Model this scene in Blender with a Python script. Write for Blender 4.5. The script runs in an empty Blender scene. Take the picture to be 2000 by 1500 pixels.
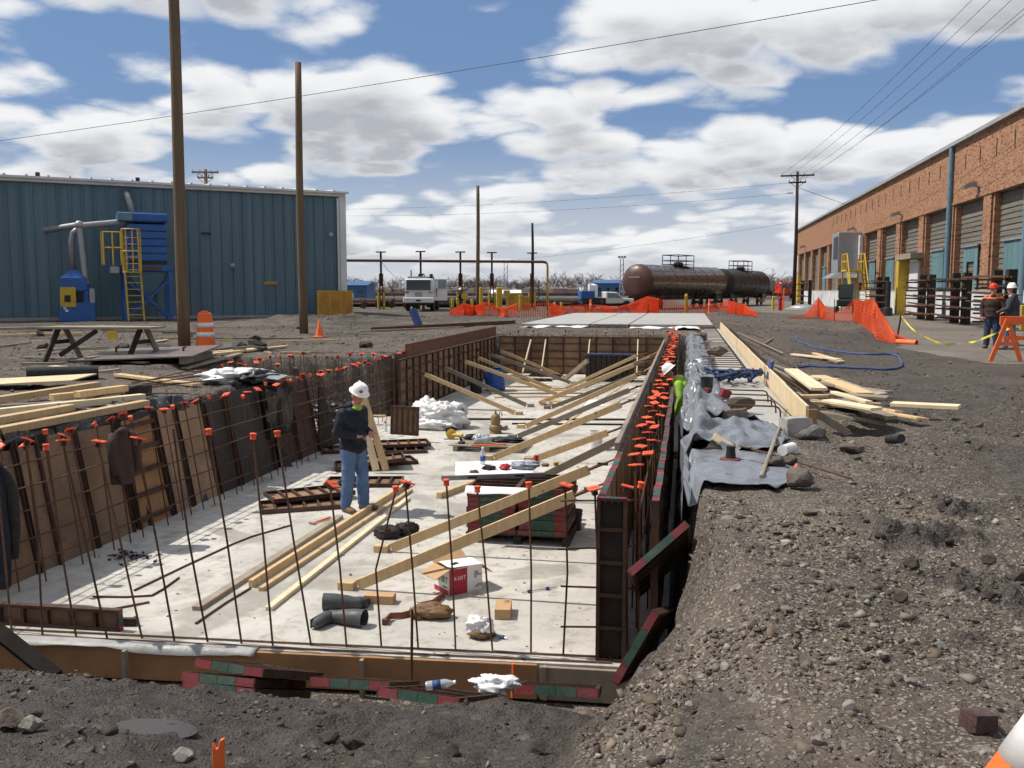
import bpy, bmesh, math, random
import numpy as np
from mathutils import Vector, Matrix, Euler
R = math.radians
random.seed(11)
scene = bpy.context.scene
COL = scene.collection

# ---------------------------------------------------------------- camera, world, sun, exposure
CZ, PITCH, YAW, FPX = 1.65, R(5.8), R(10.7), 1800.0
cam_d = bpy.data.cameras.new('camera'); cam_d.sensor_width = 36; cam_d.lens = 36 * FPX / 2000
cam_d.clip_start = 0.05; cam_d.clip_end = 6000
cam = bpy.data.objects.new('camera', cam_d); COL.objects.link(cam)
cam.location = (0, 0, CZ); cam.rotation_euler = (R(90) - PITCH, 0, YAW)
scene.camera = cam
SUN_EL, SUN_AZ = R(55), R(-88)          # azimuth from +Y towards +X: the sun stands to the left of the pit
sun_d = bpy.data.lights.new('sun', 'SUN'); sun_d.energy = 5.0; sun_d.angle = R(0.53); sun_d.color = (1.0, 0.955, 0.88)
sun = bpy.data.objects.new('sun', sun_d); COL.objects.link(sun)
tosun = Vector((math.sin(SUN_AZ) * math.cos(SUN_EL), math.cos(SUN_AZ) * math.cos(SUN_EL), math.sin(SUN_EL)))
sun.rotation_euler = tosun.to_track_quat('Z', 'Y').to_euler(); sun.location = (-30, 0, 60)
world = bpy.data.worlds.new('World'); scene.world = world; world.use_nodes = True
scene.view_settings.view_transform = 'Standard'; scene.view_settings.look = 'None'
scene.view_settings.exposure = 0.0; scene.view_settings.gamma = 1.0; scene.view_settings.use_curve_mapping = False
scene.cycles.use_denoising = True
scene.cycles.use_adaptive_sampling = True; scene.cycles.adaptive_threshold = 0.03; scene.cycles.adaptive_min_samples = 12
world.cycles.sampling_method = 'MANUAL'; world.cycles.sample_map_resolution = 256
scene.cycles.max_bounces = 4; scene.cycles.diffuse_bounces = 2; scene.cycles.glossy_bounces = 2
scene.cycles.transparent_max_bounces = 8


class NT:
    """small helper for node trees"""
    def __init__(s, nt): s.nt = nt; s.n = nt.nodes; s.l = nt.links
    def new(s, t, **k):
        n = s.n.new(t)
        for a, b in k.items():
            setattr(n, a, b)
        return n
    def put(s, sock, val):
        if isinstance(val, bpy.types.NodeSocket): s.l.new(val, sock)
        else: sock.default_value = val
    def math(s, op, a, b=0.0, c=0.0, clamp=False):
        n = s.new('ShaderNodeMath', operation=op, use_clamp=clamp)
        s.put(n.inputs[0], a); s.put(n.inputs[1], b)
        if op in ('MULTIPLY_ADD', 'SMOOTH_MIN'): s.put(n.inputs[2], c)
        return n.outputs[0]
    def vmath(s, op, a, b=(0, 0, 0)):
        n = s.new('ShaderNodeVectorMath', operation=op); s.put(n.inputs[0], a)
        if op == 'SCALE': s.put(n.inputs['Scale'], b)
        else: s.put(n.inputs[1], b)
        return n.outputs[0]
    def noise(s, vec, scale, detail=4, rough=0.55, dist=0.0, out='Fac'):
        n = s.new('ShaderNodeTexNoise'); s.put(n.inputs['Vector'], vec)
        n.inputs['Scale'].default_value = scale; n.inputs['Detail'].default_value = detail
        n.inputs['Roughness'].default_value = rough; n.inputs['Distortion'].default_value = dist
        return n.outputs[out]
    def voro(s, vec, scale, feature='F1', out='Distance'):
        n = s.new('ShaderNodeTexVoronoi', feature=feature); s.put(n.inputs['Vector'], vec)
        n.inputs['Scale'].default_value = scale
        return n.outputs[out]
    def ramp(s, fac, a, b, lo=0.0, hi=1.0, mode='SMOOTHSTEP'):
        n = s.new('ShaderNodeMapRange', interpolation_type=mode); s.put(n.inputs['Value'], fac)
        n.inputs['From Min'].default_value = a; n.inputs['From Max'].default_value = b
        n.inputs['To Min'].default_value = lo; n.inputs['To Max'].default_value = hi
        return n.outputs[0]
    def mix(s, fac, a, b, mode='MIX'):
        n = s.new('ShaderNodeMix', data_type='RGBA', blend_type=mode)
        s.put(n.inputs['Factor'], fac)
        for i, v in ((6, a), (7, b)):
            if not isinstance(v, bpy.types.NodeSocket) and len(v) == 3: v = (*v, 1)
            s.put(n.inputs[i], v)
        return n.outputs[2]


def make_world():
    w = NT(world.node_tree); w.n.clear()
    out = w.new('ShaderNodeOutputWorld'); bg = w.new('ShaderNodeBackground'); bg.inputs['Strength'].default_value = 0.093
    sky = w.new('ShaderNodeTexSky', sky_type='NISHITA'); sky.sun_disc = False
    sky.sun_elevation = SUN_EL; sky.sun_rotation = SUN_AZ; sky.air_density = 1.0; sky.dust_density = 0.3; sky.ozone_density = 2.2
    tc = w.new('ShaderNodeTexCoord'); sep = w.new('ShaderNodeSeparateXYZ'); w.l.new(tc.outputs['Generated'], sep.inputs[0])
    zz = w.math('ADD', w.math('MAXIMUM', sep.outputs[2], 0.0), 0.19)
    cmb = w.new('ShaderNodeCombineXYZ')
    w.l.new(w.math('DIVIDE', sep.outputs[0], zz), cmb.inputs[0]); w.l.new(w.math('DIVIDE', sep.outputs[1], zz), cmb.inputs[1])
    base = cmb.outputs[0]
    def dens(vec, fine=True):
        p = w.vmath('ADD', vec, CLOUD_OFF)
        big = w.noise(p, 1.75, 1.0, 0.5)
        wp = w.vmath('ADD', p, w.vmath('SCALE', w.noise(p, 3.0, 2, 0.6, out='Color'), 0.34))
        bil = w.voro(wp, 4.6)
        bil2 = w.noise(p, 9.0, 5, 0.62)
        a = w.math('MULTIPLY_ADD', bil, -0.34, big)
        return w.math('MULTIPLY_ADD', bil2, 0.20, a)
    d0 = dens(base); d1 = dens(w.vmath('SCALE', base, 0.955)); d2 = w.noise(w.vmath('ADD', w.vmath('SCALE', base, 0.88), CLOUD_OFF), 1.75, 1.0, 0.5)
    cover = w.ramp(d0, 0.315, 0.485)
    up = w.math('ADD', w.math('MULTIPLY', d1, 0.6), w.math('MULTIPLY', d2, 0.4))
    shade = w.ramp(up, 0.36, 0.63)                       # 1 = much cloud above = grey base
    edge = w.math('ADD', w.ramp(d0, 0.39, 0.53, 0.0, 0.6), w.ramp(w.noise(w.vmath('ADD', base, CLOUD_OFF), 9.0, 4, 0.6), 0.3, 0.7, 0.2, 0.5))
    grey = w.math('MULTIPLY', shade, edge)
    ccol = w.mix(grey, (9.9, 9.95, 10.0), (5.0, 5.2, 5.65))
    lowz = w.ramp(sep.outputs[2], -0.01, 0.19)
    blue = w.mix(0.72, sky.outputs[0], (1.75, 3.05, 5.7))
    hazec = w.mix(lowz, (6.7, 7.0, 7.5), blue)
    cover = w.math('MULTIPLY', cover, w.ramp(sep.outputs[2], -0.002, 0.05, 0.0, 0.98))
    fin = w.mix(cover, hazec, ccol)
    w.l.new(fin, bg.inputs['Color']); w.l.new(bg.outputs[0], out.inputs[0])

CLOUD_OFF = (7.6, 1.2, 0.0)
make_world()

# ---------------------------------------------------------------- from photograph survey to places on the ground
def _ray(px, py):
    u = (px - 1000) / FPX; v = (750 - py) / FPX
    f = math.cos(PITCH) + v * math.sin(PITCH); z = -math.sin(PITCH) + v * math.cos(PITCH)
    return Vector((u * math.cos(YAW) - f * math.sin(YAW), u * math.sin(YAW) + f * math.cos(YAW), z))
def G(px, py, z=0.0):                                    # survey point lying at height z
    r = _ray(px, py); return Vector((0, 0, CZ)) + r * ((z - CZ) / r.z)
def D(px, py, Y):                                        # survey point in the cross plane at distance Y
    r = _ray(px, py); return Vector((0, 0, CZ)) + r * (Y / r.y)
def DX(px, py, X):                                       # survey point in the long plane at X
    r = _ray(px, py); return Vector((0, 0, CZ)) + r * (X / r.x)

# ---------------------------------------------------------------- numpy noise
def _hash(ix, iy, s):
    n = (ix.astype(np.int64) * 374761393 + iy.astype(np.int64) * 668265263 + s * 974711) & 0x7fffffff
    n = ((n ^ (n >> 13)) * 1274126177) & 0x7fffffff
    return ((n ^ (n >> 16)) & 0xffff) / 65535.0
def vnoise(x, y, s=0):
    ix = np.floor(x); iy = np.floor(y); fx = x - ix; fy = y - iy
    fx = fx * fx * (3 - 2 * fx); fy = fy * fy * (3 - 2 * fy)
    a = _hash(ix, iy, s); b = _hash(ix + 1, iy, s); c = _hash(ix, iy + 1, s); d = _hash(ix + 1, iy + 1, s)
    return (a + (b - a) * fx + (c - a) * fy + (a - b - c + d) * fx * fy) * 2 - 1
def fbm(x, y, f, o=4, s=0, g=0.5):
    t = 0; a = 1; k = 0
    for i in range(o):
        t = t + a * vnoise(x * f + 17.3 * i, y * f - 9.1 * i, s + i); k += a; a *= g; f *= 2.03
    return t / k
def _h1(ix, iy, s):
    n = (ix * 374761393 + iy * 668265263 + s * 974711) & 0x7fffffff
    n = ((n ^ (n >> 13)) * 1274126177) & 0x7fffffff
    return ((n ^ (n >> 16)) & 0xffff) / 65535.0
def fb1(x, y, f, o=3, s=0):                              # the same noise for a single point
    t = 0.0; am = 1.0; k = 0.0
    for i in range(o):
        u = x * f + 17.3 * i; v = y * f - 9.1 * i; ix = math.floor(u); iy = math.floor(v); fx = u - ix; fy = v - iy; fx = fx * fx * (3 - 2 * fx); fy = fy * fy * (3 - 2 * fy); q = s + i
        a = _h1(ix, iy, q); b = _h1(ix + 1, iy, q); c = _h1(ix, iy + 1, q); d = _h1(ix + 1, iy + 1, q)
        t += am * ((a + (b - a) * fx + (c - a) * fy + (a - b - c + d) * fx * fy) * 2 - 1); k += am; am *= .5; f *= 2.03
    return t / k
def sst(a, b, t):
    t = np.clip((t - a) / (b - a), 0, 1); return t * t * (3 - 2 * t)

# ---------------------------------------------------------------- mesh building
class MB:
    def __init__(s): s.v = []; s.f = []; s.m = []
    def add(s, vs, fs, m=0):
        o = len(s.v); s.v.extend([tuple(v) for v in vs]); s.f.extend([tuple(i + o for i in f) for f in fs]); s.m.extend([m] * len(fs)); return s
    def box(s, c, d, rot=None, m=0):
        c = Vector(c); h = Vector(d) / 2; vs = []
        for z in (-1, 1):
            for x, y in ((-1, -1), (1, -1), (1, 1), (-1, 1)):
                p = Vector((x * h.x, y * h.y, z * h.z)); vs.append(c + (rot @ p if rot is not None else p))
        return s.add(vs, [(3, 2, 1, 0), (4, 5, 6, 7), (0, 1, 5, 4), (1, 2, 6, 5), (2, 3, 7, 6), (3, 0, 4, 7)], m)
    def beam(s, p, q, w, h, m=0, up=(0, 0, 1)):          # w across, h along up
        p, q = Vector(p), Vector(q); a = (q - p); L = a.length; a.normalize(); u = Vector(up)
        if abs(a.dot(u)) > 0.98: u = Vector((1, 0, 0))
        x = a.cross(u).normalized(); u = x.cross(a).normalized()
        rot = Matrix((x, a, u)).transposed()
        return s.box((p + q) / 2, (w, L, h), rot, m)
    def tube(s, pts, r, n=8, m=0, caps=True):
        pts = [Vector(p) for p in pts]; N = len(pts); rs = r if isinstance(r, (list, tuple)) else [r] * N
        ref = None; rings = []
        for i, p in enumerate(pts):
            t = (pts[min(i + 1, N - 1)] - pts[max(i - 1, 0)]).normalized()
            if ref is None: ref = t.orthogonal().normalized()
            x = (ref - t * ref.dot(t))
            x = x.normalized() if x.length > 1e-5 else t.orthogonal().normalized(); ref = x; y = t.cross(x)
            rings.append([p + (x * math.cos(k * math.tau / n) + y * math.sin(k * math.tau / n)) * rs[i] for k in range(n)])
        vs = [v for g in rings for v in g]; fs = []
        for i in range(N - 1):
            for k in range(n):
                k2 = (k + 1) % n; fs.append((i * n + k, i * n + k2, (i + 1) * n + k2, (i + 1) * n + k))
        if caps: fs.append(tuple(range(n - 1, -1, -1))); fs.append(tuple((N - 1) * n + k for k in range(n)))
        return s.add(vs, fs, m)
    def lathe(s, prof, n=20, c=(0, 0, 0), rot=None, m=0):
        vs = []; fs = []; c = Vector(c); k = len(prof)
        for r, z in prof:
            for i in range(n):
                a = i * math.tau / n; p = Vector((r * math.cos(a), r * math.sin(a), z)); vs.append(c + (rot @ p if rot is not None else p))
        for j in range(k - 1):
            for i in range(n):
                i2 = (i + 1) % n; fs.append((j * n + i, j * n + i2, (j + 1) * n + i2, (j + 1) * n + i))
        if prof[0][0] > 1e-4: fs.append(tuple(range(n - 1, -1, -1)))
        if prof[-1][0] > 1e-4: fs.append(tuple((k - 1) * n + i for i in range(n)))
        return s.add(vs, fs, m)
    def ell(s, c, r, rot=None, n=14, k=9, m=0):
        return s.lathe_ell(c, r, rot, n, k, m)
    def lathe_ell(s, c, r, rot, n, k, m):
        c = Vector(c); vs = []; fs = []
        for j in range(k + 1):
            th = math.pi * j / k - math.pi / 2
            for i in range(n):
                a = i * math.tau / n
                p = Vector((r[0] * math.cos(th) * math.cos(a), r[1] * math.cos(th) * math.sin(a), r[2] * math.sin(th))); vs.append(c + (rot @ p if rot is not None else p))
        for j in range(k):
            for i in range(n):
                i2 = (i + 1) % n; fs.append((j * n + i, j * n + i2, (j + 1) * n + i2, (j + 1) * n + i))
        return s.add(vs, fs, m)
    def prism(s, poly, a, b, axis='z', m=0):             # polygon extruded from a to b along an axis
        def P(u, v, w): return {'z': (u, v, w), 'y': (u, w, v), 'x': (w, u, v)}[axis]
        n = len(poly); vs = [P(u, v, a) for u, v in poly] + [P(u, v, b) for u, v in poly]
        fs = [tuple(range(n - 1, -1, -1)), tuple(range(n, 2 * n))] + [(i, (i + 1) % n, n + (i + 1) % n, n + i) for i in range(n)]
        return s.add(vs, fs, m)
    def sheet(s, fn, nu, nv, m=0, thick=0.0):            # fn(u, v) -> point; closed slab when thick
        vs = [Vector(fn(i / nu, j / nv)) for j in range(nv + 1) for i in range(nu + 1)]; W = nu + 1
        fs = [(j * W + i, j * W + i + 1, (j + 1) * W + i + 1, (j + 1) * W + i) for j in range(nv) for i in range(nu)]
        if not thick: return s.add(vs, fs, m)
        off = Vector((0, 0, -thick)); N = len(vs); vs2 = [v + off for v in vs]
        fs2 = [tuple(k + N for k in reversed(f)) for f in fs]
        rim = [i for i in range(nu)] ; side = []
        for i in range(nu): side += [(i + 1, i, i + N, i + 1 + N), (nv * W + i, nv * W + i + 1, nv * W + i + 1 + N, nv * W + i + N)]
        for j in range(nv): side += [(j * W, (j + 1) * W, (j + 1) * W + N, j * W + N), ((j + 1) * W + nu, j * W + nu, j * W + nu + N, (j + 1) * W + nu + N)]
        return s.add(vs + vs2, fs + fs2 + side, m)
    def nsheet(s, fn, nu, nv, thick):                    # as sheet, fn takes and returns arrays
        u, v = np.meshgrid(np.linspace(0, 1, nu + 1), np.linspace(0, 1, nv + 1)); x, y, z = fn(u.ravel(), v.ravel()); P = list(zip(x.tolist(), y.tolist(), z.tolist())); W = nu + 1
        return s.sheet(lambda a, b: P[round(b * nv) * W + round(a * nu)], nu, nv, thick=thick)
    def mesh(s, name, mats, smooth=False, bevel=0.0, off=(0, 0, 0), fix=True):
        me = bpy.data.meshes.new(name); o = Vector(off)
        me.from_pydata([Vector(v) - o for v in s.v] if o.length else s.v, [], s.f)
        mats = mats if isinstance(mats, (list, tuple)) else [mats]
        for mt in mats: me.materials.append(MAT[mt])
        if len(mats) > 1: me.polygons.foreach_set('material_index', s.m)
        if bevel or fix:
            bm = bmesh.new(); bm.from_mesh(me)
            if fix: bmesh.ops.recalc_face_normals(bm, faces=bm.faces)
            if bevel: bmesh.ops.bevel(bm, geom=[e for e in bm.edges if e.is_manifold and e.calc_face_angle(0) > 0.6], offset=bevel, segments=1, affect='EDGES', clamp_overlap=True)
            bm.to_mesh(me); bm.free()
        if smooth: me.shade_smooth() if smooth is True else smooth_angle(me, smooth)
        return me
    def build(s, name, mats, parent=None, smooth=False, bevel=0.0, loc=None, rot=None, fix=True):
        ob = bpy.data.objects.new(name, s.mesh(name, mats, smooth, bevel, fix=fix)); COL.objects.link(ob)
        if parent is not None: ob.parent = parent
        if loc is not None: ob.location = loc
        if rot is not None: ob.rotation_euler = rot
        return ob
    def single(s, name, mats, label, cat, group=None, smooth=False, bevel=0.0, kind=None, fix=True):
        """one-mesh thing, origin at the middle of its base"""
        a = np.array([tuple(v) for v in s.v]); lo = a.min(0); hi = a.max(0); o = Vector(((lo[0] + hi[0]) / 2, (lo[1] + hi[1]) / 2, lo[2]))
        ob = bpy.data.objects.new(name, s.mesh(name, mats, smooth, bevel, off=o, fix=fix)); COL.objects.link(ob); ob.location = o
        return tag(ob, label, cat, group, kind)

def smooth_angle(me, ang):
    me.shade_smooth()
    bm = bmesh.new(); bm.from_mesh(me)
    for e in bm.edges: e.smooth = not (e.is_manifold and e.calc_face_angle(0) > ang)
    bm.to_mesh(me); bm.free()
def tag(o, label=None, cat=None, group=None, kind=None):
    if label: o['label'] = label
    if cat: o['category'] = cat
    if group: o['group'] = group
    if kind: o['kind'] = kind
    return o
def thing(name, label, cat, loc=(0, 0, 0), rz=0.0, group=None, rot=None):
    o = bpy.data.objects.new(name, None); COL.objects.link(o); o.empty_display_size = 0.2
    o.location = loc; o.rotation_euler = rot if rot is not None else (0, 0, rz)
    return tag(o, label, cat, group)
def copy_tree(o, loc=None, rot=None, label=None, group=None, parent=None):
    c = o.copy(); COL.objects.link(c); c.parent = parent
    if loc is not None: c.location = loc
    if rot is not None: c.rotation_euler = rot
    if label: c['label'] = label
    if group: c['group'] = group
    for ch in o.children:
        d = copy_tree(ch, parent=c)
    return c
def dupc(ob, parent, loc=None, rot=None):                # another piece sharing mesh data under the same thing
    c = ob.copy(); COL.objects.link(c); c.parent = parent
    if loc is not None: c.location = loc
    if rot is not None: c.rotation_euler = rot
    return c
def rotm(x=0, y=0, z=0): return Euler((R(x), R(y), R(z))).to_matrix()

# ---------------------------------------------------------------- materials
MAT = {}
def pm(name, c, c2=None, scale=6.0, rough=0.7, metal=0.0, bump=0.0, bscale=30.0, stretch=(1, 1, 1), jit=0.0, spec=0.3, dirt=0.0, dirtc=(0.09, 0.07, 0.055), trans=0.0, alpha=1.0, coords='Object', amt=0.7):
    m = bpy.data.materials.new(name); m.use_nodes = True; t = NT(m.node_tree); b = t.n['Principled BSDF']; MAT[name] = m
    tc = t.new('ShaderNodeTexCoord'); oi = t.new('ShaderNodeObjectInfo'); v = tc.outputs[coords]
    off = t.vmath('SCALE', (37.0, 71.0, 13.0), oi.outputs['Random']) if coords == 'Object' else (0, 0, 0)
    v = t.vmath('ADD', v, off); v = t.vmath('MULTIPLY', v, stretch)
    col = (*c, 1)
    if c2 is not None: col = t.mix(t.math('MULTIPLY', t.ramp(t.noise(v, scale, 6, 0.65), 0.32, 0.68), amt), c, c2)
    if dirt:
        f = t.math('MULTIPLY', t.ramp(t.noise(v, scale * 0.37, 7, 0.7, 0.4), 0.45, 0.72), dirt); col = t.mix(f, col, dirtc)
    if jit:
        hsv = t.new('ShaderNodeHueSaturation'); t.put(hsv.inputs['Color'], col)
        t.put(hsv.inputs['Value'], t.ramp(oi.outputs['Random'], 0, 1, 1 - jit, 1 + jit, 'LINEAR')); col = hsv.outputs[0]
    t.put(b.inputs['Base Color'], col)
    if c2 is not None: t.put(b.inputs['Roughness'], t.ramp(t.noise(v, scale * 1.7, 3), 0.3, 0.7, max(rough - 0.12, 0.02), min(rough + 0.12, 1)))
    else: b.inputs['Roughness'].default_value = rough
    b.inputs['Metallic'].default_value = metal; b.inputs['Specular IOR Level'].default_value = spec
    if trans: b.inputs['Transmission Weight'].default_value = trans
    if alpha < 1: b.inputs['Alpha'].default_value = alpha
    if bump:
        bp = t.new('ShaderNodeBump'); bp.inputs['Strength'].default_value = min(bump, 1.0); bp.inputs['Distance'].default_value = 0.02
        t.put(bp.inputs['Height'], t.noise(v, bscale, 5, 0.6)); t.l.new(bp.outputs[0], b.inputs['Normal'])
    return m
pm('lumber', (0.62, 0.45, 0.25), (0.50, 0.33, 0.16), 3.0, 0.75, bump=0.25, bscale=14, stretch=(8, 8, 1), jit=0.14, dirt=0.35, dirtc=(0.28, 0.2, 0.12))
pm('lumber_old', (0.30, 0.25, 0.19), (0.20, 0.16, 0.12), 3.0, 0.85, bump=0.3, bscale=14, jit=0.2, dirt=0.5, dirtc=(0.12, 0.1, 0.08))
pm('lumber_pale', (0.74, 0.62, 0.42), (0.66, 0.5, 0.3), 3.0, 0.7, bump=0.15, jit=0.06)
pm('plywood', (0.28, 0.165, 0.09), (0.17, 0.10, 0.06), 4.0, 0.8, bump=0.2, bscale=18, jit=0.28, dirt=0.6, dirtc=(0.10, 0.07, 0.055))
pm('plywood_grey', (0.33, 0.21, 0.13), (0.22, 0.14, 0.09), 2.5, 0.85, bump=0.2, bscale=20, jit=0.38, dirt=0.75, dirtc=(0.09, 0.075, 0.065))
pm('ply_new', (0.66, 0.52, 0.33), (0.55, 0.41, 0.24), 2.0, 0.75, bump=0.12, dirt=0.25, dirtc=(0.35, 0.27, 0.18))
pm('edge_form', (0.38, 0.20, 0.09), (0.27, 0.14, 0.065), 2.0, 0.8, bump=0.2, dirt=0.55, dirtc=(0.16, 0.10, 0.06))
pm('form_steel', (0.055, 0.032, 0.025), (0.10, 0.05, 0.032), 9.0, 0.7, metal=0.2, bump=0.25, jit=0.25, dirt=0.4, dirtc=(0.13, 0.10, 0.085))
pm('form_red', (0.19, 0.022, 0.026), (0.12, 0.02, 0.02), 10.0, 0.55, bump=0.2, jit=0.2, dirt=0.45, dirtc=(0.15, 0.10, 0.09), spec=0.4)
pm('form_green', (0.025, 0.068, 0.045), (0.02, 0.042, 0.032), 10.0, 0.55, bump=0.2, jit=0.2, dirt=0.45, dirtc=(0.14, 0.12, 0.10), spec=0.4)
pm('rebar', (0.085, 0.045, 0.028), (0.15, 0.075, 0.04), 14.0, 0.8, metal=0.25, jit=0.3)
pm('cap_orange', (0.82, 0.10, 0.03), (0.70, 0.10, 0.04), 12.0, 0.6, jit=0.15, dirt=0.35, dirtc=(0.42, 0.16, 0.10))
pm('cap_stem', (0.02, 0.02, 0.022), None, rough=0.6)
pm('safety_orange', (0.90, 0.16, 0.03), (0.78, 0.15, 0.04), 4.0, 0.55, dirt=0.3, dirtc=(0.45, 0.16, 0.07))
pm('net_orange', (0.92, 0.13, 0.035), (0.80, 0.12, 0.04), 2.0, 0.7, dirt=0.2, dirtc=(0.5, 0.16, 0.08))
pm('reflect_white', (0.78, 0.78, 0.76), (0.62, 0.61, 0.58), 6.0, 0.5, dirt=0.3, dirtc=(0.35, 0.3, 0.27))
pm('black_plastic', (0.018, 0.018, 0.02), (0.032, 0.03, 0.03), 6.0, 0.5, bump=0.1, dirt=0.3, dirtc=(0.08, 0.07, 0.06))
pm('rubber', (0.055, 0.058, 0.062), (0.085, 0.085, 0.085), 8.0, 0.6, bump=0.15, dirt=0.4, dirtc=(0.16, 0.15, 0.135))
pm('white_plastic', (0.78, 0.78, 0.75), (0.70, 0.69, 0.66), 4.0, 0.4, dirt=0.2, dirtc=(0.45, 0.41, 0.36))
pm('bag_white', (0.80, 0.80, 0.79), (0.62, 0.61, 0.59), 3.0, 0.5, bump=0.5, bscale=6, dirt=0.45, dirtc=(0.5, 0.46, 0.42))
pm('bag_grey', (0.30, 0.31, 0.32), (0.2, 0.2, 0.21), 5.0, 0.6, bump=0.3)
pm('poly_grey', (0.15, 0.16, 0.178), (0.20, 0.21, 0.23), 1.8, 0.3, bump=0.5, bscale=9, dirt=0.55, dirtc=(0.13, 0.115, 0.10), spec=0.5)
pm('poly_black', (0.014, 0.014, 0.016), (0.026, 0.026, 0.03), 3.0, 0.4, bump=0.3, bscale=9, dirt=0.25, dirtc=(0.06, 0.05, 0.045), spec=0.5)
pm('blue_plastic', (0.02, 0.085, 0.32), (0.018, 0.06, 0.22), 5.0, 0.45, dirt=0.2)
pm('plank_black', (0.014, 0.012, 0.011), (0.022, 0.019, 0.017), 3.0, 0.95, spec=0.05)
pm('tarp_blue', (0.009, 0.02, 0.062), (0.016, 0.034, 0.10), 7.0, 0.55, bump=0.3, dirt=0.3, dirtc=(0.10, 0.10, 0.12))
pm('hose_blue', (0.03, 0.06, 0.165), (0.045, 0.085, 0.21), 4.0, 0.5, dirt=0.35, dirtc=(0.12, 0.13, 0.2))
pm('cardboard', (0.48, 0.30, 0.16), (0.42, 0.26, 0.14), 5.0, 0.85, bump=0.08)
pm('carton_white', (0.80, 0.79, 0.77), (0.74, 0.72, 0.70), 4.0, 0.6)
pm('carton_red', (0.42, 0.03, 0.05), (0.36, 0.03, 0.045), 5.0, 0.55)
pm('ink_black', (0.02, 0.02, 0.02), None, rough=0.6)
pm('ink_grey', (0.35, 0.35, 0.36), None, rough=0.7)
pm('leather', (0.20, 0.115, 0.055), (0.13, 0.075, 0.04), 9.0, 0.75, bump=0.3)
pm('leather_red', (0.24, 0.075, 0.035), (0.17, 0.055, 0.03), 9.0, 0.65, bump=0.2)
pm('cloth_dark', (0.025, 0.022, 0.022), (0.05, 0.04, 0.035), 9.0, 0.9, bump=0.4)
pm('cloth_grey', (0.30, 0.32, 0.36), (0.4, 0.42, 0.46), 6.0, 0.9, bump=0.3)
pm('paper', (0.82, 0.82, 0.81), (0.78, 0.78, 0.77), 2.0, 0.7)
pm('tool_yellow', (0.62, 0.36, 0.03), (0.5, 0.28, 0.03), 8.0, 0.5, dirt=0.35)
pm('tool_red', (0.40, 0.02, 0.025), None, rough=0.4)
pm('steel_grey', (0.33, 0.34, 0.35), (0.25, 0.25, 0.26), 8.0, 0.42, metal=0.7, jit=0.1)
pm('galv', (0.36, 0.37, 0.38), (0.27, 0.27, 0.28), 7.0, 0.5, metal=0.55, dirt=0.35, dirtc=(0.2, 0.17, 0.15))
pm('rust_steel', (0.16, 0.075, 0.04), (0.09, 0.05, 0.035), 7.0, 0.8, metal=0.3, bump=0.2, dirt=0.4)
pm('plate_steel', (0.20, 0.165, 0.15), (0.15, 0.12, 0.11), 1.5, 0.5, metal=0.4, dirt=0.35, dirtc=(0.22, 0.12, 0.07))
pm('bronze', (0.28, 0.19, 0.09), (0.20, 0.14, 0.08), 9.0, 0.6, metal=0.4, bump=0.2)
pm('pole_wood', (0.17, 0.118, 0.07), (0.105, 0.072, 0.043), 2.0, 0.85, bump=0.5, bscale=9, stretch=(6, 6, 0.25), dirt=0.45, dirtc=(0.09, 0.06, 0.04))
pm('pole_dark', (0.055, 0.03, 0.022), (0.04, 0.025, 0.02), 2.0, 0.9, bump=0.3, stretch=(6, 6, .3))
pm('wire', (0.03, 0.03, 0.032), None, rough=0.6)
pm('blue_siding', (0.118, 0.18, 0.21), (0.10, 0.16, 0.188), 0.7, 0.55, metal=0.1, jit=0.09, dirt=0.5, dirtc=(0.05, 0.085, 0.10), stretch=(1.6, 1.6, .12))
pm('blue_rib', (0.05, 0.09, 0.11), (0.045, 0.08, 0.10), 0.9, 0.55)
pm('trim_white', (0.66, 0.66, 0.62), (0.55, 0.55, 0.52), 1.2, 0.6, dirt=0.3, dirtc=(0.33, 0.30, 0.27))
pm('machine_blue', (0.018, 0.10, 0.33), (0.016, 0.075, 0.25), 3.0, 0.45, dirt=0.25, dirtc=(0.05, 0.08, 0.13), spec=0.45)
pm('paint_yellow', (0.58, 0.39, 0.04), (0.46, 0.31, 0.04), 5.0, 0.55, dirt=0.4, dirtc=(0.26, 0.16, 0.06), jit=0.08)
pm('barrier_ochre', (0.52, 0.25, 0.04), (0.42, 0.2, 0.04), 4.0, 0.7, dirt=0.4)
pm('tank_rust', (0.115, 0.048, 0.033), (0.07, 0.034, 0.028), 1.6, 0.45, metal=0.15, bump=0.1, bscale=4, dirt=0.5, dirtc=(0.05, 0.035, 0.03), spec=0.5)
pm('tank_side', (0.15, 0.105, 0.085), (0.09, 0.065, 0.055), 1.2, 0.2, metal=0.55, dirt=0.6, dirtc=(0.17, 0.105, 0.065), stretch=(1, 1, 1), spec=0.6)
pm('tank_black', (0.022, 0.02, 0.02), (0.04, 0.034, 0.03), 1.5, 0.5, dirt=0.3, dirtc=(0.09, 0.065, 0.045))
pm('truck_white', (0.76, 0.76, 0.75), (0.70, 0.70, 0.69), 2.0, 0.35, dirt=0.25, dirtc=(0.42, 0.40, 0.37), spec=0.5)
pm('glass_dark', (0.02, 0.03, 0.03), None, rough=0.08, spec=0.6)
pm('glass_green', (0.16, 0.25, 0.24), None, rough=0.08, spec=0.6)
pm('lens_red', (0.5, 0.03, 0.02), None, rough=0.3)
pm('lens_amber', (0.7, 0.25, 0.03), None, rough=0.3)
pm('lens_clear', (0.75, 0.75, 0.72), None, rough=0.15)
pm('tyre', (0.025, 0.024, 0.023), (0.05, 0.045, 0.04), 6.0, 0.85)
pm('plinth_white', (0.66, 0.66, 0.66), (0.55, 0.54, 0.53), 1.0, 0.75, bump=0.2, dirt=0.5, dirtc=(0.25, 0.22, 0.19))
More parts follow.
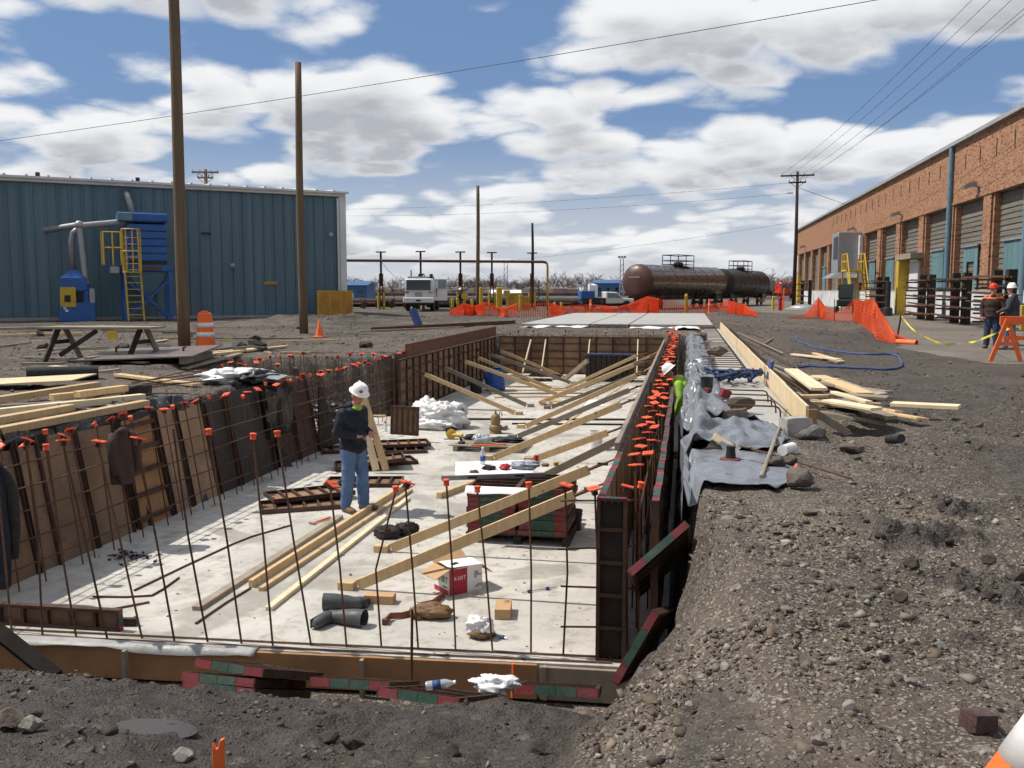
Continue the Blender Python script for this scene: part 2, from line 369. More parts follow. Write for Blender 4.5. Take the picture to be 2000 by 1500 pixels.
pm('bay_siding', (0.155, 0.14, 0.115), (0.12, 0.11, 0.09), 1.5, 0.8, jit=0.12, dirt=0.4, dirtc=(0.19, 0.17, 0.14))
pm('teal_paint', (0.085, 0.175, 0.195), (0.125, 0.225, 0.24), 2.5, 0.7, stretch=(1, 3, .5), dirt=0.5, dirtc=(0.24, 0.22, 0.18), jit=0.1)
pm('blue_pipe', (0.12, 0.22, 0.29), (0.10, 0.18, 0.24), 2.0, 0.55, dirt=0.3)
pm('fascia', (0.33, 0.34, 0.34), (0.26, 0.27, 0.27), 2.0, 0.6, dirt=0.3)
pm('timber_dark', (0.035, 0.028, 0.024), (0.055, 0.042, 0.033), 3.0, 0.9, bump=0.3, jit=0.3)
pm('concrete_block', (0.36, 0.34, 0.31), (0.28, 0.265, 0.24), 6.0, 0.9, bump=0.5, bscale=25, jit=0.08, dirt=0.3, dirtc=(0.2, 0.17, 0.14))
pm('deck_concrete', (0.38, 0.365, 0.34), (0.30, 0.29, 0.27), 0.9, 0.8, bump=0.1, dirt=0.35, dirtc=(0.26, 0.23, 0.2), jit=0.06)
pm('rock_dark', (0.085, 0.065, 0.052), (0.15, 0.12, 0.095), 8.0, 0.9, bump=0.6, bscale=22, jit=0.3)
pm('rock_grey', (0.22, 0.20, 0.178), (0.14, 0.125, 0.108), 9.0, 0.9, bump=0.6, bscale=24, jit=0.2)
pm('film_dull', (0.30, 0.29, 0.27), (0.42, 0.41, 0.39), 3.0, 0.5, bump=0.3, dirt=0.6, dirtc=(0.15, 0.13, 0.11))
pm('rock_red', (0.06, 0.03, 0.03), (0.10, 0.065, 0.058), 6.0, 0.8, bump=0.5, bscale=16)
pm('bark', (0.11, 0.085, 0.07), (0.075, 0.06, 0.05), 5.0, 0.95)
pm('twig', (0.15, 0.115, 0.10), (0.11, 0.085, 0.08), 1.0, 0.95)
pm('far_blue', (0.05, 0.11, 0.24), (0.06, 0.13, 0.27), 0.4, 0.6)
pm('far_dark', (0.03, 0.028, 0.03), (0.05, 0.042, 0.04), 0.8, 0.8, jit=0.3)
pm('roof_white', (0.75, 0.75, 0.75), None, rough=0.6)
pm('tape_yellow', (0.85, 0.72, 0.06), (0.7, 0.6, 0.08), 9.0, 0.5)
pm('skin', (0.46, 0.21, 0.145), (0.40, 0.17, 0.115), 25.0, 0.55)
pm('hair', (0.035, 0.02, 0.013), None, rough=0.8)
pm('jacket_navy', (0.014, 0.016, 0.025), (0.03, 0.033, 0.048), 5.0, 0.9, bump=0.5, bscale=14)
pm('jacket_brown', (0.045, 0.028, 0.024), (0.065, 0.04, 0.032), 5.0, 0.9, bump=0.5, bscale=14)
pm('jacket_grey', (0.04, 0.044, 0.05), (0.06, 0.064, 0.07), 5.0, 0.9, bump=0.5, bscale=14)
pm('denim', (0.075, 0.135, 0.27), (0.13, 0.20, 0.34), 4.0, 0.9, bump=0.5, bscale=11, dirt=0.3, dirtc=(0.16, 0.18, 0.22))
pm('denim_dark', (0.035, 0.05, 0.09), (0.05, 0.07, 0.12), 4.0, 0.9, bump=0.4)
pm('boot', (0.17, 0.115, 0.075), (0.12, 0.08, 0.055), 9.0, 0.85, bump=0.3)
pm('lime', (0.30, 0.48, 0.05), (0.22, 0.36, 0.05), 5.0, 0.75, bump=0.3)
pm('hat_white', (0.82, 0.82, 0.80), (0.78, 0.78, 0.76), 3.0, 0.3, spec=0.5)
pm('hat_red', (0.62, 0.045, 0.02), None, rough=0.35)
pm('sticker', (0.35, 0.06, 0.06), None, rough=0.5)
pm('mud_lump', (0.032, 0.025, 0.02), (0.07, 0.055, 0.043), 9.0, 0.85, bump=0.6, bscale=30)

def add_knots(name, dark):
    m = MAT[name]; t = NT(m.node_tree); b = t.n['Principled BSDF']; src = b.inputs['Base Color'].links[0].from_socket; tc = t.new('ShaderNodeTexCoord'); oi = t.new('ShaderNodeObjectInfo')
    v = t.vmath('ADD', tc.outputs['Object'], t.vmath('SCALE', (31.0, 57.0, 11.0), oi.outputs['Random'])); d = t.voro(t.vmath('ADD', v, t.vmath('SCALE', t.noise(v, 9, 2, out='Color'), .12)), 4.2)
    col = t.mix(t.ramp(d, 0.14, 0.06, 0.0, 0.8), src, dark)
    col = t.mix(t.ramp(t.noise(v, 2.3, 6, .7, .5), 0.6, 0.7, 0, .5), col, (0.42, 0.39, 0.34)); t.put(b.inputs['Base Color'], col)
add_knots('lumber', (0.20, 0.10, 0.045)); add_knots('lumber_pale', (0.30, 0.17, 0.08)); add_knots('ply_new', (0.34, 0.22, 0.12))
def ground_material():
    m = bpy.data.materials.new('soil'); m.use_nodes = True; t = NT(m.node_tree); b = t.n['Principled BSDF']; MAT['soil'] = m
    geo = t.new('ShaderNodeNewGeometry'); p = geo.outputs['Position']
    at = t.new('ShaderNodeAttribute', attribute_name='soil'); sp = t.new('ShaderNodeSeparateColor'); t.l.new(at.outputs['Color'], sp.inputs[0])
    wet, tan, grav = sp.outputs[0], sp.outputs[1], sp.outputs[2]
    n1 = t.noise(p, 1.7, 4, 0.65); n2 = t.noise(p, 9.0, 4, 0.7); n3 = t.noise(p, 46.0, 2, 0.65); n4 = t.noise(p, 0.55, 5, 0.7)
    vcol = t.voro(p, 34.0, out='Color'); vd = t.voro(p, 34.0); vcol2 = t.voro(p, 75.0, out='Color')
    sv = t.new('ShaderNodeSeparateColor'); t.l.new(vcol, sv.inputs[0]); sv2 = t.new('ShaderNodeSeparateColor'); t.l.new(vcol2, sv2.inputs[0])
    col = t.mix(t.ramp(n1, 0.3, 0.7), (0.042, 0.032, 0.024), (0.085, 0.066, 0.050))
    col = t.mix(t.math('MULTIPLY', tan, t.ramp(n2, 0.25, 0.65, 0.35, 1.0)), col, (0.135, 0.107, 0.08))
    col = t.mix(t.ramp(n2, 0.52, 0.75, 0.0, 0.7), col, (0.032, 0.025, 0.020))
    col = t.mix(t.ramp(n4, 0.45, 0.62, 0.0, 0.6), col, (0.040, 0.033, 0.028)); col = t.mix(t.ramp(n3, 0.56, 0.72, 0.0, 0.6), col, (0.16, 0.132, 0.102))
    stone = t.math('MULTIPLY', t.ramp(sv.outputs[0], 0.62, 0.72), t.ramp(vd, 0.5, 0.35))
    scol = t.mix(sv.outputs[1], (0.08, 0.065, 0.05), (0.32, 0.29, 0.25))
    col = t.mix(t.math('MULTIPLY', stone, t.math('MULTIPLY', grav, 0.8)), col, scol)
    speck = t.math('MULTIPLY', t.ramp(sv2.outputs[0], 0.7, 0.8), t.math('MULTIPLY', grav, 0.55))
    col = t.mix(speck, col, t.mix(sv2.outputs[1], (0.07, 0.06, 0.055), (0.42, 0.39, 0.35)))
    vb = t.voro(p, 9.0, out='Color'); sb_ = t.new('ShaderNodeSeparateColor'); t.l.new(vb, sb_.inputs[0]); cl = t.math('MULTIPLY', t.ramp(sb_.outputs[0], 0.72, 0.8), t.ramp(t.voro(p, 9.0), 0.42, 0.3))
    col = t.mix(t.math('MULTIPLY', cl, 0.7), col, t.mix(sb_.outputs[1], (0.06, 0.05, 0.042), (0.27, 0.245, 0.215)))
    wetf = t.math('MULTIPLY', wet, t.ramp(n2, 0.2, 0.7, 1.0, 0.65))
    col = t.mix(wetf, col, t.mix(n3, (0.026, 0.021, 0.018), (0.052, 0.042, 0.035)))
    t.put(b.inputs['Base Color'], col)
    t.put(b.inputs['Roughness'], t.ramp(wet, 0.3, 1.0, 0.92, 0.55)); b.inputs['Specular IOR Level'].default_value = 0.25
    hgt = t.math('ADD', t.math('MULTIPLY', n2, 0.5), t.math('ADD', t.math('MULTIPLY', n3, 0.35), t.math('MULTIPLY', stone, 0.5)))
    bp = t.new('ShaderNodeBump'); bp.inputs['Strength'].default_value = 1.0; bp.inputs['Distance'].default_value = 0.05
    t.put(bp.inputs['Height'], hgt); t.l.new(bp.outputs[0], b.inputs['Normal'])
ground_material()

def slab_material():
    m = bpy.data.materials.new('slab'); m.use_nodes = True; t = NT(m.node_tree); b = t.n['Principled BSDF']; MAT['slab'] = m
    p = t.new('ShaderNodeNewGeometry').outputs['Position']
    n1 = t.noise(p, 0.55, 6, 0.6, 0.5); n2 = t.noise(p, 4.5, 8, 0.72, 0.3); n3 = t.noise(p, 60.0, 4, 0.6)
    col = t.mix(t.ramp(n1, 0.35, 0.65), (0.43, 0.405, 0.36), (0.54, 0.51, 0.455))
    col = t.mix(t.ramp(n2, 0.46, 0.7, 0.0, 0.72), col, (0.25, 0.215, 0.17)); col = t.mix(t.ramp(t.noise(t.vmath('MULTIPLY', p, (1.0, .35, 1.0)), 1.6, 6, .72, .6), .55, .68, 0, .5), col, (0.30, 0.265, 0.215))
    col = t.mix(t.ramp(n3, 0.56, 0.72, 0.0, 0.35), col, (0.30, 0.275, 0.24))
    damp = t.math('MULTIPLY', t.ramp(t.noise(p, 0.42, 4, 0.55, 0.9), 0.56, 0.62), t.ramp(t.noise(p, 3.0, 4, 0.6), 0.25, 0.6, 0.55, 0.95))
    col = t.mix(t.math('MULTIPLY', damp, 0.75), col, (0.27, 0.25, 0.205))
    t.put(b.inputs['Base Color'], col); t.put(b.inputs['Roughness'], t.ramp(damp, 0, 1, 0.85, 0.5)); b.inputs['Specular IOR Level'].default_value = 0.25
    bp = t.new('ShaderNodeBump'); bp.inputs['Strength'].default_value = 0.25; bp.inputs['Distance'].default_value = 0.01
    t.put(bp.inputs['Height'], t.math('ADD', n2, n3)); t.l.new(bp.outputs[0], b.inputs['Normal'])
slab_material()

def asphalt_material():
    m = bpy.data.materials.new('yard_asphalt'); m.use_nodes = True; t = NT(m.node_tree); b = t.n['Principled BSDF']; MAT['yard_asphalt'] = m
    p = t.new('ShaderNodeNewGeometry').outputs['Position']
    n1 = t.noise(p, 0.3, 6, 0.65, 0.8); n2 = t.noise(p, 7.0, 5, 0.7); n3 = t.noise(p, 50.0, 3, 0.6)
    col = t.mix(t.ramp(n1, 0.35, 0.68), (0.17, 0.15, 0.122), (0.11, 0.098, 0.083))
    col = t.mix(t.ramp(n2, 0.5, 0.8, 0, 0.5), col, (0.085, 0.078, 0.07)); col = t.mix(t.ramp(n3, 0.55, 0.7, 0, 0.4), col, (0.30, 0.28, 0.25))
    t.put(b.inputs['Base Color'], col); b.inputs['Roughness'].default_value = 0.9; b.inputs['Specular IOR Level'].default_value = 0.25
    bp = t.new('ShaderNodeBump'); bp.inputs['Strength'].default_value = 0.4; bp.inputs['Distance'].default_value = 0.02
    t.put(bp.inputs['Height'], t.math('ADD', n2, n3)); t.l.new(bp.outputs[0], b.inputs['Normal'])
asphalt_material()

def brick_material():
    m = bpy.data.materials.new('brickwork'); m.use_nodes = True; t = NT(m.node_tree); b = t.n['Principled BSDF']; MAT['brickwork'] = m
    p = t.new('ShaderNodeNewGeometry').outputs['Position']; s = t.new('ShaderNodeSeparateXYZ'); t.l.new(p, s.inputs[0])
    c = t.new('ShaderNodeCombineXYZ'); t.l.new(t.math('ADD', s.outputs[1], s.outputs[0]), c.inputs[0]); t.l.new(s.outputs[2], c.inputs[1])
    def bricks(c1, c2, mo, bias):
        br = t.new('ShaderNodeTexBrick'); t.l.new(c.outputs[0], br.inputs['Vector'])
        br.inputs['Scale'].default_value = 1.0; br.inputs['Brick Width'].default_value = 0.31; br.inputs['Row Height'].default_value = 0.105
        br.inputs['Mortar Size'].default_value = 0.009; br.inputs['Bias'].default_value = bias
        for i, v in enumerate((c1, c2, mo)): br.inputs[('Color1', 'Color2', 'Mortar')[i]].default_value = (*v, 1)
        return br
    br = bricks((0.37, 0.178, 0.092), (0.21, 0.085, 0.05), (0.27, 0.22, 0.17), -0.25)
    br2 = bricks((0.0, 0.0, 0.0), (1, 1, 1), (0, 0, 0), -0.55)
    col = t.mix(t.math('MULTIPLY', t.ramp(t.noise(c.outputs[0], 1.1, 5, 0.7), 0.35, 0.7), 0.6), br.outputs['Color'], (0.43, 0.25, 0.14))
    rnd = t.noise(t.vmath('MULTIPLY', c.outputs[0], (3.2, 9.5, 1)), 1.0, 1, 0.5)
    col = t.mix(t.ramp(rnd, 0.55, 0.65, 0, 0.85), col, (0.13, 0.06, 0.045))
    col = t.mix(t.ramp(t.noise(c.outputs[0], 0.5, 6, 0.7, 0.4), 0.55, 0.75, 0, 0.3), col, (0.24, 0.13, 0.09))
    t.put(b.inputs['Base Color'], col); b.inputs['Roughness'].default_value = 0.9; b.inputs['Specular IOR Level'].default_value = 0.2
    bp = t.new('ShaderNodeBump'); bp.inputs['Strength'].default_value = 0.6; bp.inputs['Distance'].default_value = 0.01; bp.invert = True
    t.put(bp.inputs['Height'], br.outputs['Fac']); t.l.new(bp.outputs[0], b.inputs['Normal'])
brick_material()

def water_material():
    m = bpy.data.materials.new('muddy_water'); m.use_nodes = True; b = m.node_tree.nodes['Principled BSDF']; MAT['muddy_water'] = m
    b.inputs['Base Color'].default_value = (0.045, 0.038, 0.034, 1); b.inputs['Roughness'].default_value = 0.14; b.inputs['Specular IOR Level'].default_value = 0.5
water_material()
def gravel_material():
    m = bpy.data.materials.new('gravel'); m.use_nodes = True; t = NT(m.node_tree); b = t.n['Principled BSDF']; MAT['gravel'] = m
    at = t.new('ShaderNodeAttribute', attribute_name='tint'); p = t.new('ShaderNodeNewGeometry').outputs['Position']
    n = t.noise(p, 60, 4, 0.6)
    t.put(b.inputs['Base Color'], t.mix(t.ramp(n, 0.4, 0.7, 0, 0.5), at.outputs['Color'], (0.12, 0.10, 0.085)))
    b.inputs['Roughness'].default_value = 0.9; b.inputs['Specular IOR Level'].default_value = 0.2
gravel_material()
# ---------------------------------------------------------------- terrain
SLAB = -1.45
def yard_mask(x, y):                                     # smooth hard standing before the brick building
    edge = np.interp(y, [20, 24, 28, 32, 40, 52, 70, 140], [7.2, 6.6, 6.2, 6.6, 8.2, 8.5, 6.5, -4.0]) + 0.5 * fbm(x, y, 0.25, 3, 40)
    return sst(-0.4, 0.4, x - edge) * sst(21.5, 23.5, y + 0.4 * fbm(x, y, .5, 2, 41))
PUDDLES = []
def H(x, y, fine=True):
    x = np.asarray(x, float); y = np.asarray(y, float)
    far = sst(140, 60, y) if False else 1 - sst(60, 140, y)
    und = (0.045 * fbm(x, y, 0.17, 3, 1) + 0.03 * fbm(x, y, 0.8, 3, 5)) * far
    und = und * (1 - 0.85 * yard_mask(x, y)) * (0.25 + 0.75 * sst(-1, 2.5, np.abs(x - 0.7)) )
    plate = und + 0.10 * sst(34.8, 36.5, y) * sst(-9, -6, x) * sst(1.2, 0.2, x) * (1 - sst(38.2, 39, y))
    plate = plate + 0.22 * np.exp(-((x + 19.5) / 2.2) ** 2 - ((y - 44) / 4.5) ** 2) + 0.25 * np.exp(-((x - 4.3) / 1.4) ** 2 - ((y - 33.5) / 4.0) ** 2)
    plate = plate - 0.33 * np.exp(-((x - 1.9) / 0.42) ** 2 - ((y - 11.9) / 1.1) ** 2)
    plate = plate + np.clip(fbm(x, y, 1.1, 3, 61) + .1, 0, 1) * .55 * np.exp(-((x + 18.5) / 3.5) ** 2 - ((y - 46) / 6.) ** 2) + np.clip(fbm(x, y, .9, 3, 62), 0, 1) * .5 * np.exp(-((y - 63.5) / 1.6) ** 2) * sst(-8, -6, x) * (1 - sst(2, 4, x))
    plate = plate - .32 * sst(.5, .68, x) * (1 - sst(1.44, 1.66, x)) * sst(11.5, 11.9, y) * (1 - sst(41, 41.4, y))
    ramp = np.interp(y, [-8, 0.5, 2.2, 3.6, 5.0, 5.6, 6.2, 6.75], [0, -0.1, -0.3, -0.62, -0.95, -1.07, -1.42, -1.78])
    ramp = ramp + 0.06 * fbm(x, y, 0.9, 3, 9) * sst(0, 3, y) * sst(6.6, 5.8, y) + 0.12 * np.exp(-((x + 1.0) / 0.5) ** 2 - ((y - 5.6) / 0.35) ** 2)
    low = np.where(y < 6.75, ramp, -1.78)
    wob = 0.10 * fbm(x, y, 1.3, 3, 12) + 0.05 * fbm(x, y, 4.0, 3, 13)
    cut = sst(34.45, 34.95, y + wob)
    toe = np.interp(y, [0, 2, 3.8, 5.6, 7.5, 60], [-2.0, -1.45, -0.8, -0.38, -0.06, 0.02])
    top = np.interp(y, [0, 2, 4, 6, 7.2, 8.5, 12, 60], [0.3, 0.35, 0.45, 0.36, 0.16, 0.13, 0.15, 0.15])
    kR = np.clip((x + wob * 0.9 - toe) / (top - toe), 0, 1); kR = np.where(y < 7.6, kR ** .75, sst(0, 1, kR)); kR = np.clip(kR + .10 * fbm(x, y, 5.0, 3, 15) * np.sin(kR * math.pi) * (y < 9), 0, 1)
    nook = sst(16.9, 17.4, y) * (1 - sst(21.2, 22.0, y))
    toeL = -7.2 - 2.3 * nook - 6.0 * (1 - sst(6.4, 7.4, y)); wid = 0.35 + 1.5 * nook
    kL = sst(0, 1, (toeL - x + wob) / wid)
    k = np.maximum(np.maximum(kR, kL), cut)
    h = low + (plate - low) * k
    if fine:
        near = sst(30, 6, y) if False else 1 - sst(6, 34, y)
        g = 0.018 * fbm(x, y, 3.3, 3, 21) + 0.02 * fbm(x, y, 9.0, 3, 22)
        lump = np.clip(fbm(x, y, 2.2, 3, 31) - 0.12, 0, 1) * 0.34 * sst(3.5, 4.5, y) * (1 - sst(7.0, 8.5, y)) * sst(0.8, 1.6, x) * np.clip(0.35 + 1.3 * fbm(x, y, 11, 3, 33), 0, 1)
        mud = (np.abs(fbm(x, y, 1.6, 4, 35)) * -0.09 + .03 * np.clip(fbm(x, y, 7, 3, 36) + .1, 0, 1)) * sst(6.3, 5.4, y) * (1 - kR)
        cl = np.clip(fbm(x, y, 7.5, 3, 37) - .05, 0, 1) * np.clip(.45 + 1.4 * fbm(x, y, .7, 3, 38), 0, 1) * .085 * (1 - sst(14, 30, y)) * (1 - yard_mask(x, y)) * np.where((x > .1) & (x < 1.5) & (y > 7.7), 0, 1)
        g = g + cl
        h = h + (g * (0.4 + 0.6 * near) * (1 - 0.8 * yard_mask(x, y)) + lump + mud) * np.where((k < 0.02) & (y > 6.5), 0, 1)
    for cx, cy, rx, ry, zc in PUDDLES:
        d2 = ((x - cx) / (rx * 1.25)) ** 2 + ((y - cy) / (ry * 1.25)) ** 2; d2 = d2 * (1 + .9 * fbm(x, y, 3.2, 3, 66)); w = np.exp(-np.maximum(d2, 0) ** 2); h = h * (1 - w) + (zc - .03 + (h - zc) * .45) * w
    return h
for _x, _y, _z, _rx, _ry in ((300, 1405, -.80, .26, .12), (150, 1405, -.82, .16, .07), (560, 1492, -.68, .3, .08)):
    _p = G(_x, _y, _z); PUDDLES.append((_p.x, _p.y, _rx, _ry, float(H(np.array([_p.x]), np.array([_p.y]))[0]) - .02))
def gz(x, y): return float(H(np.array([x]), np.array([y]))[0])
def onG(px, py, dz=0.0, z=0.0):                          # survey point dropped on to the soil
    p = G(px, py, z); p.z = gz(p.x, p.y) + dz; return p

def np_mesh(name, V, F, mat, smooth=True, attr=None):
    me = bpy.data.meshes.new(name); n = F.shape[1]
    me.vertices.add(len(V)); me.vertices.foreach_set('co', V.astype(np.float32).ravel())
    me.loops.add(F.size); me.loops.foreach_set('vertex_index', F.astype(np.int32).ravel())
    me.polygons.add(len(F)); me.polygons.foreach_set('loop_start', np.arange(0, F.size, n, dtype=np.int32)); me.polygons.foreach_set('loop_total', np.full(len(F), n, dtype=np.int32))
    me.update(calc_edges=True); me.validate()
    if attr is not None:
        a = me.color_attributes.new(attr[0], 'FLOAT_COLOR', 'POINT'); c = np.ones((len(V), 4), np.float32); c[:, :3] = attr[1]; a.data.foreach_set('color', c.ravel())
    me.materials.append(MAT[mat])
    if smooth: me.shade_smooth()
    ob = bpy.data.objects.new(name, me); COL.objects.link(ob); return ob
def gridf(nx, ny):
    i, j = np.meshgrid(np.arange(nx - 1), np.arange(ny - 1)); a = (j * nx + i).ravel(); return np.stack([a, a + 1, a + nx + 1, a + nx], 1)
def axis(segs):
    out = []
    for a, b, n in segs: out += list(np.linspace(a, b, n, endpoint=False))
    return np.array(out + [segs[-1][1]])

def soil_masks(x, y):
    ramp = (1 - sst(5.9, 6.6, y)) * sst(0.25, -0.45, x - np.interp(y, [0, 2, 3.8, 5.6, 7.5], [-1.6, -1.1, -0.5, -0.05, 0]))
    if True: ramp = (1 - sst(5.9, 6.6, y)) * (1 - sst(-0.35, 0.25, x - np.interp(y, [0, 2, 3.8, 5.6, 7.5], [-1.6, -1.1, -0.5, -0.05, 0])))
    n = fbm(x, y, 0.35, 4, 51); n2 = fbm(x, y, 0.9, 4, 52)
    wet = np.clip(ramp * (0.85 + 0.5 * n2), 0, 1)
    dark = sst(-0.05, 0.35, n + 0.25 * n2) * 0.75 * sst(1.8, 3.2, x) * sst(6.5, 9.0, y) * (1 - sst(60, 90, y))
    dark = np.maximum(dark, 0.55 * sst(2.0, 3.5, x) * sst(9, 14, y) * (1 - sst(36, 42, y)))
    lumps = np.clip(fbm(x, y, 2.2, 3, 31) - 0.1, 0, 1) * 3.0 * sst(3.5, 4.5, y) * (1 - sst(7.0, 8.5, y)) * sst(0.8, 1.6, x)
    leftd = sst(0.05, 0.3, fbm(x, y, 0.4, 3, 57)) * 0.7 * sst(-10, -13, x) if False else 0.6 * sst(0.0, 0.3, fbm(x, y, 0.4, 3, 57)) * (1 - sst(-14, -9, x))
    pud = sum(np.exp(-(((x - a) / (r * 1.6)) ** 2 + ((y - b) / (q * 1.7)) ** 2)) for a, b, r, q, z in PUDDLES)
    patch = .75 * sst(.05, .35, fbm(x, y, .8, 4, 58)) * (x > 0) * (y < 9)
    wet = np.clip(np.maximum.reduce([wet, dark, lumps, leftd, pud, patch]), 0, 1)
    tan = np.clip(0.45 + 0.7 * n2 + 0.35 * (1 - sst(0.3, 2.5, np.abs(x))) + 0.3 * (x < -7), 0, 1) * (1 - ramp)
    grav = np.clip(0.95 - 0.6 * ramp - 0.35 * yard_mask(x, y), 0, 1)
    return np.stack([wet, tan, grav], 1)

def make_ground():
    xs = axis([(-1500, -200, 14), (-200, -60, 20), (-60, -22, 60), (-22, -8, 120), (-8, -2.2, 110), (-2.2, 2.6, 230), (2.6, 9, 200), (9, 30, 70), (30, 200, 30), (200, 1500, 14)])
    ys = axis([(-40, 0, 20), (0, 2.2, 22), (2.2, 8.6, 300), (8.6, 14, 150), (14, 36, 260), (36, 75, 170), (75, 160, 60), (160, 500, 25), (500, 3000, 14)])
    X, Y = np.meshgrid(xs, ys); x = X.ravel(); y = Y.ravel()
    V = np.stack([x, y, H(x, y)], 1)
    ob = np_mesh('ground', V, gridf(len(xs), len(ys)), 'soil', True, ('soil', soil_masks(x, y))); tag(ob, 'brown gravelly soil of the building site', kind='structure')
make_ground()

def make_yard():
    xs = axis([(3, 14.4, 90), (14.4, 15.2, 2)]); ys = axis([(21, 60, 160), (60, 160, 60)])
    X, Y = np.meshgrid(xs, ys); x = X.ravel(); y = Y.ravel(); k = yard_mask(x, y)
    V = np.stack([x, y, H(x, y) + 0.03 * (k - 0.5)], 1); F = gridf(len(xs), len(ys)); F = F[(k[F] > 0.35).any(1)]
    used = np.unique(F); mp = np.full(len(V), -1); mp[used] = np.arange(len(used))
    tag(np_mesh('yard_road', V[used], mp[F], 'yard_asphalt'), 'worn beige asphalt strip before the brick building', kind='structure')
make_yard()

# the pit floor slab with its poured front lip
def make_slab():
    m = MB()
    m.prism([(-7.15, 6.92), (-0.12, 7.42), (-0.12, 34.4), (-7.15, 34.4), (-7.15, 21.6), (-9.7, 21.6), (-9.7, 17.0), (-7.15, 17.0)], SLAB - 0.3, SLAB)
    s = m.build('pit_floor', 'slab'); tag(s, 'pale stained concrete floor of the pit', kind='structure')
make_slab()

def make_gravel():
    rng = np.random.default_rng(5)
    N = 170000
    y = 2.4 * (58 / 2.4) ** (rng.random(N) ** 0.95); x = (rng.random(N) * 1.40 - 0.90) * y
    h = H(x, y); sm = soil_masks(x, y)
    inpit = (y > 6.5) & (x > -7.6) & (x < 0.0) & (y < 34.6)
    inpit |= (y > 16.5) & (y < 22) & (x > -10) & (x < 0)
    clump = fbm(x, y, 1.1, 3, 71)
    keep = (~inpit) & (rng.random(N) < np.clip(0.27 + 1.0 * clump - 0.3 * sm[:, 0], 0.04, 1)) & (rng.random(N) > 0.85 * yard_mask(x, y))
    sheet = (y > 7.6) & (x > 0) & (x < 1.42) & (y < 42); keep &= ~sheet
    x = x[keep]; y = y[keep]; h = h[keep]; n = len(x)
    size = 0.0062 * np.exp(rng.normal(0, 0.5, n)) * (1 + 0.055 * y); big = rng.random(n) < 0.03; size = np.where(big, size * 2.1, size); size = np.minimum(size, 0.042)
    B = np.array([(x, y, z) for z in (-1, 1) for x, y in ((-1, -1), (1, -1), (1, 1), (-1, 1))]) * .62
    T = np.array([(3, 2, 1), (3, 1, 0), (4, 5, 6), (4, 6, 7), (0, 1, 5), (0, 5, 4), (1, 2, 6), (1, 6, 5), (2, 3, 7), (2, 7, 6), (3, 0, 4), (3, 4, 7)])
    P = (B[None] * (1 + rng.normal(0, 0.2, (n, 8, 1))) + rng.normal(0, .27, (n, 8, 3))) * np.stack([rng.uniform(.8, 1.7, n), rng.uniform(.7, 1.2, n), rng.uniform(.4, .8, n)], 1)[:, None, :]
    a = rng.random(n) * math.tau; tl = rng.normal(0, 0.35, n)
    ca, sa, ct, st = np.cos(a)[:, None], np.sin(a)[:, None], np.cos(tl)[:, None], np.sin(tl)[:, None]
    X, Y, Z = P[..., 0], P[..., 1], P[..., 2]; X, Z = X * ct - Z * st, X * st + Z * ct; X, Y = X * ca - Y * sa, X * sa + Y * ca
    V = np.stack([X, Y, Z], 2) * size[:, None, None] + np.stack([x, y, h + size * 0.12], 1)[:, None, :]
    F = (T[None] + (np.arange(n) * 8)[:, None, None]).reshape(-1, 3)
    pal = np.array([(0.30, 0.275, 0.245), (0.23, 0.20, 0.17), (0.40, 0.375, 0.34), (0.15, 0.13, 0.115), (0.19, 0.15, 0.12), (0.10, 0.08, 0.07), (0.27, 0.22, 0.17), (0.17, 0.10, 0.085)])
    c = pal[rng.choice(8, n, p=[.19, .16, .14, .16, .14, .12, .07, .02])] * rng.uniform(.35, .9, (n, 1)) * np.array([1.05, .99, .89])
    c = c * (1 - 0.45 * sm[keep][:, :1])
    ob = np_mesh('gravel', V.reshape(-1, 3), F, 'gravel', False, ('tint', np.repeat(c, 8, 0)))
    tag(ob, 'loose grey and tan gravel scattered over the soil', 'gravel', kind='stuff')
make_gravel()

def rock(name, mat, p, r, label, sq=0.0, seed=0, group=None, flat=0.75, rz=0.0, sink=0.25):
    rng = random.Random(seed); bm = bmesh.new()
    if sq:
        bmesh.ops.create_cube(bm, size=2); bmesh.ops.subdivide_edges(bm, edges=bm.edges[:], cuts=3, use_grid_fill=True)
    else: bmesh.ops.create_icosphere(bm, subdivisions=3, radius=1)
    rx, ry, rzz = r; planes = [(Vector((rng.gauss(0, 1), rng.gauss(0, 1), rng.gauss(0, 1))).normalized(), rng.uniform(.55, .85)) for _ in range(9)]
    for v in bm.verts:
        c = v.co.copy()
        if sq: c = c.lerp(c.normalized() * 1.25, 1 - sq)
        else:
            for nrm, d in planes:
                k = c.dot(nrm)
                if k > d: c -= nrm * (k - d)
        q = c * 1.8 + Vector((seed * 3.1, seed * 1.7, 0)); c *= 1 + 0.06 * math.sin(q.x * 3 + q.y * 2) + rng.gauss(0, 0.02)
        v.co = Vector((c.x * rx, c.y * ry, c.z * rzz))
    bmesh.ops.rotate(bm, verts=bm.verts, matrix=Euler((rng.uniform(-.15, .15), rng.uniform(-.15, .15), rz)).to_matrix())
    zmin = min(v.co.z for v in bm.verts); bmesh.ops.translate(bm, verts=bm.verts, vec=(0, 0, -zmin))
    me = bpy.data.meshes.new(name); bm.to_mesh(me); bm.free(); me.materials.append(MAT[mat])
    ob = bpy.data.objects.new(name, me); COL.objects.link(ob); ob.location = Vector(p) - Vector((0, 0, sink * rzz))
    return tag(ob, label, 'rock', group)

# puddles in the muddy ramp
for cx, cy, rx, ry, zc in PUDDLES:
    m = MB(); m.prism([(cx + rx * 1.02 * math.cos(i * math.tau / 32), cy + ry * 1.02 * math.sin(i * math.tau / 32)) for i in range(32)], zc - .09, zc - .021)
    tag(m.build('puddle', 'muddy_water'), 'shallow muddy puddle in the churned ground', kind='structure')

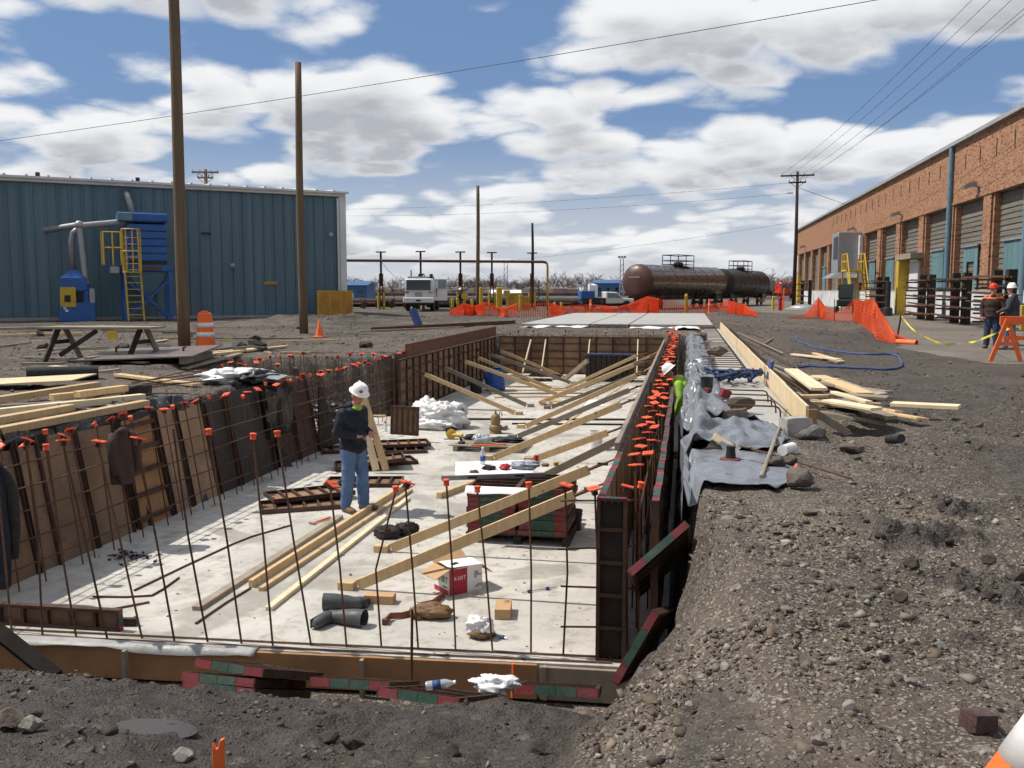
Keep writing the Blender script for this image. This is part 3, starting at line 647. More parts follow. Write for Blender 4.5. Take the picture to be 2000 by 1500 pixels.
# concrete deck poured beyond the pit
def make_deck():
    a = G(1008, 632, 0.12); b = G(1386, 624, 0.12); y0 = 41.5; y1 = 62
    k = MB()
    t = thing('concrete_deck', 'pale concrete deck slab beyond the pit with metal joints', 'concrete slab', ((-7.4 + 1.15) / 2, y0, 0.0))
    cx, cy = t.location.x, t.location.y
    xs = [-7.4, -4.3, -2.55, 1.15]
    for i in range(3):
        x0, x1 = xs[i] + (0.0 if i == 0 else 0.06), xs[i + 1]
        m = MB(); m.box(((x0 + x1) / 2 - cx, (y0 + y1) / 2 - cy, 0.06), (x1 - x0, y1 - y0, 0.18)); m.build('slab_panel', 'deck_concrete', t, bevel=0.01)
    for x in xs[1:3]:
        m = MB(); m.box((x + 0.03 - cx, (y0 + y1) / 2 - cy, 0.035), (0.05, y1 - y0, 0.18)); m.build('joint_rail', 'rust_steel', t)
make_deck()

def make_grit():
    rng = np.random.default_rng(9); n = 1500; x = rng.uniform(-6.8, -.8, n); y = 7.3 + 20 * rng.random(n) ** 1.5; c = fbm(x, y, .9, 3, 77); k = rng.random(n) < np.clip(.35 + 1.2 * c, .05, 1); x, y = x[k], y[k]; n = len(x); sz = .005 * np.exp(rng.normal(0, .5, n))
    B = np.array([(a, b, z) for z in (-1, 1) for a, b in ((-1, -1), (1, -1), (1, 1), (-1, 1))]) * .6; T = np.array([(4, 5, 6, 7), (0, 1, 5, 4), (1, 2, 6, 5), (2, 3, 7, 6), (3, 0, 4, 7)])
    V = (B[None] + rng.normal(0, .25, (n, 8, 3))) * sz[:, None, None] * np.stack([rng.uniform(1, 3, n), rng.uniform(.8, 1.5, n), np.full(n, .8)], 1)[:, None, :] + np.stack([x, y, SLAB + sz * .35], 1)[:, None, :]
    col = np.array([(.16, .13, .10), (.09, .07, .055), (.25, .22, .18)])[rng.integers(0, 3, n)]
    tag(np_mesh('slab_grit', V.reshape(-1, 3), (T[None] + (np.arange(n) * 8)[:, None, None]).reshape(-1, 4), 'gravel', False, ('tint', np.repeat(col, 8, 0))), 'crumbs of dirt and wood scattered on the slab', 'debris', kind='stuff')
make_grit()
# ---------------------------------------------------------------- steel framed form panels
def form_panel(w, h, label, group=None, nrib=4, name='concrete_form', vertical=False):
    """face to +Y, ribs to -Y, origin at the middle of the bottom edge"""
    t = thing(name, label, 'form panel', group=group); T = 0.064; e = 0.008
    for sx in (-1, 1):
        m = MB(); m.box((sx * (w / 2 - e / 2 - 0.001), 0, h / 2), (e, T, h - 0.002))
        m.box((sx * (w / 2 - 0.02), -T / 2 + 0.004, h / 2), (0.022, 0.007, h - 0.03))
        m.build('side_rail', 'form_steel', t)
    MB().box((0, T / 2 - 0.009, h / 2), (w - 2 * e - 0.006, 0.014, h - 2 * e - 0.006)).build('plywood_face', 'plywood', t)
    for z in (e / 2 + .001, h - e / 2 - .001):
        m = MB(); cuts = [(-0.5, -0.25, 0), (-0.25, 0, 1), (0, 0.25, 1), (0.25, 0.5, 0)]
        for a, b, k in cuts:
            m.box(((a + b) / 2 * (w - 2 * e - .004), 0, z), (w * .25 - 0.009, T - 0.004, e), m=k)
            m.box((b * (w - 2 * e - .004) * 0.985, -0.005, z + (0.022 if z < h / 2 else -0.022)), (0.006, T * .8, 0.04), m=k)
        m.box((0, -T / 2 + 0.006, z + (0.014 if z < h / 2 else -0.014)), (w - 2 * e - .01, 0.006, 0.02), m=2)
        m.build('end_rail', ['form_red', 'form_green', 'form_steel'], t)
    rb = None
    for i in range(nrib):
        f = (i + 1) / (nrib + 1)
        if rb is None:
            m = MB()
            if vertical: m.box((0, -0.004, h / 2), (0.006, T * .8, h - 0.03)); m.box((0.01, -T / 2 + .008, h / 2), (0.025, 0.006, h - 0.03))
            else: m.box((0, -0.004, 0), (w - 2 * e - .006, T * .8, 0.006)); m.box((0, -T / 2 + .008, 0.012), (w - 2 * e - 0.05, 0.006, 0.03))
            rb = m.build('rib', 'form_steel', t); o = rb
        else: o = dupc(rb, t)
        o.location = ((f - 0.5) * w, 0, 0) if vertical else (0, 0, f * h)
    return t
FW = 0.61
proto = form_panel(FW, 1.40, 'rusty form panel in the inner row of the long right hand pit wall', 'form panels of the inner right wall')
n_in = 43
for i in range(n_in):
    y = 7.85 + FW * i; o = proto if i == 0 else copy_tree(proto)
    o.location = (-0.665 + random.uniform(-.006, .006), y, SLAB); o.rotation_euler = (0, 0, R(-90))
for i in range(15):
    y = 7.75 + FW * i; copy_tree(proto, (-0.215 + random.uniform(-.005, .005), y, SLAB), (0, 0, R(90)), 'rusty form panel with red and green top rail along the dark trench', 'form panels of the outer trench wall')
for i in range(19):
    copy_tree(proto, (-6.96 + random.uniform(-.006, .006), 22.1 + FW * i, SLAB), (0, 0, R(90)), 'rust stained form panel in the left pit wall below the brown board', 'form panels of the left pit wall')
for i in range(10):
    copy_tree(proto, (-6.6 + FW * i, 33.95, SLAB), (0, 0, 0), 'rust stained form panel in the cross wall closing the far end of the pit', 'form panels of the far cross wall')
# narrow corner panel that ends the right wall towards the camera
pc = form_panel(0.25, 1.40, 'dark form panel with red top closing the near end of the right wall'); pc.children[2].data = pc.children[2].data.copy(); pc.children[2].data.materials[0] = MAT['timber_dark']; pc.location = (-0.575, 7.50, SLAB); pc.rotation_euler = (0, 0, 0)

def board(name, p, q, w, h, mat, label, cat='lumber', group=None, up=(0, 0, 1)):
    m = MB(); m.beam(p, q, w, h, up=up); return m.single(name, mat, label, cat, group, bevel=0.004)

# long boards along the tops of the forms
board('waler_board', (-0.70, 9.7, 0.0), (-0.70, 30.6, 0.005), 0.055, 0.09, 'lumber_old', 'long grey board lying along the top edge of the right pit wall')
board('waler_board', (-6.93, 22.3, 0.135), (-6.93, 33.4, 0.16), 0.05, 0.34, 'rust_steel', 'wide dark brown board standing on top of the left pit wall')

# ---------------------------------------------------------------- reinforcing bars and their caps
def cap_mesh(flat):
    m = MB()
    if flat:
        m.box((0, 0, 0.052), (0.105, 0.105, 0.014), m=0); m.box((0, 0, 0.02), (0.046, 0.046, 0.05), m=1); m.box((0, 0, 0.061), (0.06, 0.012, 0.006), m=0)
    else:
        m.lathe([(0.027, 0.0), (0.024, 0.035), (0.031, 0.04), (0.031, 0.052), (0.026, 0.056)], 10, m=0)
    return m.mesh('cap', ['cap_orange', 'cap_stem'], bevel=0.002)
CAPS = {1: cap_mesh(True), 0: cap_mesh(False)}
def put_cap(parent, p, flat, tilt=0.0, base=(0, 0, 0)):
    o = bpy.data.objects.new('cap', CAPS[1 if flat else 0]); COL.objects.link(o); o.parent = parent; o.location = Vector(p) - Vector(base)
    o.rotation_euler = (random.gauss(0, tilt), random.gauss(0, tilt), random.uniform(0, 3.14)); return o
def bar(parent, pts, r=0.0085, base=(0, 0, 0), name='bar', n=6):
    m = MB(); m.tube([Vector(p) - Vector(base) for p in pts], r, n); return m.build(name, 'rebar', parent, smooth=0.7)
def Fy(px): return float(np.interp(px, [0, 1200], [7.12, 7.55]))
# front row: (base px, base py, top px, top py, cap: 1 square / 0 round, knee)
front = [(23, 1235, -12, 868, 1, None), (83, 1242, 50, 866, 1, None), (149, 1245, 90, 876, 0, None), (210, 1250, 124, 868, 1, None), (278, 1249, 192, 870, 1, None), (341, 1254, 268, 864, 1, None),
         (406, 1256, 338, 838, None, None), (472, 1259, 408, 846, 0, None), (533, 1263, 494, 855, 0, None), (608, 1263, 542, 850, 0, None), (677, 1266, 645, 952, 1, None), (745, 1265, 773, 958, 0, (734, 1112)),
         (817, 1269, 792, 950, 1, None), (890, 1271, 872, 945, 0, None), (962, 1272, 932, 958, 0, None), (1037, 1276, 1033, 950, 0, None), (1100, 1280, 1104, 955, 1, None), (1170, 1282, 1162, 962, 1, None)]
fb = thing('rebar_mat', 'row of thin upright rebars with orange caps along the front lip of the slab', 'rebar', (-3.2, 7.3, SLAB))
for bx, by, tx, ty, cp, knee in front:
    b0 = G(bx, by, SLAB - 0.01); top = D(tx, ty, b0.y)
    pts = [b0, top] if knee is None else [b0, D(knee[0], knee[1], b0.y), top]
    if knee is None: pts.insert(1, b0.lerp(top, 0.5) + Vector((random.gauss(0, .012), 0.01, 0)))
    bar(fb, pts, 0.0095, fb.location)
    if cp is not None: put_cap(fb, top - Vector((0, 0, 0.015)), cp, 0.22 if cp else 0.05, fb.location)
for dy, z in ((0.0, SLAB + 0.012), (-0.12, SLAB + 0.01)):
    a = G(20, 1237, SLAB); b = G(1175, 1284, SLAB)
    bar(fb, [a + Vector((-1.2, dy, 0.012)), (a + b) / 2 + Vector((0, dy + 0.015, 0.012)), b + Vector((0.1, dy, 0.012))], 0.0085, fb.location)
# the short return mat at the end of the right wall
rm = thing('rebar_mat', 'short rebar ladder with four crossbars at the near end of the right wall', 'rebar', (-0.6, 7.6, SLAB))
for bx, by, tx, ty, cp in ((1226, 1245, 1223, 958, 1), (1247, 1200, 1250, 950, 0)):
    b0 = D(bx, by, 7.62); b0.z = SLAB; top = D(tx, ty, 7.62); bar(rm, [b0, top], 0.0095, rm.location); put_cap(rm, top - Vector((0, 0, .015)), cp, .15, rm.location)
for (ax, ay, bx, by) in ((1095, 978, 1247, 977), (1090, 1073, 1244, 1066), (1095, 1145, 1240, 1150), (1095, 1224, 1226, 1225)):
    bar(rm, [D(ax, ay, 7.56), D(bx, by, 7.6)], 0.0095, rm.location)
# left mat before the leaning sheets
lm = thing('rebar_mat', 'long capped rebar mat standing before the leaning plywood sheets', 'rebar', (-6.72, 12, SLAB))
y = 7.5; k = 0
while y < 17.0:
    tx = -6.74 - 0.16 + random.gauss(0, .03); zt = 0.04 + random.gauss(0, .035)
    p0 = Vector((-6.70 + random.gauss(0, .02), y, SLAB)); p1 = Vector((tx, y + random.gauss(0, .05), zt))
    bar(lm, [p0, p1], 0.0085, lm.location); put_cap(lm, p1 - Vector((0, 0, .012)), k % 3 != 1, 0.3, lm.location); y += random.uniform(.24, .36); k += 1
for z in (-1.2, -0.93, -0.66, -0.4, -0.15):
    f = (z - SLAB) / 1.5
    bar(lm, [(-6.68 - 0.17 * f, yy, z + random.gauss(0, .012)) for yy in np.linspace(7.0, 17.2, 7)], 0.0085, lm.location)
# mats round the side bay
nm = thing('rebar_mat', 'tied rebar grid with orange caps closing the side bay behind the worker', 'rebar', (-7.0, 19.3, SLAB))
for i in range(15):
    y = 17.2 + i * 0.31; p1 = Vector((-7.05 + random.gauss(0, .04), y + random.gauss(0, .04), 0.02 + random.gauss(0, .04)))
    bar(nm, [(-7.0, y, SLAB), p1], 0.0085, nm.location); put_cap(nm, p1 - Vector((0, 0, .012)), i % 4 != 2, 0.25, nm.location)
for z in (-1.25, -1.0, -0.75, -0.5, -0.25):
    bar(nm, [(-7.02, 17.0, z), (-7.03, 19.3, z + .02), (-7.02, 21.7, z - .01)], 0.0085, nm.location)
nb = thing('rebar_mat', 'capped rebar row at the earth back of the side bay', 'rebar', (-9.2, 19.3, SLAB))
for i in range(15):
    y = 17.2 + i * 0.3; p1 = Vector((-9.3 + random.gauss(0, .05), y, 0.08 + random.gauss(0, .07)))
    bar(nb, [(-9.2, y, SLAB), p1], 0.0085, nb.location); put_cap(nb, p1 - Vector((0, 0, .012)), i % 3 != 1, 0.3, nb.location)
for z in (-1.2, -0.8, -0.4): bar(nb, [(-9.22, 17.1, z), (-9.24, 21.5, z)], 0.0085, nb.location)
for z in (-1.1, -0.6): bar(nb, [(-9.2, 21.4, z), (-7.3, 21.45, z)], 0.0085, nb.location)
for i in range(6):
    x = -9.0 + .3 * i; p1 = Vector((x, 21.45, 0.05 + random.gauss(0, .05))); bar(nb, [(x, 21.42, SLAB), p1], 0.0085, nb.location); put_cap(nb, p1, 1, .3, nb.location)
# bars between the two right hand form rows
wm = thing('rebar_mat', 'dense double row of square orange caps along the right hand wall', 'rebar', (-0.36, 20, SLAB))
y = 8.3; k = 0
while y < 33.6:
    for x in ((-0.47, -0.32) if k % 2 else (-0.40,)):
        p1 = Vector((x + random.gauss(0, .018), y + random.gauss(0, .04), 0.03 + random.gauss(0, .015)))
        bar(wm, [(x, y, SLAB), p1], 0.0085, wm.location, n=5); put_cap(wm, p1 - Vector((0, 0, .012)), True, 0.13, wm.location)
    y += random.uniform(.42, .56); k += 1
for y in np.linspace(31.5, 34.2, 12):
    p1 = Vector((-0.5 + random.uniform(-.15, .3), y, 0.12 + random.gauss(0, .06))); bar(wm, [(p1.x, y, SLAB), p1], 0.0085, wm.location, n=5); put_cap(wm, p1, True, .4, wm.location)
for z in (-1.1, -0.7, -0.25): bar(wm, [(-0.37, 8.0, z), (-0.37, 33.8, z)], 0.0085, wm.location, n=5)
fm = thing('rebar_mat', 'row of small capped dowels standing behind the far cross wall', 'rebar', (-4, 34.3, SLAB))
for i, px in enumerate((997, 1012, 1025, 1042, 1052, 1105, 1165, 1183, 1228, 1247, 1261, 1276)):
    p1 = D(px, 654, 34.25); p1.z = 0.09 + random.gauss(0, .03); bar(fm, [(p1.x, 34.25, SLAB), p1], 0.0085, fm.location, n=5); put_cap(fm, p1, i % 2, .1, fm.location)
y = 22.2
lw = thing('rebar_mat', 'line of orange caps just behind the left pit wall', 'rebar', (-7.1, 24, SLAB))
while y < 27.5:
    p1 = Vector((-7.12 + random.gauss(0, .03), y, 0.03 + random.gauss(0, .03))); bar(lw, [(-7.12, y, SLAB), p1], 0.0085, lw.location, n=5); put_cap(lw, p1, True, .25, lw.location); y += .3

# ---------------------------------------------------------------- braces of the walls
def brace(low, high, tie, mat, label, side, w=0.042, h=0.11, group=None, block=True):
    a = G(*low, SLAB + 0.05); b = D(*high, a.y); t = thing('wall_brace', label, 'brace', (a.x, a.y, SLAB), group=group); o = t.location
    MB().beam(a - o, b - o, w, h).build('timber', mat, t, bevel=0.004)
    wallx = -0.705 if side > 0 else -6.915; d = (b - a).normalized(); wall = Vector((wallx, a.y, b.z + d.z / abs(d.x) * abs(wallx - b.x)))
    wall.z = min(wall.z, -0.12); mid = b.lerp(wall, 0.45)
    m = MB(); m.tube([b - o - d * 0.12, wall - o], 0.011, 6); m.tube([b - o, mid - o], 0.02, 6)
    m.box(mid - o, (0.12, 0.03, 0.03)); m.box(wall - o, (0.02, 0.1, 0.1)); m.build('turnbuckle', 'rust_steel', t)
    if block:
        s = 1 if side > 0 else -1; c = a - o + Vector((-0.03 * s, 0.0, -0.008))
        MB().box(c + Vector((-0.09 * s, 0, 0)), (0.17, 0.14, 0.082)).build('foot_block', mat, t, bevel=0.004)
    return t
RB = [((700, 1142), (1122, 968), 'lumber', 'pale timber brace running down beside the open carton', .115), ((765, 1070), (1150, 917), 'lumber', 'pale timber brace passing before the stacked form panels', .115),
      ((966, 893), (1213, 790), 'lumber', 'long clean timber brace reaching down behind the pallet of tools', .12), ((1046, 896), (1187, 845), 'lumber', 'short pale brace beside the white bucket', .12),
      ((1012, 852), (1229, 762), 'lumber_old', 'grey weathered brace beside the pump on the right side', .11), ((1028, 832), (1243, 734), 'lumber', 'yellowish brace crossing over the long slab joint bar', .11),
      ((1078, 795), (1253, 728), 'lumber_old', 'dark weathered brace by the small block pallet', .10), ((1094, 770), (1260, 704), 'lumber_old', 'dark slim brace just short of the black crate', .10), ((1104, 759), (1243, 695), 'lumber', 'light brace propping the right wall by the black crate', .10)]
for lo, hi, mt, lab, h in RB: brace(lo, hi, None, mt, lab, 1, h=h)
for i, (yy, mt) in enumerate(((24.6, 'lumber'), (26.2, 'lumber_old'), (27.6, 'lumber'), (29.0, 'lumber_old'), (30.6, 'lumber'), (13.2, 'lumber_old'))):
    t = thing('wall_brace', ('tan', 'grey', 'pale', 'dark', 'yellowish', 'low weathered')[i] + ' brace in the crowded far group against the right wall' if i < 5 else 'low weathered brace behind the stacked form panels', 'brace', (-3.9 + .25 * i, yy, SLAB)); o = t.location
    MB().beam(Vector((0, 0, .05)), Vector((2.55 - .1 * i, .1, 1.12)), .045, .11).build('timber', mt, t, bevel=.004); MB().tube([Vector((2.5 - .1 * i, .1, 1.1)), Vector((-.71, yy + .1, -.15)) - o], .014, 6).build('turnbuckle', 'rust_steel', t)
LB = [((1005, 806), (830, 731), 'lumber', 'brace of the left wall ending beside the white bulk bag'), ((1028, 791), (869, 719), 'lumber_old', 'grey brace of the left wall over the blue drum'),
      ((1092, 771), (908, 706), 'lumber', 'third brace of the left wall counted from the white bulk bag'), ((1077, 759), (934, 699), 'lumber', 'tan brace of the left wall behind the blue drum'),
      ((1114, 747), (954, 691), 'lumber_old', 'grey long brace of the left wall reaching the middle of the slab'), ((1097, 735), (978, 685), 'lumber', 'tan brace of the left wall close to the far corner'), ((1119, 719), (1000, 677), 'lumber_old', 'last grey brace of the left wall in the far corner')]
for lo, hi, mt, lab in LB: brace(lo, hi, None, mt, lab, -1, h=0.11)
for i, (tx, ty, bx, by) in enumerate(((1037, 664, 1019, 728), (1066, 664, 1056, 718), (1152, 664, 1145, 704), (1246, 664, 1244, 695))):
    a = D(tx, ty, 33.85); b = D(bx, by, 32.6); b.z = SLAB + .02
    board('prop_stud', b, a, .04, .09, 'lumber_pale', 'slim pale stud propped steeply against the far cross wall', 'lumber', 'studs propping the far wall')
board('loose_beam', G(1103, 741, SLAB + .08), D(1148, 704, 30.0), .09, .14, 'lumber_old', 'dark heavy beam leaning across the far corner beside the black crate')
board('thin_pole', G(1087, 838, SLAB + .03), DX(1300, 698, -0.74), .03, .03, 'lumber', 'thin wooden stick leaning across all the right hand braces')

# ---------------------------------------------------------------- leaning sheets along the left bank
def lean_sheet(px0, px1, mat, label, top=-0.02, name='plywood_sheet', ribs=False, cat='plywood sheet', dx=0.0):
    y0 = DX(px0, 950, -7.08).y; y1 = DX(px1, 950, -7.08).y; w = max(y1 - y0, .2); cy = (y0 + y1) / 2
    t = thing(name, label, cat, (-6.93 + dx, cy, SLAB), rz=R(90 + random.uniform(-3, 3)))
    hgt = top - SLAB + 0.05; ang = math.atan2(0.27, hgt)
    rot = Matrix.Rotation(-ang, 3, 'X')
    MB().box(rot @ Vector((0, 0.03, hgt / 2)), (w - 0.02, 0.02, hgt), rot).build('sheet', mat, t, bevel=0.002)
    if ribs:
        for i in range(5): MB().box(rot @ Vector((0, 0.0, 0.12 + i * (hgt - .2) / 4)), (w - 0.04, 0.05, 0.06), rot).build('batten', 'form_steel', t)
        for s in (-1, 1): MB().box(rot @ Vector((s * (w / 2 - .02), -0.002, hgt / 2)), (0.02, 0.06, hgt), rot).build('side_rail', 'form_steel', t)
    else:
        for s in (-1, 1): MB().box(rot @ Vector((s * (w / 2 - .012), 0.0, hgt / 2)), (0.012, 0.05, hgt), rot).build('side_rail', 'form_steel', t)
    for ob in t.children: pass
    return t
LS = [(-90, -25, 'plywood', 'tan plywood sheet leaning at the left end behind the hung blue coat', 0), (-22, 45, 'plywood', 'plywood sheet half covered by the hung blue coat', 0), (48, 88, 'plywood_grey', 'brown sheet between the blue coat and the dull brown jacket', 0), (90, 165, 'plywood_grey', 'wide grey brown sheet just left of the hanging brown jacket', 0),
      (168, 240, 'plywood_grey', 'grey brown sheet behind the hanging brown jacket', 0), (250, 318, 'edge_form', 'orange brown panel with dark cross battens leaning on the bank', 1), (322, 358, 'plywood_grey', 'narrow brown sheet right of the battened orange panel', 0),
      (362, 410, 'plywood_grey', 'plain brown sheet second right of the battened orange panel', 0), (416, 455, 'poly_black', 'black coated sheet leaning among the brown ones', 0), (458, 528, 'poly_black', 'wide black coated sheet next to the hanging plastic', 0), (536, 574, 'form_steel', 'dark red brown sheet near the corner of the side bay', 0), (576, 612, 'form_steel', 'last red brown sheet at the corner of the side bay', 0)]
for a, b, mt, lab, rb in LS: lean_sheet(a, b, mt, lab, ribs=bool(rb), top=-0.04 + random.uniform(-.04, .05))
m = MB(); m.prism([(16.6, SLAB), (17.7, SLAB), (16.7, -0.1)], -6.97, -6.93, 'x'); m.single('corner_gusset', 'timber_dark', 'black triangular board at the corner of the side bay', 'board')

# plastic film folded over the top of the left bank
def film(name, mat, label, ya, yb, xin, xout, drop, seed, cat='plastic sheet'):
    m = MB()
    def fn(u, s):
        y = ya + (yb - ya) * u; n = fbm(y, s * 3.0, 1.7, 3, seed); n2 = fbm(y, s * 2.0, 6.0, 2, seed + 3); f = np.clip((s - .3) / .7, 0, 1)
        xo = xin + (xout * (1 + .3 * n) - xin) * f; hang = s < .3
        return np.where(hang, xin + .03 * n, xo), y, np.where(hang, .05 + .03 * n2 - drop * (.3 - s) / .3 * (1 + .4 * n), H(xo, y) + .06 + .05 * np.maximum(0, n) + .035 * n2 * (1 - f))
    m.nsheet(fn, int((yb - ya) * 9), 16, .006); return m.single(name, mat, label, cat, smooth=True)
film('plastic_sheet', 'poly_black', 'crumpled black plastic lapped over the top of the left bank', 9.6, 12.8, -7.22, -7.75, 0.12, 81)
film('plastic_sheet', 'poly_black', 'black plastic over the bank by the hung blue coat', 7.8, 9.3, -7.2, -7.9, 0.10, 85)
film('plastic_sheet', 'poly_black', 'shiny plastic hanging over the bank beside the red brown sheets', 14.6, 15.7, -7.05, -7.5, 0.6, 88)

# coats hung on the bars
def coat(name, mat, label, p, w, h, sleeve=True, rz=0.0, mat2=None):
    t = thing(name, label, 'jacket', (p[0], p[1], p[2] - h), rz=rz)
    m = MB()
    def fn(u, v):
        a = u * math.tau; z = h * v; wd = w * (0.36 + 0.14 * math.sin(v * 2.6)) * (1 - 0.55 * max(0, v - .8) / .2); fold = 1 + 0.16 * math.sin(a * 5 + v * 3) + 0.1 * math.sin(a * 3 - v * 5)
        return (math.cos(a) * wd * fold, math.sin(a) * 0.07 * fold * (1.2 - v * .6), z)
    m.sheet(fn, 30, 14); m.build('body', mat, t, smooth=True)
    for s in (-1, 1):
        m = MB(); m.tube([(s * w * .32, 0, h * .93), (s * w * .5, -0.03, h * .75), (s * w * .5, -0.05, h * .45), (s * w * .44, -0.04, h * .2)], [.05, .062, .055, .045], 9); m.build('sleeve', mat2 or mat, t, smooth=True)
    m = MB(); m.ell((0, -0.02, h * .97), (w * .2, .06, .05)); m.build('collar', mat2 or mat, t, smooth=True)
    return t
_q = D(30, 905, 8.0); coat('hanging_coat', 'jacket_navy', 'long dark navy coat hung on the rebar mat with black sleeves', (-6.6, 7.72, 0.0), 0.36, 1.25, mat2='cloth_dark', rz=R(75))
coat('hanging_jacket', 'jacket_brown', 'dull brown work jacket hung on the capped rebar', (-6.68, 9.95, -0.02), 0.34, 0.66, rz=R(70), mat2='jacket_brown')

# ---------------------------------------------------------------- front edge board and what lies before it
board('edge_board', (-7.0, 6.905, SLAB - 0.155), (-1.17, 7.325, SLAB - 0.155), .035, .30, 'edge_form', 'long orange brown edge board along the front of the slab')
board('edge_board', (-1.15, 7.325, SLAB - 0.16), (-0.2, 7.385, SLAB - 0.165), .035, .285, 'lumber_old', 'shorter grey edge board along the front of the slab')
def lipfilm():
    m = MB()
    def fn(u, v):
        x = -6.6 + 3.0 * u; yf = 6.905 + (x + 7.0) * 0.0713 - 0.035; n = fb1(x, v, 1.6, 3, 90)
        y = yf + (0.11 + .06 * n) * v; z = SLAB + 0.012 + 0.04 * max(0, n) * (1 - v) - (0.06 * (0.25 - v) / 0.25 * (1 + n) if v < .25 else 0)
        return (x, y - (0.015 if v < .25 else 0), z)
    m.sheet(fn, 60, 8, thick=0.004); m.single('film_strip', 'film_dull', 'wavy strip of pale plastic film on the slab lip', 'plastic sheet', smooth=True)
lipfilm()
for px, y0, y1, mt, lab, r in ((803, 1190, 1325, 'rebar', 'rusty steel stake driven before the orange brown edge board', .012), (1001, 1296, 1335, 'safety_orange', 'small orange stake on the edge board by the white bag', .014)):
    a = D(px, y1, 6.95 if px < 900 else 7.1); b = D(px + 2, y0, a.y); a.z -= 0.12; MB().tube([a, b], r, 8).single('stake', mt, lab, 'stake')
for px in (250, 710 // 1, 1065):
    a = D(px, 1340, 6.87 + px * .00042); b = a.copy(); b.z = SLAB + .0
    MB().beam(a - Vector((0, .03, .1)), b - Vector((0, .03, 0)), .05, .03).single('stake', 'lumber_old', 'short wooden peg against the slab edge board', 'stake', 'pegs along the edge board')
def flat(panel_src, p, rz, label, tilt=0.0, roll=0.0, group=None):
    o = copy_tree(panel_src, p, None, label, group)
    o.rotation_euler = (Matrix.Rotation(rz, 3, 'Z') @ Matrix.Rotation(roll, 3, 'Y') @ Matrix.Rotation(R(-90) + tilt, 3, 'X')).to_euler()
    if group is None and 'group' in o: del o['group']
    return o
pz = lambda px, py, y: D(px, py, y)
FP = form_panel(FW, 0.92, 'lowest red and green form panel of the trio before the edge board', None); FP.rotation_euler = (R(-90) + R(-24), 0, R(-5)); FP.location = D(425, 1345, 6.0)
flat(FP, D(424, 1327, 6.04), R(-2), 'middle red and green form panel of the trio before the edge board', R(-24))
flat(FP, D(445, 1304, 6.1), R(-8), 'topmost red and green form panel of the trio before the edge board', R(-24))
flat(FP, D(682, 1336, 6.1), R(2), 'form panel lying in the mud beside the trio', R(-23))
flat(FP, D(815, 1362, 5.85), R(-6), 'form panel lying under the white bag', R(-22))
flat(FP, D(1085, 1350, 6.1), R(4), 'form panel half buried in gravel by the grey edge board', R(-22))
# two panels standing on end in the near trench
for (ax, ay, bx, by, yy, lab) in ((1205, 1325, 1275, 1205, 6.5, 'form panel on end in the trench mouth with its red green red end up'), (1256, 1097, 1316, 1045, 7.1, 'form panel leaning in the trench behind the other upended panel')):
    a = D(ax, ay, yy); b = D(bx, by, yy + .1); c = (a + b) / 2; X_ = (b - a).normalized(); Z_ = Vector((0.0, -.86, .5)); Z_ = (Z_ - X_ * Z_.dot(X_)).normalized(); Y_ = Z_.cross(X_)
    o = copy_tree(FP, None, None, lab); rot = Matrix((X_, Y_, Z_)).transposed(); o.rotation_euler = rot.to_euler(); o.location = c - rot @ Vector((0, 0, .92))
# channel lying on the slab at the left, dark plank below it
ch = form_panel(0.2, 1.45, 'narrow dark red form strip lying on edge on the slab front', None, nrib=5); a = G(238, 1232, SLAB); ch.location = a + Vector((-.0, 0, 0.102)); ch.rotation_euler = (Matrix.Rotation(R(2), 3, 'Z') @ Matrix.Rotation(R(-90), 3, 'Y')).to_euler()
board('short_stub', G(236, 1214, SLAB + .04), G(268, 1214, SLAB + .04), .05, .07, 'timber_dark', 'black short stub sticking out behind the dark red form strip')
board('dark_plank', D(-10, 1228, 6.75), D(108, 1322, 6.45) , .13, .05, 'plank_black', 'black plank sloping down at the left end of the edge board', up=(0.4, -.5, 1))

# ---------------------------------------------------------------- things lying on the slab
S = lambda px, py, dz=0.0: G(px, py, SLAB) + Vector((0, 0, dz))
def lum(name, a, b, w, h, mat, label, dz=0.0): return board(name, S(*a) + Vector((0, 0, h / 2 + dz)), S(*b) + Vector((0, 0, h / 2 + dz)), w, h, mat, label)
lum('loose_board', (384, 1193), (664, 1012), .10, .045, 'lumber_old', 'grey topped board lying loose nearest the rebar offcuts')
lum('loose_board', (490, 1148), (800, 948), .055, .085, 'lumber', 'upper yellow stud of the pair lying by the worker')
lum('loose_board', (510, 1155), (803, 960), .06, .045, 'lumber', 'lower yellow stud of the pair lying by the worker')
lum('loose_board', (525, 1193), (797, 976), .075, .042, 'lumber_pale', 'single pale stud lying apart next to the rubber boots')
lum('loose_board', (857, 974), (935, 945), .09, .09, 'lumber', 'short stud end poking out behind the stacked form panels')
def offcut(pts, label): MB().tube([S(*p) + Vector((0, 0, .012)) for p in pts], 0.0105, 6).single('rebar_offcut', 'rebar', label, 'rebar', smooth=0.7)
offcut([(262, 1155), (360, 1108), (455, 1064), (490, 1050), (569, 1027)], 'long kinked rebar lying across the slab')
offcut([(182, 1167), (245, 1168), (297, 1165), (318, 1153), (350, 1130)], 'short bent rebar on the slab')
offcut([(203, 1195), (292, 1178)], 'straight rebar stub before the short bent one')
offcut([(382, 1220), (440, 1180), (490, 1150)], 'rebar lying from under the yellow studs')
for z, yy in ((820, 0), (829, 0)):
    a = S(905 if z == 820 else 1000, z, .02); b = S(1243, z + (1 if z == 820 else 2), .02)
    MB().beam(a, b, .09 if z == 820 else .03, .04).single('joint_bar', 'timber_dark', 'long dark bar lying right across the slab' if z == 820 else 'thin dark rod lying across the slab behind the pump', 'bar')
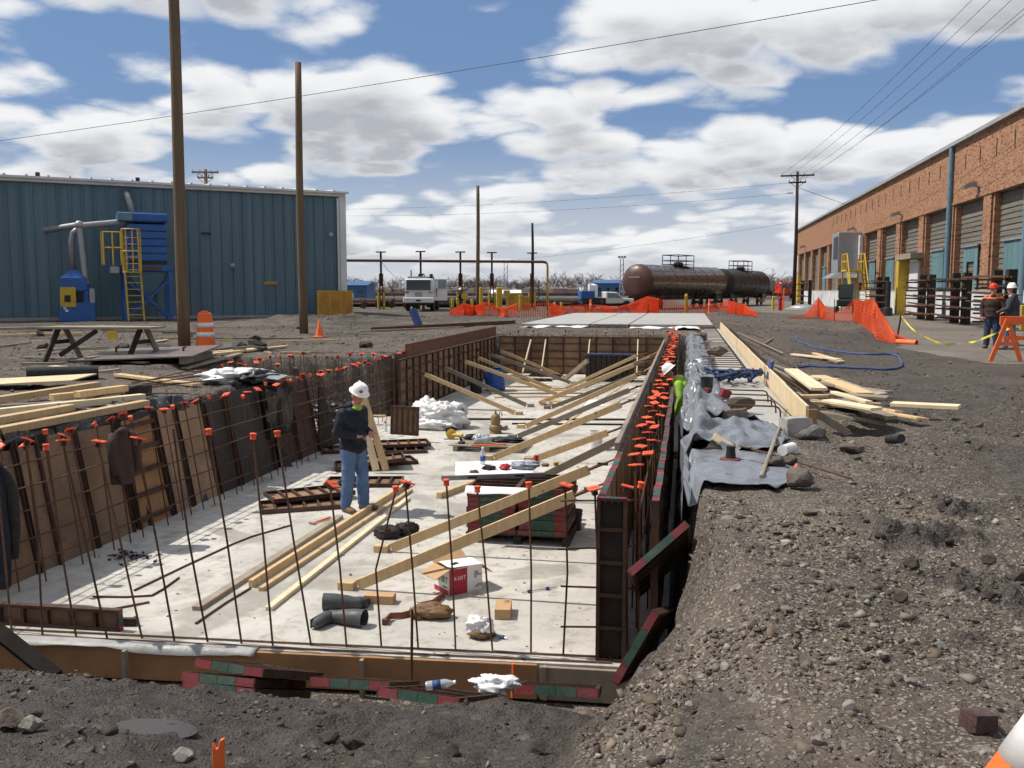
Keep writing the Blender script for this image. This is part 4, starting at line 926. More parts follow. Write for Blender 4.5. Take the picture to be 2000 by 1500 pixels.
# ties and screws scattered
def tie_pile(c, n, label, spread=.14, mats=('tarp_blue', 'rebar')):
    m = MB()
    for i in range(n):
        a = random.random() * 3.14; p = c + Vector((random.gauss(0, spread), random.gauss(0, spread * .7), random.uniform(.005, .05))); d = Vector((math.cos(a), math.sin(a), random.uniform(-.15, .15))) * random.uniform(.04, .1)
        m.tube([p - d, p + d], .005, 5, m=1); m.box(p, (.03, .02, .02), m=0)
    m.single('tie_pile', list(mats), label, 'form ties')
tie_pile(S(259, 1090), 34, 'heap of blue tipped form ties by the leaning sheets')
tie_pile(S(980, 838), 22, 'small heap of form ties beside the pump', .12, ('galv', 'steel_grey'))
def single_tie(a, b, label):
    m = MB(); a, b = S(*a, .015), S(*b, .015); m.tube([a, b], .006, 6, m=1)
    for f in (.2, .72): m.lathe([(.004, -.02), (.02, -.015), (.02, .015), (.004, .02)], 8, a.lerp(b, f), (b - a).to_track_quat('Z', 'Y').to_matrix(), m=0)
    m.single('form_tie', ['hose_blue', 'steel_grey'], label, 'form tie')
single_tie((1020, 1160), (1088, 1149), 'long form tie with blue cones on bare slab'); single_tie((958, 1241), (990, 1250), 'form tie with a blue cone by the clear bag')
# hammer
m = MB(); a, b = S(607, 1026, .02), S(645, 1013, .02); m.tube([a.lerp(b, .12), b], [.012, .016], 8, m=0); d = (b - a).normalized(); x = d.cross(Vector((0, 0, 1)))
m.beam(a.lerp(b, .1) - x * .06, a.lerp(b, .1) + x * .05, .028, .028, m=1); m.single('hammer', ['safety_orange', 'steel_grey'], 'orange handled hammer lying by the worker feet', 'hammer', bevel=.003)
# rubber boots lying down
def boot_thing(p, rz, label, roll):
    t = thing('rubber_boot', label, 'boot', p, rz=rz); m = MB(); n = 16; L = .36
    m.tube([(0, 0, .075), (.1, 0, .075), (.22, 0, .07), (.30, 0, .062), (.36, 0.01, .06)], [.085, .082, .07, .06, .062], n, caps=False)
    m.tube([(0.004, 0, .075), (.1, 0, .075), (.22, 0, .07)], [.079, .076, .06], n, caps=False)
    m.build('shaft', 'rubber', t, smooth=True)
    m = MB(); c = math.cos(roll); s = math.sin(roll); ft = Vector((0.0, c, s))
    m.tube([Vector((.33, 0, .06)), Vector((.37, 0, .06)) + ft * .05, Vector((.38, 0, .058)) + ft * .13, Vector((.385, 0, .055)) + ft * .20, Vector((.39, 0, .055)) + ft * .235], [.06, .062, .055, .05, .03], n); m.build('foot', 'rubber', t, smooth=True)
    m = MB(); m.beam(Vector((.415, 0, .058)) - ft * .04, Vector((.43, 0, .055)) + ft * .23, .085, .02, up=(1, 0, 0)); m.build('sole', 'black_plastic', t, bevel=.006); return t
boot_thing(S(712, 1224), R(172), 'black rubber boot lying nearest the slab lip with its top to the right', .0)
boot_thing(S(632, 1190), R(12), 'black rubber boot lying behind the other boot', -.3)
# cartons
def carton(p, d, rz, label, mats=('cardboard', 'cardboard', 'cardboard'), flaps=False, name='carton'):
    t = thing(name, label, 'box', p, rz=rz); w, l, h = d; m = MB(); k = .006
    if flaps:
        m.box((0, 0, k / 2), (w, l, k)); m.box((0, -l / 2, h / 2), (w, k, h), m=1); m.box((0, l / 2, h / 2), (w, k, h), m=0)
        m.box((-w / 2, 0, h / 2), (k, l - k, h), m=2); m.box((w / 2, 0, h / 2), (k, l - k, h), m=2)
    else: m.box((0, 0, h / 2), (w, l, h))
    m.build('body', list(mats), t, bevel=.002); return t
def text_on(parent, s, size, loc, rot, mat, name='lettering', sx=1.0, ext=.0012):
    cu = bpy.data.curves.new(name, 'FONT'); cu.body = s; cu.size = size; cu.extrude = ext; cu.align_x = 'CENTER'; cu.align_y = 'CENTER'; cu.offset = size * .006
    tmp = bpy.data.objects.new(name, cu); COL.objects.link(tmp); dg = bpy.context.evaluated_depsgraph_get(); me = bpy.data.meshes.new_from_object(tmp.evaluated_get(dg)); bpy.data.objects.remove(tmp)
    me.materials.clear(); me.materials.append(MAT[mat]); o = bpy.data.objects.new(name, me); COL.objects.link(o); o.parent = parent; o.location = loc; o.rotation_euler = rot; o.scale = (sx, 1, 1); return o
BXW, BXL, BXH = .40, .30, .27
bx = carton(S(895, 1150), (BXW, BXL, BXH), R(46), 'open white and red carton printed RX-101T on the slab', ('cardboard', 'carton_white', 'carton_white'), True)
yf = -BXL / 2 - .003
MB().box((-BXW * .23, yf - .0012, BXH / 2), (BXW * .53, .002, BXH - .006)).build('red_print', 'carton_red', bx)
MB().box((-BXW / 2 - .0042, 0, .03), (.002, BXL - .02, .05)).build('red_print', 'carton_red', bx)
text_on(bx, 'RX-101T', .056, (-BXW * .23, yf - .0035, BXH * .62), (R(90), 0, 0), 'carton_white', sx=.82)
text_on(bx, 'RX-101T', .095, (-BXW / 2 - .0045, 0, BXH * .55), (R(90), 0, R(-90)), 'ink_black', sx=.72)
text_on(bx, 'TRIPOD', .028, (-BXW / 2 - .0045, -.07, .075), (R(90), 0, R(-90)), 'ink_black')
for i, (x, z, w, h) in enumerate(((.27, .19, .05, .045), (.31, .17, .06, .02), (.26, .165, .03, .05), (.31, .06, .07, .03), (.27, .05, .03, .02))): MB().box((x * .98 - .14 , yf - .0012, z), (w, .002, h)).build('printed_figure', 'ink_grey', bx)
for (c, d, r) in (((-BXW / 2 - .085, -.01, BXH - .03), (.19, BXL, .005), (0, -22, 0)), ((BXW / 2 + .07, 0, BXH - .06), (.16, BXL, .005), (0, 40, 0)), ((0, BXL / 2 + .06, BXH + .035), (BXW, .15, .005), (32, 0, 0))):
    MB().box(c, d, rotm(*r)).build('flap', 'cardboard', bx)
fl = MB().box((0.02, -.02, BXH + .012), (BXW, .22, .005), rotm(4, 3, 0)).build('flap', 'carton_white', bx)
MB().box((-.06, -.03, BXH + .019), (.1, .05, .003), rotm(4, 3, 20)).build('printed_figure', 'ink_black', bx)
c2 = carton(S(983, 1200), (.15, .30, .1), R(8), 'long brown cardboard box lying on bare slab near the clear bag', ('cardboard',)); [MB().box((.03 + .012 * (i % 2), .11 - .014 * i, .1008), (.05 - .015 * (i % 2), .005, .0012)).build('printed_line', 'leather', c2) for i in range(5)]
MB().box((-.0762, 0.02, .055), (.002, .09, .05)).build('printed_figure', 'ink_black', c2)
c3 = carton(S(742, 1176), (.30, .14, .085), R(4), 'small brown cardboard box behind the rubber boots', ('cardboard',))
# tool belt
t = thing('tool_belt', 'brown leather tool pouch with a red brown belt on the slab', 'tool belt', S(840, 1205)); o = t.location
def blob(name, parent, mat, c, r, seed, amp=.22, n=22, k=14, rot=None, smooth=True, flatb=True):
    m = MB(); c = Vector(c); n = int(n * 1.6); k = int(k * 1.6); smooth = (1.2 if amp < .42 else True) if smooth is True else smooth
    def fn(u, v):
        a = u * math.tau; th = math.pi * v - math.pi / 2; d = Vector((math.cos(th) * math.cos(a), math.cos(th) * math.sin(a), math.sin(th)))
        q = 1 + amp * (fb1(d.x * 1.5 + seed, d.y * 1.5 + d.z * 1.9, 1.4, 3, seed) * 1.1 + .9 * (.25 - abs(fb1(d.x * 1.7 + d.z, d.y * 1.7 + d.z * 1.3 + seed, 2.6, 2, seed + 3))))
        p = Vector((d.x * r[0], d.y * r[1], d.z * r[2])) * q
        if flatb: p.z = max(p.z, -r[2] * .8)
        return c + (rot @ p if rot is not None else p)
    m.sheet(fn, n, k); return m.build(name, mat, parent, smooth=smooth)
blob('pouch', t, 'leather', (0.02, 0, .06), (.17, .12, .075), 3, .3); blob('pouch', t, 'leather', (-.08, -.03, .05), (.11, .09, .06), 5, .3)
pts = [S(752, 1220, .03), S(762, 1211, .04), S(785, 1208, .03), S(805, 1203, .03), S(822, 1192, .05), S(845, 1183, .03), S(868, 1166, .03)]
m = MB()
for a, b in zip(pts, pts[1:]): m.beam(a - o, b - o, .018, .06, up=(0, 0.5, 1))
m.build('belt', 'leather_red', t, bevel=.003); MB().box(pts[0] - o, (.05, .05, .06)).build('buckle', 'rust_steel', t, bevel=.008)
def heap(name, mat, p, r, seed, label, cat, amp=.3, smooth=True, rz=0.0):
    t = blob(name, None, mat, (0, 0, r[2] * .8), r, seed, amp, smooth=smooth); t.location = p; t.rotation_euler = (0, 0, rz); return tag(t, label, cat)
heap('plastic_bag', 'bag_white', S(940, 1243), (.12, .10, .11), 12, 'clear white plastic bag of small parts on the slab', 'bag', .45)
m = blob('contents', bpy.data.objects['plastic_bag'], 'leather', (0, -.02, .045), (.128, .095, .05), 14, .2)
heap('work_bag', 'cloth_dark', S(757, 1050), (.17, .12, .09), 21, 'black cloth bag lying at the foot of a brace', 'bag', .35); heap('work_bag', 'cloth_dark', S(795, 1046), (.15, .11, .1), 22, 'dark brown cloth bag beside the black one', 'bag', .35)
_b = D(963, 1352, 5.75); heap('plastic_bag', 'bag_white', _b, (.15, .10, .07), 31, 'crumpled white plastic bag on the form panel before the edge board', 'bag', .4)
def bottle(p, label, lying=False, cap='carton_white', mat='glass_green', lab='hose_blue', rz=0.0, sc=1.0):
    t = thing('plastic_bottle', label, 'bottle', p, rot=(0, R(82), rz) if lying else (0, 0, rz)); s = sc
    MB().lathe([(.03 * s, 0), (.033 * s, .01 * s), (.033 * s, .13 * s), (.03 * s, .15 * s), (.014 * s, .19 * s), (.013 * s, .2 * s)], 14).build('body', mat, t, smooth=0.8)
    MB().lathe([(.0336 * s, .05 * s), (.0338 * s, .11 * s)], 14).build('wrapper', lab, t, smooth=True); MB().lathe([(.015 * s, .198 * s), (.015 * s, .215 * s)], 10).build('cap', cap, t); return t
pm('clear_plastic', (0.55, 0.60, 0.63), None, rough=0.12, spec=0.6, alpha=0.55)
bottle(D(832, 1340, 6.1), 'empty clear bottle lying against the edge board', True, mat='clear_plastic', rz=R(10))

# ---------------------------------------------------------------- the stack of form panels used as a table
def bucket(name, p, r, h, mat, label, handle=True):
    t = thing(name, label, 'bucket', p); MB().lathe([(r * .86, 0), (r * .99, h * .93), (r * 1.06, h * .93), (r * 1.06, h), (r * .94, h), (r * .82, .015), (0.001, .015)], 20).build('body', mat, t, smooth=0.7)
    if handle: MB().tube([(r * 1.05 * math.cos(a), -.02 - r * .35 * math.sin(a), h * .86 - r * .95 * math.sin(a)) for a in np.linspace(0, math.pi, 12)], .004, 5).build('handle', 'steel_grey', t)
    return t
def pallet(p, w, l, rz, label, mat='lumber_old'):
    t = thing('pallet', label, 'pallet', p, rz=rz)
    for i in range(3): MB().box(((i - 1) * (w / 2 - .05), 0, .05), (.09, l, .09)).build('runner', mat, t)
    n = max(4, int(l / .17))
    d = None
    for i in range(n):
        yy = -l / 2 + l / n * (i + .5)
        if d is None: d = MB().box((0, 0, .107), (w, l / n - .035, .02)).build('deck_board', mat, t); d.location = (0, yy, 0)
        else: dupc(d, t, (0, yy, 0))
    return t
ST = S(1009, 1064); sy = ST.y
pallet((ST.x + .0, sy + .62, SLAB), 1.3, 1.2, 0, 'brown pallet under the stacked red and green form panels', 'timber_dark')
for c in (-1, 1):
    for i in range(9):
        lab = 'red and green form panel of the table stack, column %s' % ('by the black bucket' if c > 0 else 'away from the black bucket')
        flat(FP, (ST.x + c * .315 + random.gauss(0, .008), sy + random.gauss(0, .01), SLAB + .154 + .0655 * i), random.gauss(0, .012), lab, group='stacked panels in the column %s' % ('by the bucket' if c > 0 else 'away from the bucket'))
TT = SLAB + .154 + .0655 * 8.55
tp = lambda px, py, dz=0.0: G(px, py, TT) + Vector((0, 0, dz))
def papers(poly, z, name, label, mat='paper'):
    m = MB(); m.prism([(p.x, p.y) for p in poly], z, z + .003); m.single(name, mat, label, 'paper')
papers([tp(889, 931), tp(1042, 928), tp(1036, 899), tp(890, 903)], TT + .003, 'drawing_sheet', 'large white drawing sheet on the panel table')
m = MB()
def fn(u, v):
    x = ST.x - .62 + .9 * u; n = math.sin(u * 9) * .02; return (x, sy - .02 - .12 * v + n * v, TT + .004 - (0 if v < .35 else (v - .35) * (.10 + n)))
m.sheet(fn, 24, 6, thick=.003); m.single('drawing_sheet', 'paper', 'curled white sheet hanging over the edge of the panel table', 'paper', smooth=True)
a, b = G(862, 934, TT + .03), G(1065, 927, TT + .03); t = thing('spirit_level', 'long grey level lying along the front edge of the panel table', 'level', ((a + b) / 2) - Vector((0, 0, .03)))
MB().beam(a - t.location, b - t.location, .03, .06).build('body', 'steel_grey', t, bevel=.004)
for f in (.25, .7): MB().beam(a.lerp(b, f) - t.location - Vector((0, .0, 0)), a.lerp(b, f + .09) - t.location, .033, .025).build('grip', 'black_plastic', t)
bottle(tp(943, 908), 'water bottle with a blue wrapper standing on the panel table', mat='clear_plastic', lab='blue_plastic', sc=1.15)
t = thing('drink_can', 'red drink can on the far edge of the panel table', 'can', tp(1047, 906)); MB().lathe([(.026, 0), (.033, .012), (.033, .11), (.027, .122)], 14).build('body', 'tool_red', t, smooth=.7); MB().lathe([(.026, .1225), (.026, .124)], 14).build('lid', 'steel_grey', t)
heap('cloth_shirt', 'cloth_grey', tp(1024, 916), (.2, .14, .06), 41, 'rumpled grey cloth on the panel table', 'cloth', .4)
heap('work_glove', 'cloth_dark', tp(955, 918), (.1, .06, .035), 42, 'dark work glove with red back on the panel table', 'glove', .4); heap('cloth_bundle', 'tool_red', tp(986, 918), (.07, .06, .05), 43, 'small dark red bundle on the panel table', 'cloth', .3)
heap('work_glove', 'leather', tp(926, 924), (.06, .04, .025), 44, 'tan work glove near the level on the panel table', 'glove', .4)
def tape_measure(p, label):
    t = thing('tape_measure', label, 'tape measure', p); MB().box((0, 0, .03), (.07, .04, .06)).build('case', 'tool_yellow', t, bevel=.012); MB().box((.04, 0, .01), (.03, .02, .006)).build('hook', 'steel_grey', t)
tape_measure(tp(1086, 910), 'yellow tape measure on the panel table'); heap('nail_pouch', 'leather', tp(1065, 911), (.06, .05, .025), 45, 'tan pouch beside the tape measure', 'pouch', .3)
bucket('bucket', S(1123, 1034), .095, .26, 'black_plastic', 'black bucket beside the stacked form panels')
bucket('bucket', S(1163, 877), .145, .36, 'white_plastic', 'white bucket standing between the right hand braces')

# ---------------------------------------------------------------- pallet of tools, pump, bags and drums further back
pl = S(950, 884); pallet(pl + Vector((0, .5, 0)), 1.35, .95, 0, 'grey pallet carrying tools in the middle of the pit')
PT = SLAB + .118; q = lambda px, py, dz=0.0: G(px, py, PT) + Vector((0, 0, dz))
def drill(p, rz, label):
    t = thing('power_drill', label, 'drill', p, rz=rz)
    MB().tube([(-.1, 0, .16), (.06, 0, .16), (.1, 0, .16), (.14, 0, .16)], [.04, .042, .03, .02], 10).build('motor', 'tool_yellow', t, smooth=.7); MB().beam((-.05, 0, .14), (-.08, 0, .03), .035, .05).build('grip', 'black_plastic', t, bevel=.008)
    MB().box((-.08, 0, .025), (.12, .08, .05)).build('battery', 'black_plastic', t, bevel=.008); MB().tube([(.14, 0, .16), (.22, 0, .16)], .008, 6).build('bit', 'steel_grey', t)
drill(q(895, 866), R(160), 'yellow cordless drill on the tool pallet'); 
t = thing('circular_saw', 'yellow circular saw on the tool pallet', 'saw', q(882, 858)); MB().lathe([(.09, 0), (.1, .01), (.1, .05), (.05, .07)], 18, (0, 0, .11), rotm(90, 0, 0)).build('guard', 'tool_yellow', t, smooth=.6); MB().tube([(-.1, .03, .1), (-.13, .04, .2), (-.02, .04, .25), (.1, .04, .2)], .02, 8).build('handle', 'black_plastic', t, smooth=True); MB().box((0, 0, .006), (.3, .14, .012)).build('base_plate', 'steel_grey', t)
heap('plastic_bag', 'clear_plastic', q(942, 866), (.18, .13, .11), 51, 'clear plastic bag on the tool pallet', 'bag', .45)
heap('tool_roll', 'black_plastic', q(990, 862), (.36, .2, .05), 52, 'black tool mat heaped on the tool pallet', 'tool mat', .3); m = MB(); m.beam(q(920, 873, .03), q(990, 871, .03), .03, .03); m.single('marking_stick', 'safety_orange', 'orange stick on the tool pallet', 'stick', bevel=.004)
heap('tool_roll', 'cloth_dark', q(925, 858), (.2, .12, .06), 53, 'dark bundle behind the clear bag on the tool pallet', 'tool mat', .4)
t = thing('sump_pump', 'tan submersible pump standing on the slab', 'pump', S(968, 846))
for nm, prof in (('foot', [(.13, 0), (.14, .02), (.12, .06)]), ('volute', [(.12, .055), (.15, .1), (.14, .16), (.1, .19)]), ('motor', [(.1, .19), (.105, .22), (.105, .36), (.08, .4), (.05, .43)]), ('cable_gland', [(.025, .43), (.02, .5)])): MB().lathe(prof, 16).build(nm, 'bronze', t, smooth=.7)
MB().tube([(.08, 0, .4), (.1, 0, .48), (.14, 0, .45), (.14, 0, .38)], .012, 6).build('handle', 'bronze', t, smooth=True); MB().tube([(.14, 0, .1), (.24, 0, .1), (.24, 0, .17)], .04, 8).build('outlet', 'bronze', t, smooth=.7)
t = thing('bulk_bag', 'crumpled white bulk bag with grey straps beside the left wall', 'bag', S(856, 836)); 
blob('sack', t, 'bag_white', (-.3, .25, .25), (.36, .35, .36), 61, .36, 34, 22); blob('sack', t, 'bag_white', (.16, .12, .24), (.48, .38, .33), 62, .38, 40, 24); blob('sack', t, 'bag_white', (-.05, -.18, .1), (.5, .25, .15), 63, .36, 30, 16)
MB().tube([(-.55, .0, .1), (-.5, .05, .42), (-.36, .1, .6), (-.2, .1, .52)], .03, 6).build('strap', 'bag_grey', t, smooth=True); MB().tube([(.62, .0, .02), (.6, .08, .3), (.52, .1, .52), (.4, .1, .56)], .03, 6).build('strap', 'bag_grey', t, smooth=True); MB().tube([(.1, -.38, .05), (.3, -.34, .12), (.58, -.2, .05)], .025, 6).build('strap', 'bag_grey', t, smooth=True)
t = thing('plastic_drum', 'blue plastic drum standing by the left wall', 'drum', S(969, 763)); MB().lathe([(.28, 0), (.3, .03), (.3, .2), (.315, .21), (.315, .25), (.3, .26), (.3, .66), (.29, .66), (.28, .05), (0.001, .05)], 22).build('body', 'blue_plastic', t, smooth=.7); MB().tube([(.29 * math.cos(a), .29 * math.sin(a), .67) for a in np.linspace(0, math.tau, 24)], .012, 6).build('rim', 'blue_plastic', t, smooth=True); t.rotation_euler = (R(6), R(-8), 0)
a = S(1190, 745); t = thing('form_bundle', 'tall black crate of stacked panels with blue edged top near the far wall', 'crate', a)
for i in range(9): MB().box((-.72 + .18 * i, .3, .45), (.16, .9, .9)).build('board', 'timber_dark', t)
for i in range(5): MB().box((-.62 + .31 * i, -.1, .93), (.26, .2, .06)).build('edge_guard', 'hose_blue', t)
bucket('black_tub', S(840 + 90, 768), .2, .4, 'black_plastic', 'black tub against the left wall beside the blue drum', False)
pallet(S(1074, 792) + Vector((0, .2, 0)), .55, .5, R(8), 'small pale pallet near the middle braces', 'lumber')
papers([S(1140, 793), S(1178, 793), S(1175, 781), S(1150, 781)], SLAB + .002, 'drawing_sheet', 'white sheet lying on the slab among the right hand braces')
for (p, w, l, rz, lab) in ((S(1040, 745), 1.2, .5, .2, 'rusty form frame lying flat before the far wall'), (S(1062, 740, .09), 1.0, .5, -.1, 'rusty form frame lying on the other near the far wall')):
    o = form_panel(.5, 1.15, lab); o.location = p + Vector((-.5, 0, .035)); o.rotation_euler = (Matrix.Rotation(rz - 1.5, 3, 'Z') @ Matrix.Rotation(R(-90), 3, 'X')).to_euler()
for i in range(4): lum('loose_board', (930 + 12 * i, 756 + 7 * i), (1078 + 30 * i, 757 + 6 * i), .09, .04, 'lumber' if i % 2 else 'lumber_old', ('pale', 'grey', 'tan', 'dull')[i] + ' board lying flat between the two rows of braces')

# ---------------------------------------------------------------- the pile of form frames round the worker
FR = form_panel(FW, 1.22, 'form frame at the left end of the pile, behind the worker legs', nrib=5)
def lay(src, px, py, rz, tilt, dz, label, first=False):
    o = src if first else copy_tree(src); o['label'] = label; p = S(px, py, .034 + dz); rot = Matrix.Rotation(R(rz), 3, 'Z') @ Matrix.Rotation(R(-90 + tilt), 3, 'X'); o.rotation_euler = rot.to_euler(); o.location = p - rot @ Vector((0, 0, .61)); return o
lay(FR, 592, 990, -62, 0, 0, 'form frame at the left end of the pile, behind the worker legs', True)
lay(FR, 605, 976, -50, 0, .066, 'form frame stacked crosswise at the left end of the pile')
lay(FR, 712, 945, -78, 0, 0, 'form frame lying flat just right of the worker legs'); lay(FR, 722, 914, -68, 6, .09, 'tilted form frame under the two leaning planks'); lay(FR, 745, 905, -60, 0, 0, 'form frame lowest in the pile below the leaning planks')
lay(FR, 770, 882, -70, 0, 0, 'bottom form frame of the pair before the upright short panel'); lay(FR, 778, 876, -66, 0, .067, 'top form frame of the pair before the upright short panel')
lay(FR, 690, 880, -65, 0, 0, 'form frame behind the worker back')
sp = form_panel(.64, .6, 'short form panel standing upright with vertical ribs beside the bulk bag', nrib=4, vertical=True); sp.location = S(790, 862, .13); sp.rotation_euler = (R(-4), 0, R(-12))
for i, (tx, bx, by, mt, lab) in enumerate(((697, 735, 924, 'lumber_pale', 'white faced plank leaning at the worker side'), (709, 754, 924, 'lumber', 'yellow plank leaning beside the white faced one'))):
    b = S(bx, by, .05); tpnt = D(tx, 772, b.y + .05); board('leaning_plank', b, tpnt, .12, .04, mt, lab, up=(0.5, -1, 0))
t = thing('spray_can', 'small white spray can with orange top behind the pile of frames', 'spray can', S(753, 843)); MB().lathe([(.035, 0), (.035, .17), (.025, .19)], 12).build('body', 'white_plastic', t, smooth=.7); MB().lathe([(.028, .19), (.028, .24)], 10).build('cap', 'safety_orange', t)
for i in range(5):
    a = Vector((-9.3 + .15 * i, 18.0 + i * .55, SLAB + .03 + .04 * i)); board('loose_board', a, a + Vector((1.9, .25 * (i % 3 - 1), .02)), .14, .04, 'lumber_old' if i % 2 else 'lumber', ('grey', 'pale', 'dull', 'tan', 'worn')[i] + ' board on the floor of the side bay')
heap('black_tarp', 'poly_black', (-8.1, 20.2, SLAB), (.55, .4, .3), 66, 'black plastic heap on the floor of the side bay', 'plastic sheet', .4)
# ---------------------------------------------------------------- background: helper for places far away
def cw(lat, dep, z=0.0):                                 # sideways and forward of the look direction -> world
    return Vector((lat * math.cos(YAW) - dep * math.sin(YAW), lat * math.sin(YAW) + dep * math.cos(YAW), z))
def pd(px, dep, z=0.0): return cw((px - 1000) / FPX * dep, dep, z)
def hz(py, dep): return CZ + (567 - py) / FPX * dep
RZ = YAW

# ---- blue metal building, its own axis along the wall (x runs left from the corner, y towards the yard)
BC = Vector((-21.44, 55.85, 0.0)); BA = math.atan2(-11.9, -15.07)
bb = thing('metal_building', 'long teal blue metal clad building with white eaves', 'building', BC, rz=BA)
m = MB(); m.box((18, -9.2, 3.7), (35.8, 18, 7.4)); m.build('shell', 'blue_rib', bb)
m = MB(); m.prism([(-.29, -.12), (.0, -.12), (.0, -.04), (.03, -.02), (.07, -.02), (.09, -.04), (.09, -.12), (.34, -.12), (.34, -.145), (-.29, -.145)], 0.05, 7.5, 'z')
pan = m.build('wall_panel', 'blue_siding', bb); pan.location = (.45, 0, 0)
for i in range(1, 56): dupc(pan, bb, (.45 + .625 * i, 0, 0))
MB().box((18, -.02, 7.62), (36.4, .3, .24)).build('gutter', 'trim_white', bb, bevel=.02)
MB().prism([(.28, 7.68), (.28, 7.8), (-9.2, 8.5), (-18.6, 7.8), (-18.6, 7.68), (-9.2, 8.36)], -.35, 36.3, 'x').build('roof', 'trim_white', bb)
rr = MB().beam((0, .3, 7.83), (0, -9.2, 8.53), .12, .09).build('roof_rib', 'trim_white', bb); rr.location = (.6, 0, 0)
for i in range(1, 34): dupc(rr, bb, (.6 + 1.06 * i, 0, 0))
MB().box((-.02, -.06, 3.75), (.42, .18, 7.5)).build('corner_trim', 'trim_white', bb); MB().tube([(.32, .12, 7.4), (.32, .12, .3)], .07, 8).build('downspout', 'trim_white', bb)
for x, z in ((.85, 5.1), (6.9, 3.1)): lp = MB().tube([(x, -.02, z), (x, .25, z + .05)], .05, 8).build('lamp_bracket', 'galv', bb); MB().ell((x, .3, z), (.16, .12, .17)).build('lamp', 'galv', bb, smooth=True)
MB().box((4.6, .0, 2.1), (.8, .04, .18)).build('wall_plate', 'barrier_ochre', bb); MB().box((8.3, .0, 5.0), (.55, .05, .1)).build('wall_slot', 'black_plastic', bb)
for x in (11.8, 17): MB().tube([(x, -1.5, 7.9), (x, -1.5, 8.2)], .12, 8).build('roof_vent', 'black_plastic', bb)
MB().tube([(12.6, .0, 7.1), (12.6, .45, 7.0), (12.5, .6, 6.6), (12.3, .6, 5.6)], .17, 10).build('stack_pipe', 'galv', bb, smooth=True)
MB().box((18, .35, .06), (36.5, .5, .2)).build('base_kerb', 'concrete_block', bb)

def BL(x, y, z=0.0): return BC + Matrix.Rotation(BA, 3, 'Z') @ Vector((x, y, z))
# ---- dust collector
dc = thing('dust_collector', 'tall bright blue dust collector on legs with a yellow caged ladder', 'dust collector', BL(12.1, 2.6), rz=BA + math.pi)
MB().box((0, 0, 5.55), (2.5, 2.1, .5)).build('top_cap', 'machine_blue', dc, bevel=.08)
MB().box((-.95, -1.1, 5.55), (.75, .4, .45)).build('inlet_box', 'blue_pipe', dc, bevel=.04)
for i in range(5): MB().box((.15, 0, 5.02 - i * .40), (2.0, 1.8, .365)).build('body_band', 'machine_blue', dc, bevel=.03)
MB().box((.15, 0, 4.1), (1.94, 1.74, 2.2)).build('body_core', 'black_plastic', dc)
MB().box((.1, 0, 2.85), (2.5, 2.1, .35)).build('frame_beam', 'machine_blue', dc, bevel=.02); MB().box((.25, -1.07, 2.85), (1.1, .05, .2)).build('name_plate', 'tank_rust', dc)
m = MB(); m.add([(-.9, -.9, 2.66), (1.1, -.9, 2.66), (1.1, .9, 2.66), (-.9, .9, 2.66), (-.1, -.25, 1.3), (.4, -.25, 1.3), (.4, .25, 1.3), (-.1, .25, 1.3)], [(0, 1, 5, 4), (1, 2, 6, 5), (2, 3, 7, 6), (3, 0, 4, 7), (4, 5, 6, 7), (3, 2, 1, 0)]); m.build('hopper', 'blue_pipe', dc)
for x in (-1.05, 1.25):
    for y in (-.95, .95): MB().box((x, y, 1.34), (.16, .16, 2.68)).build('leg', 'machine_blue', dc)
for y in (-.95, .95):
    MB().beam((-1.0, y, .2), (1.2, y, 2.2), .07, .1).build('cross_brace', 'machine_blue', dc); MB().beam((-1.0, y + .08, 2.2), (1.2, y + .08, .2), .07, .1).build('cross_brace', 'machine_blue', dc)
MB().box((-1.6, -.5, 2.95), (.95, 1.3, .08)).build('platform', 'machine_blue', dc); MB().box((-1.55, -1.0, 2.75), (.45, .25, .35)).build('junction_box', 'galv', dc)
rail = thing('x', None, None); bpy.data.objects.remove(rail)
m = MB()
for x in (-2.05, -1.6, -1.2): m.tube([(x, -1.15, 3.0), (x, -1.15, 4.75)], .035, 6)
for z in (3.9, 4.72): m.tube([(-2.05, -1.15, z), (-1.2, -1.15, z)], .035, 6)
m.tube([(-2.05, -1.15, 4.72), (-2.05, .1, 4.72)], .035, 6); m.tube([(-2.05, .1, 4.72), (-2.05, .1, 3.0)], .035, 6); m.build('guard_rail', 'paint_yellow', dc)
ld = MB()
for s in (0, 1): ld.tube([(-1.0 + s * .78, -1.75 if False else -1.55, 0.05), (-1.15 + s * .78, -1.35, 4.85)], .05, 6)
ld.build('ladder', 'paint_yellow', dc)
for i in range(13):
    z = .35 + i * .34; f = z / 4.85; MB().tube([(-1.0 - .15 * f, -1.55 + .2 * f, z), (-.22 - .15 * f, -1.55 + .2 * f, z)], .022, 6).build('rung', 'paint_yellow', dc)
cg = MB()
for z in (2.6, 3.7, 4.85):
    cg.tube([(-.72 - .46 * math.cos(a), -1.45 - .7 * math.sin(a), z) for a in np.linspace(0, math.pi, 10)], .035, 6)
for a in np.linspace(.15, math.pi - .15, 5): cg.tube([(-.72 - .46 * math.cos(a), -1.45 - .7 * math.sin(a), 2.6), (-.72 - .46 * math.cos(a), -1.45 - .7 * math.sin(a), 4.85)], .03, 6)
cg.build('ladder_cage', 'paint_yellow', dc)
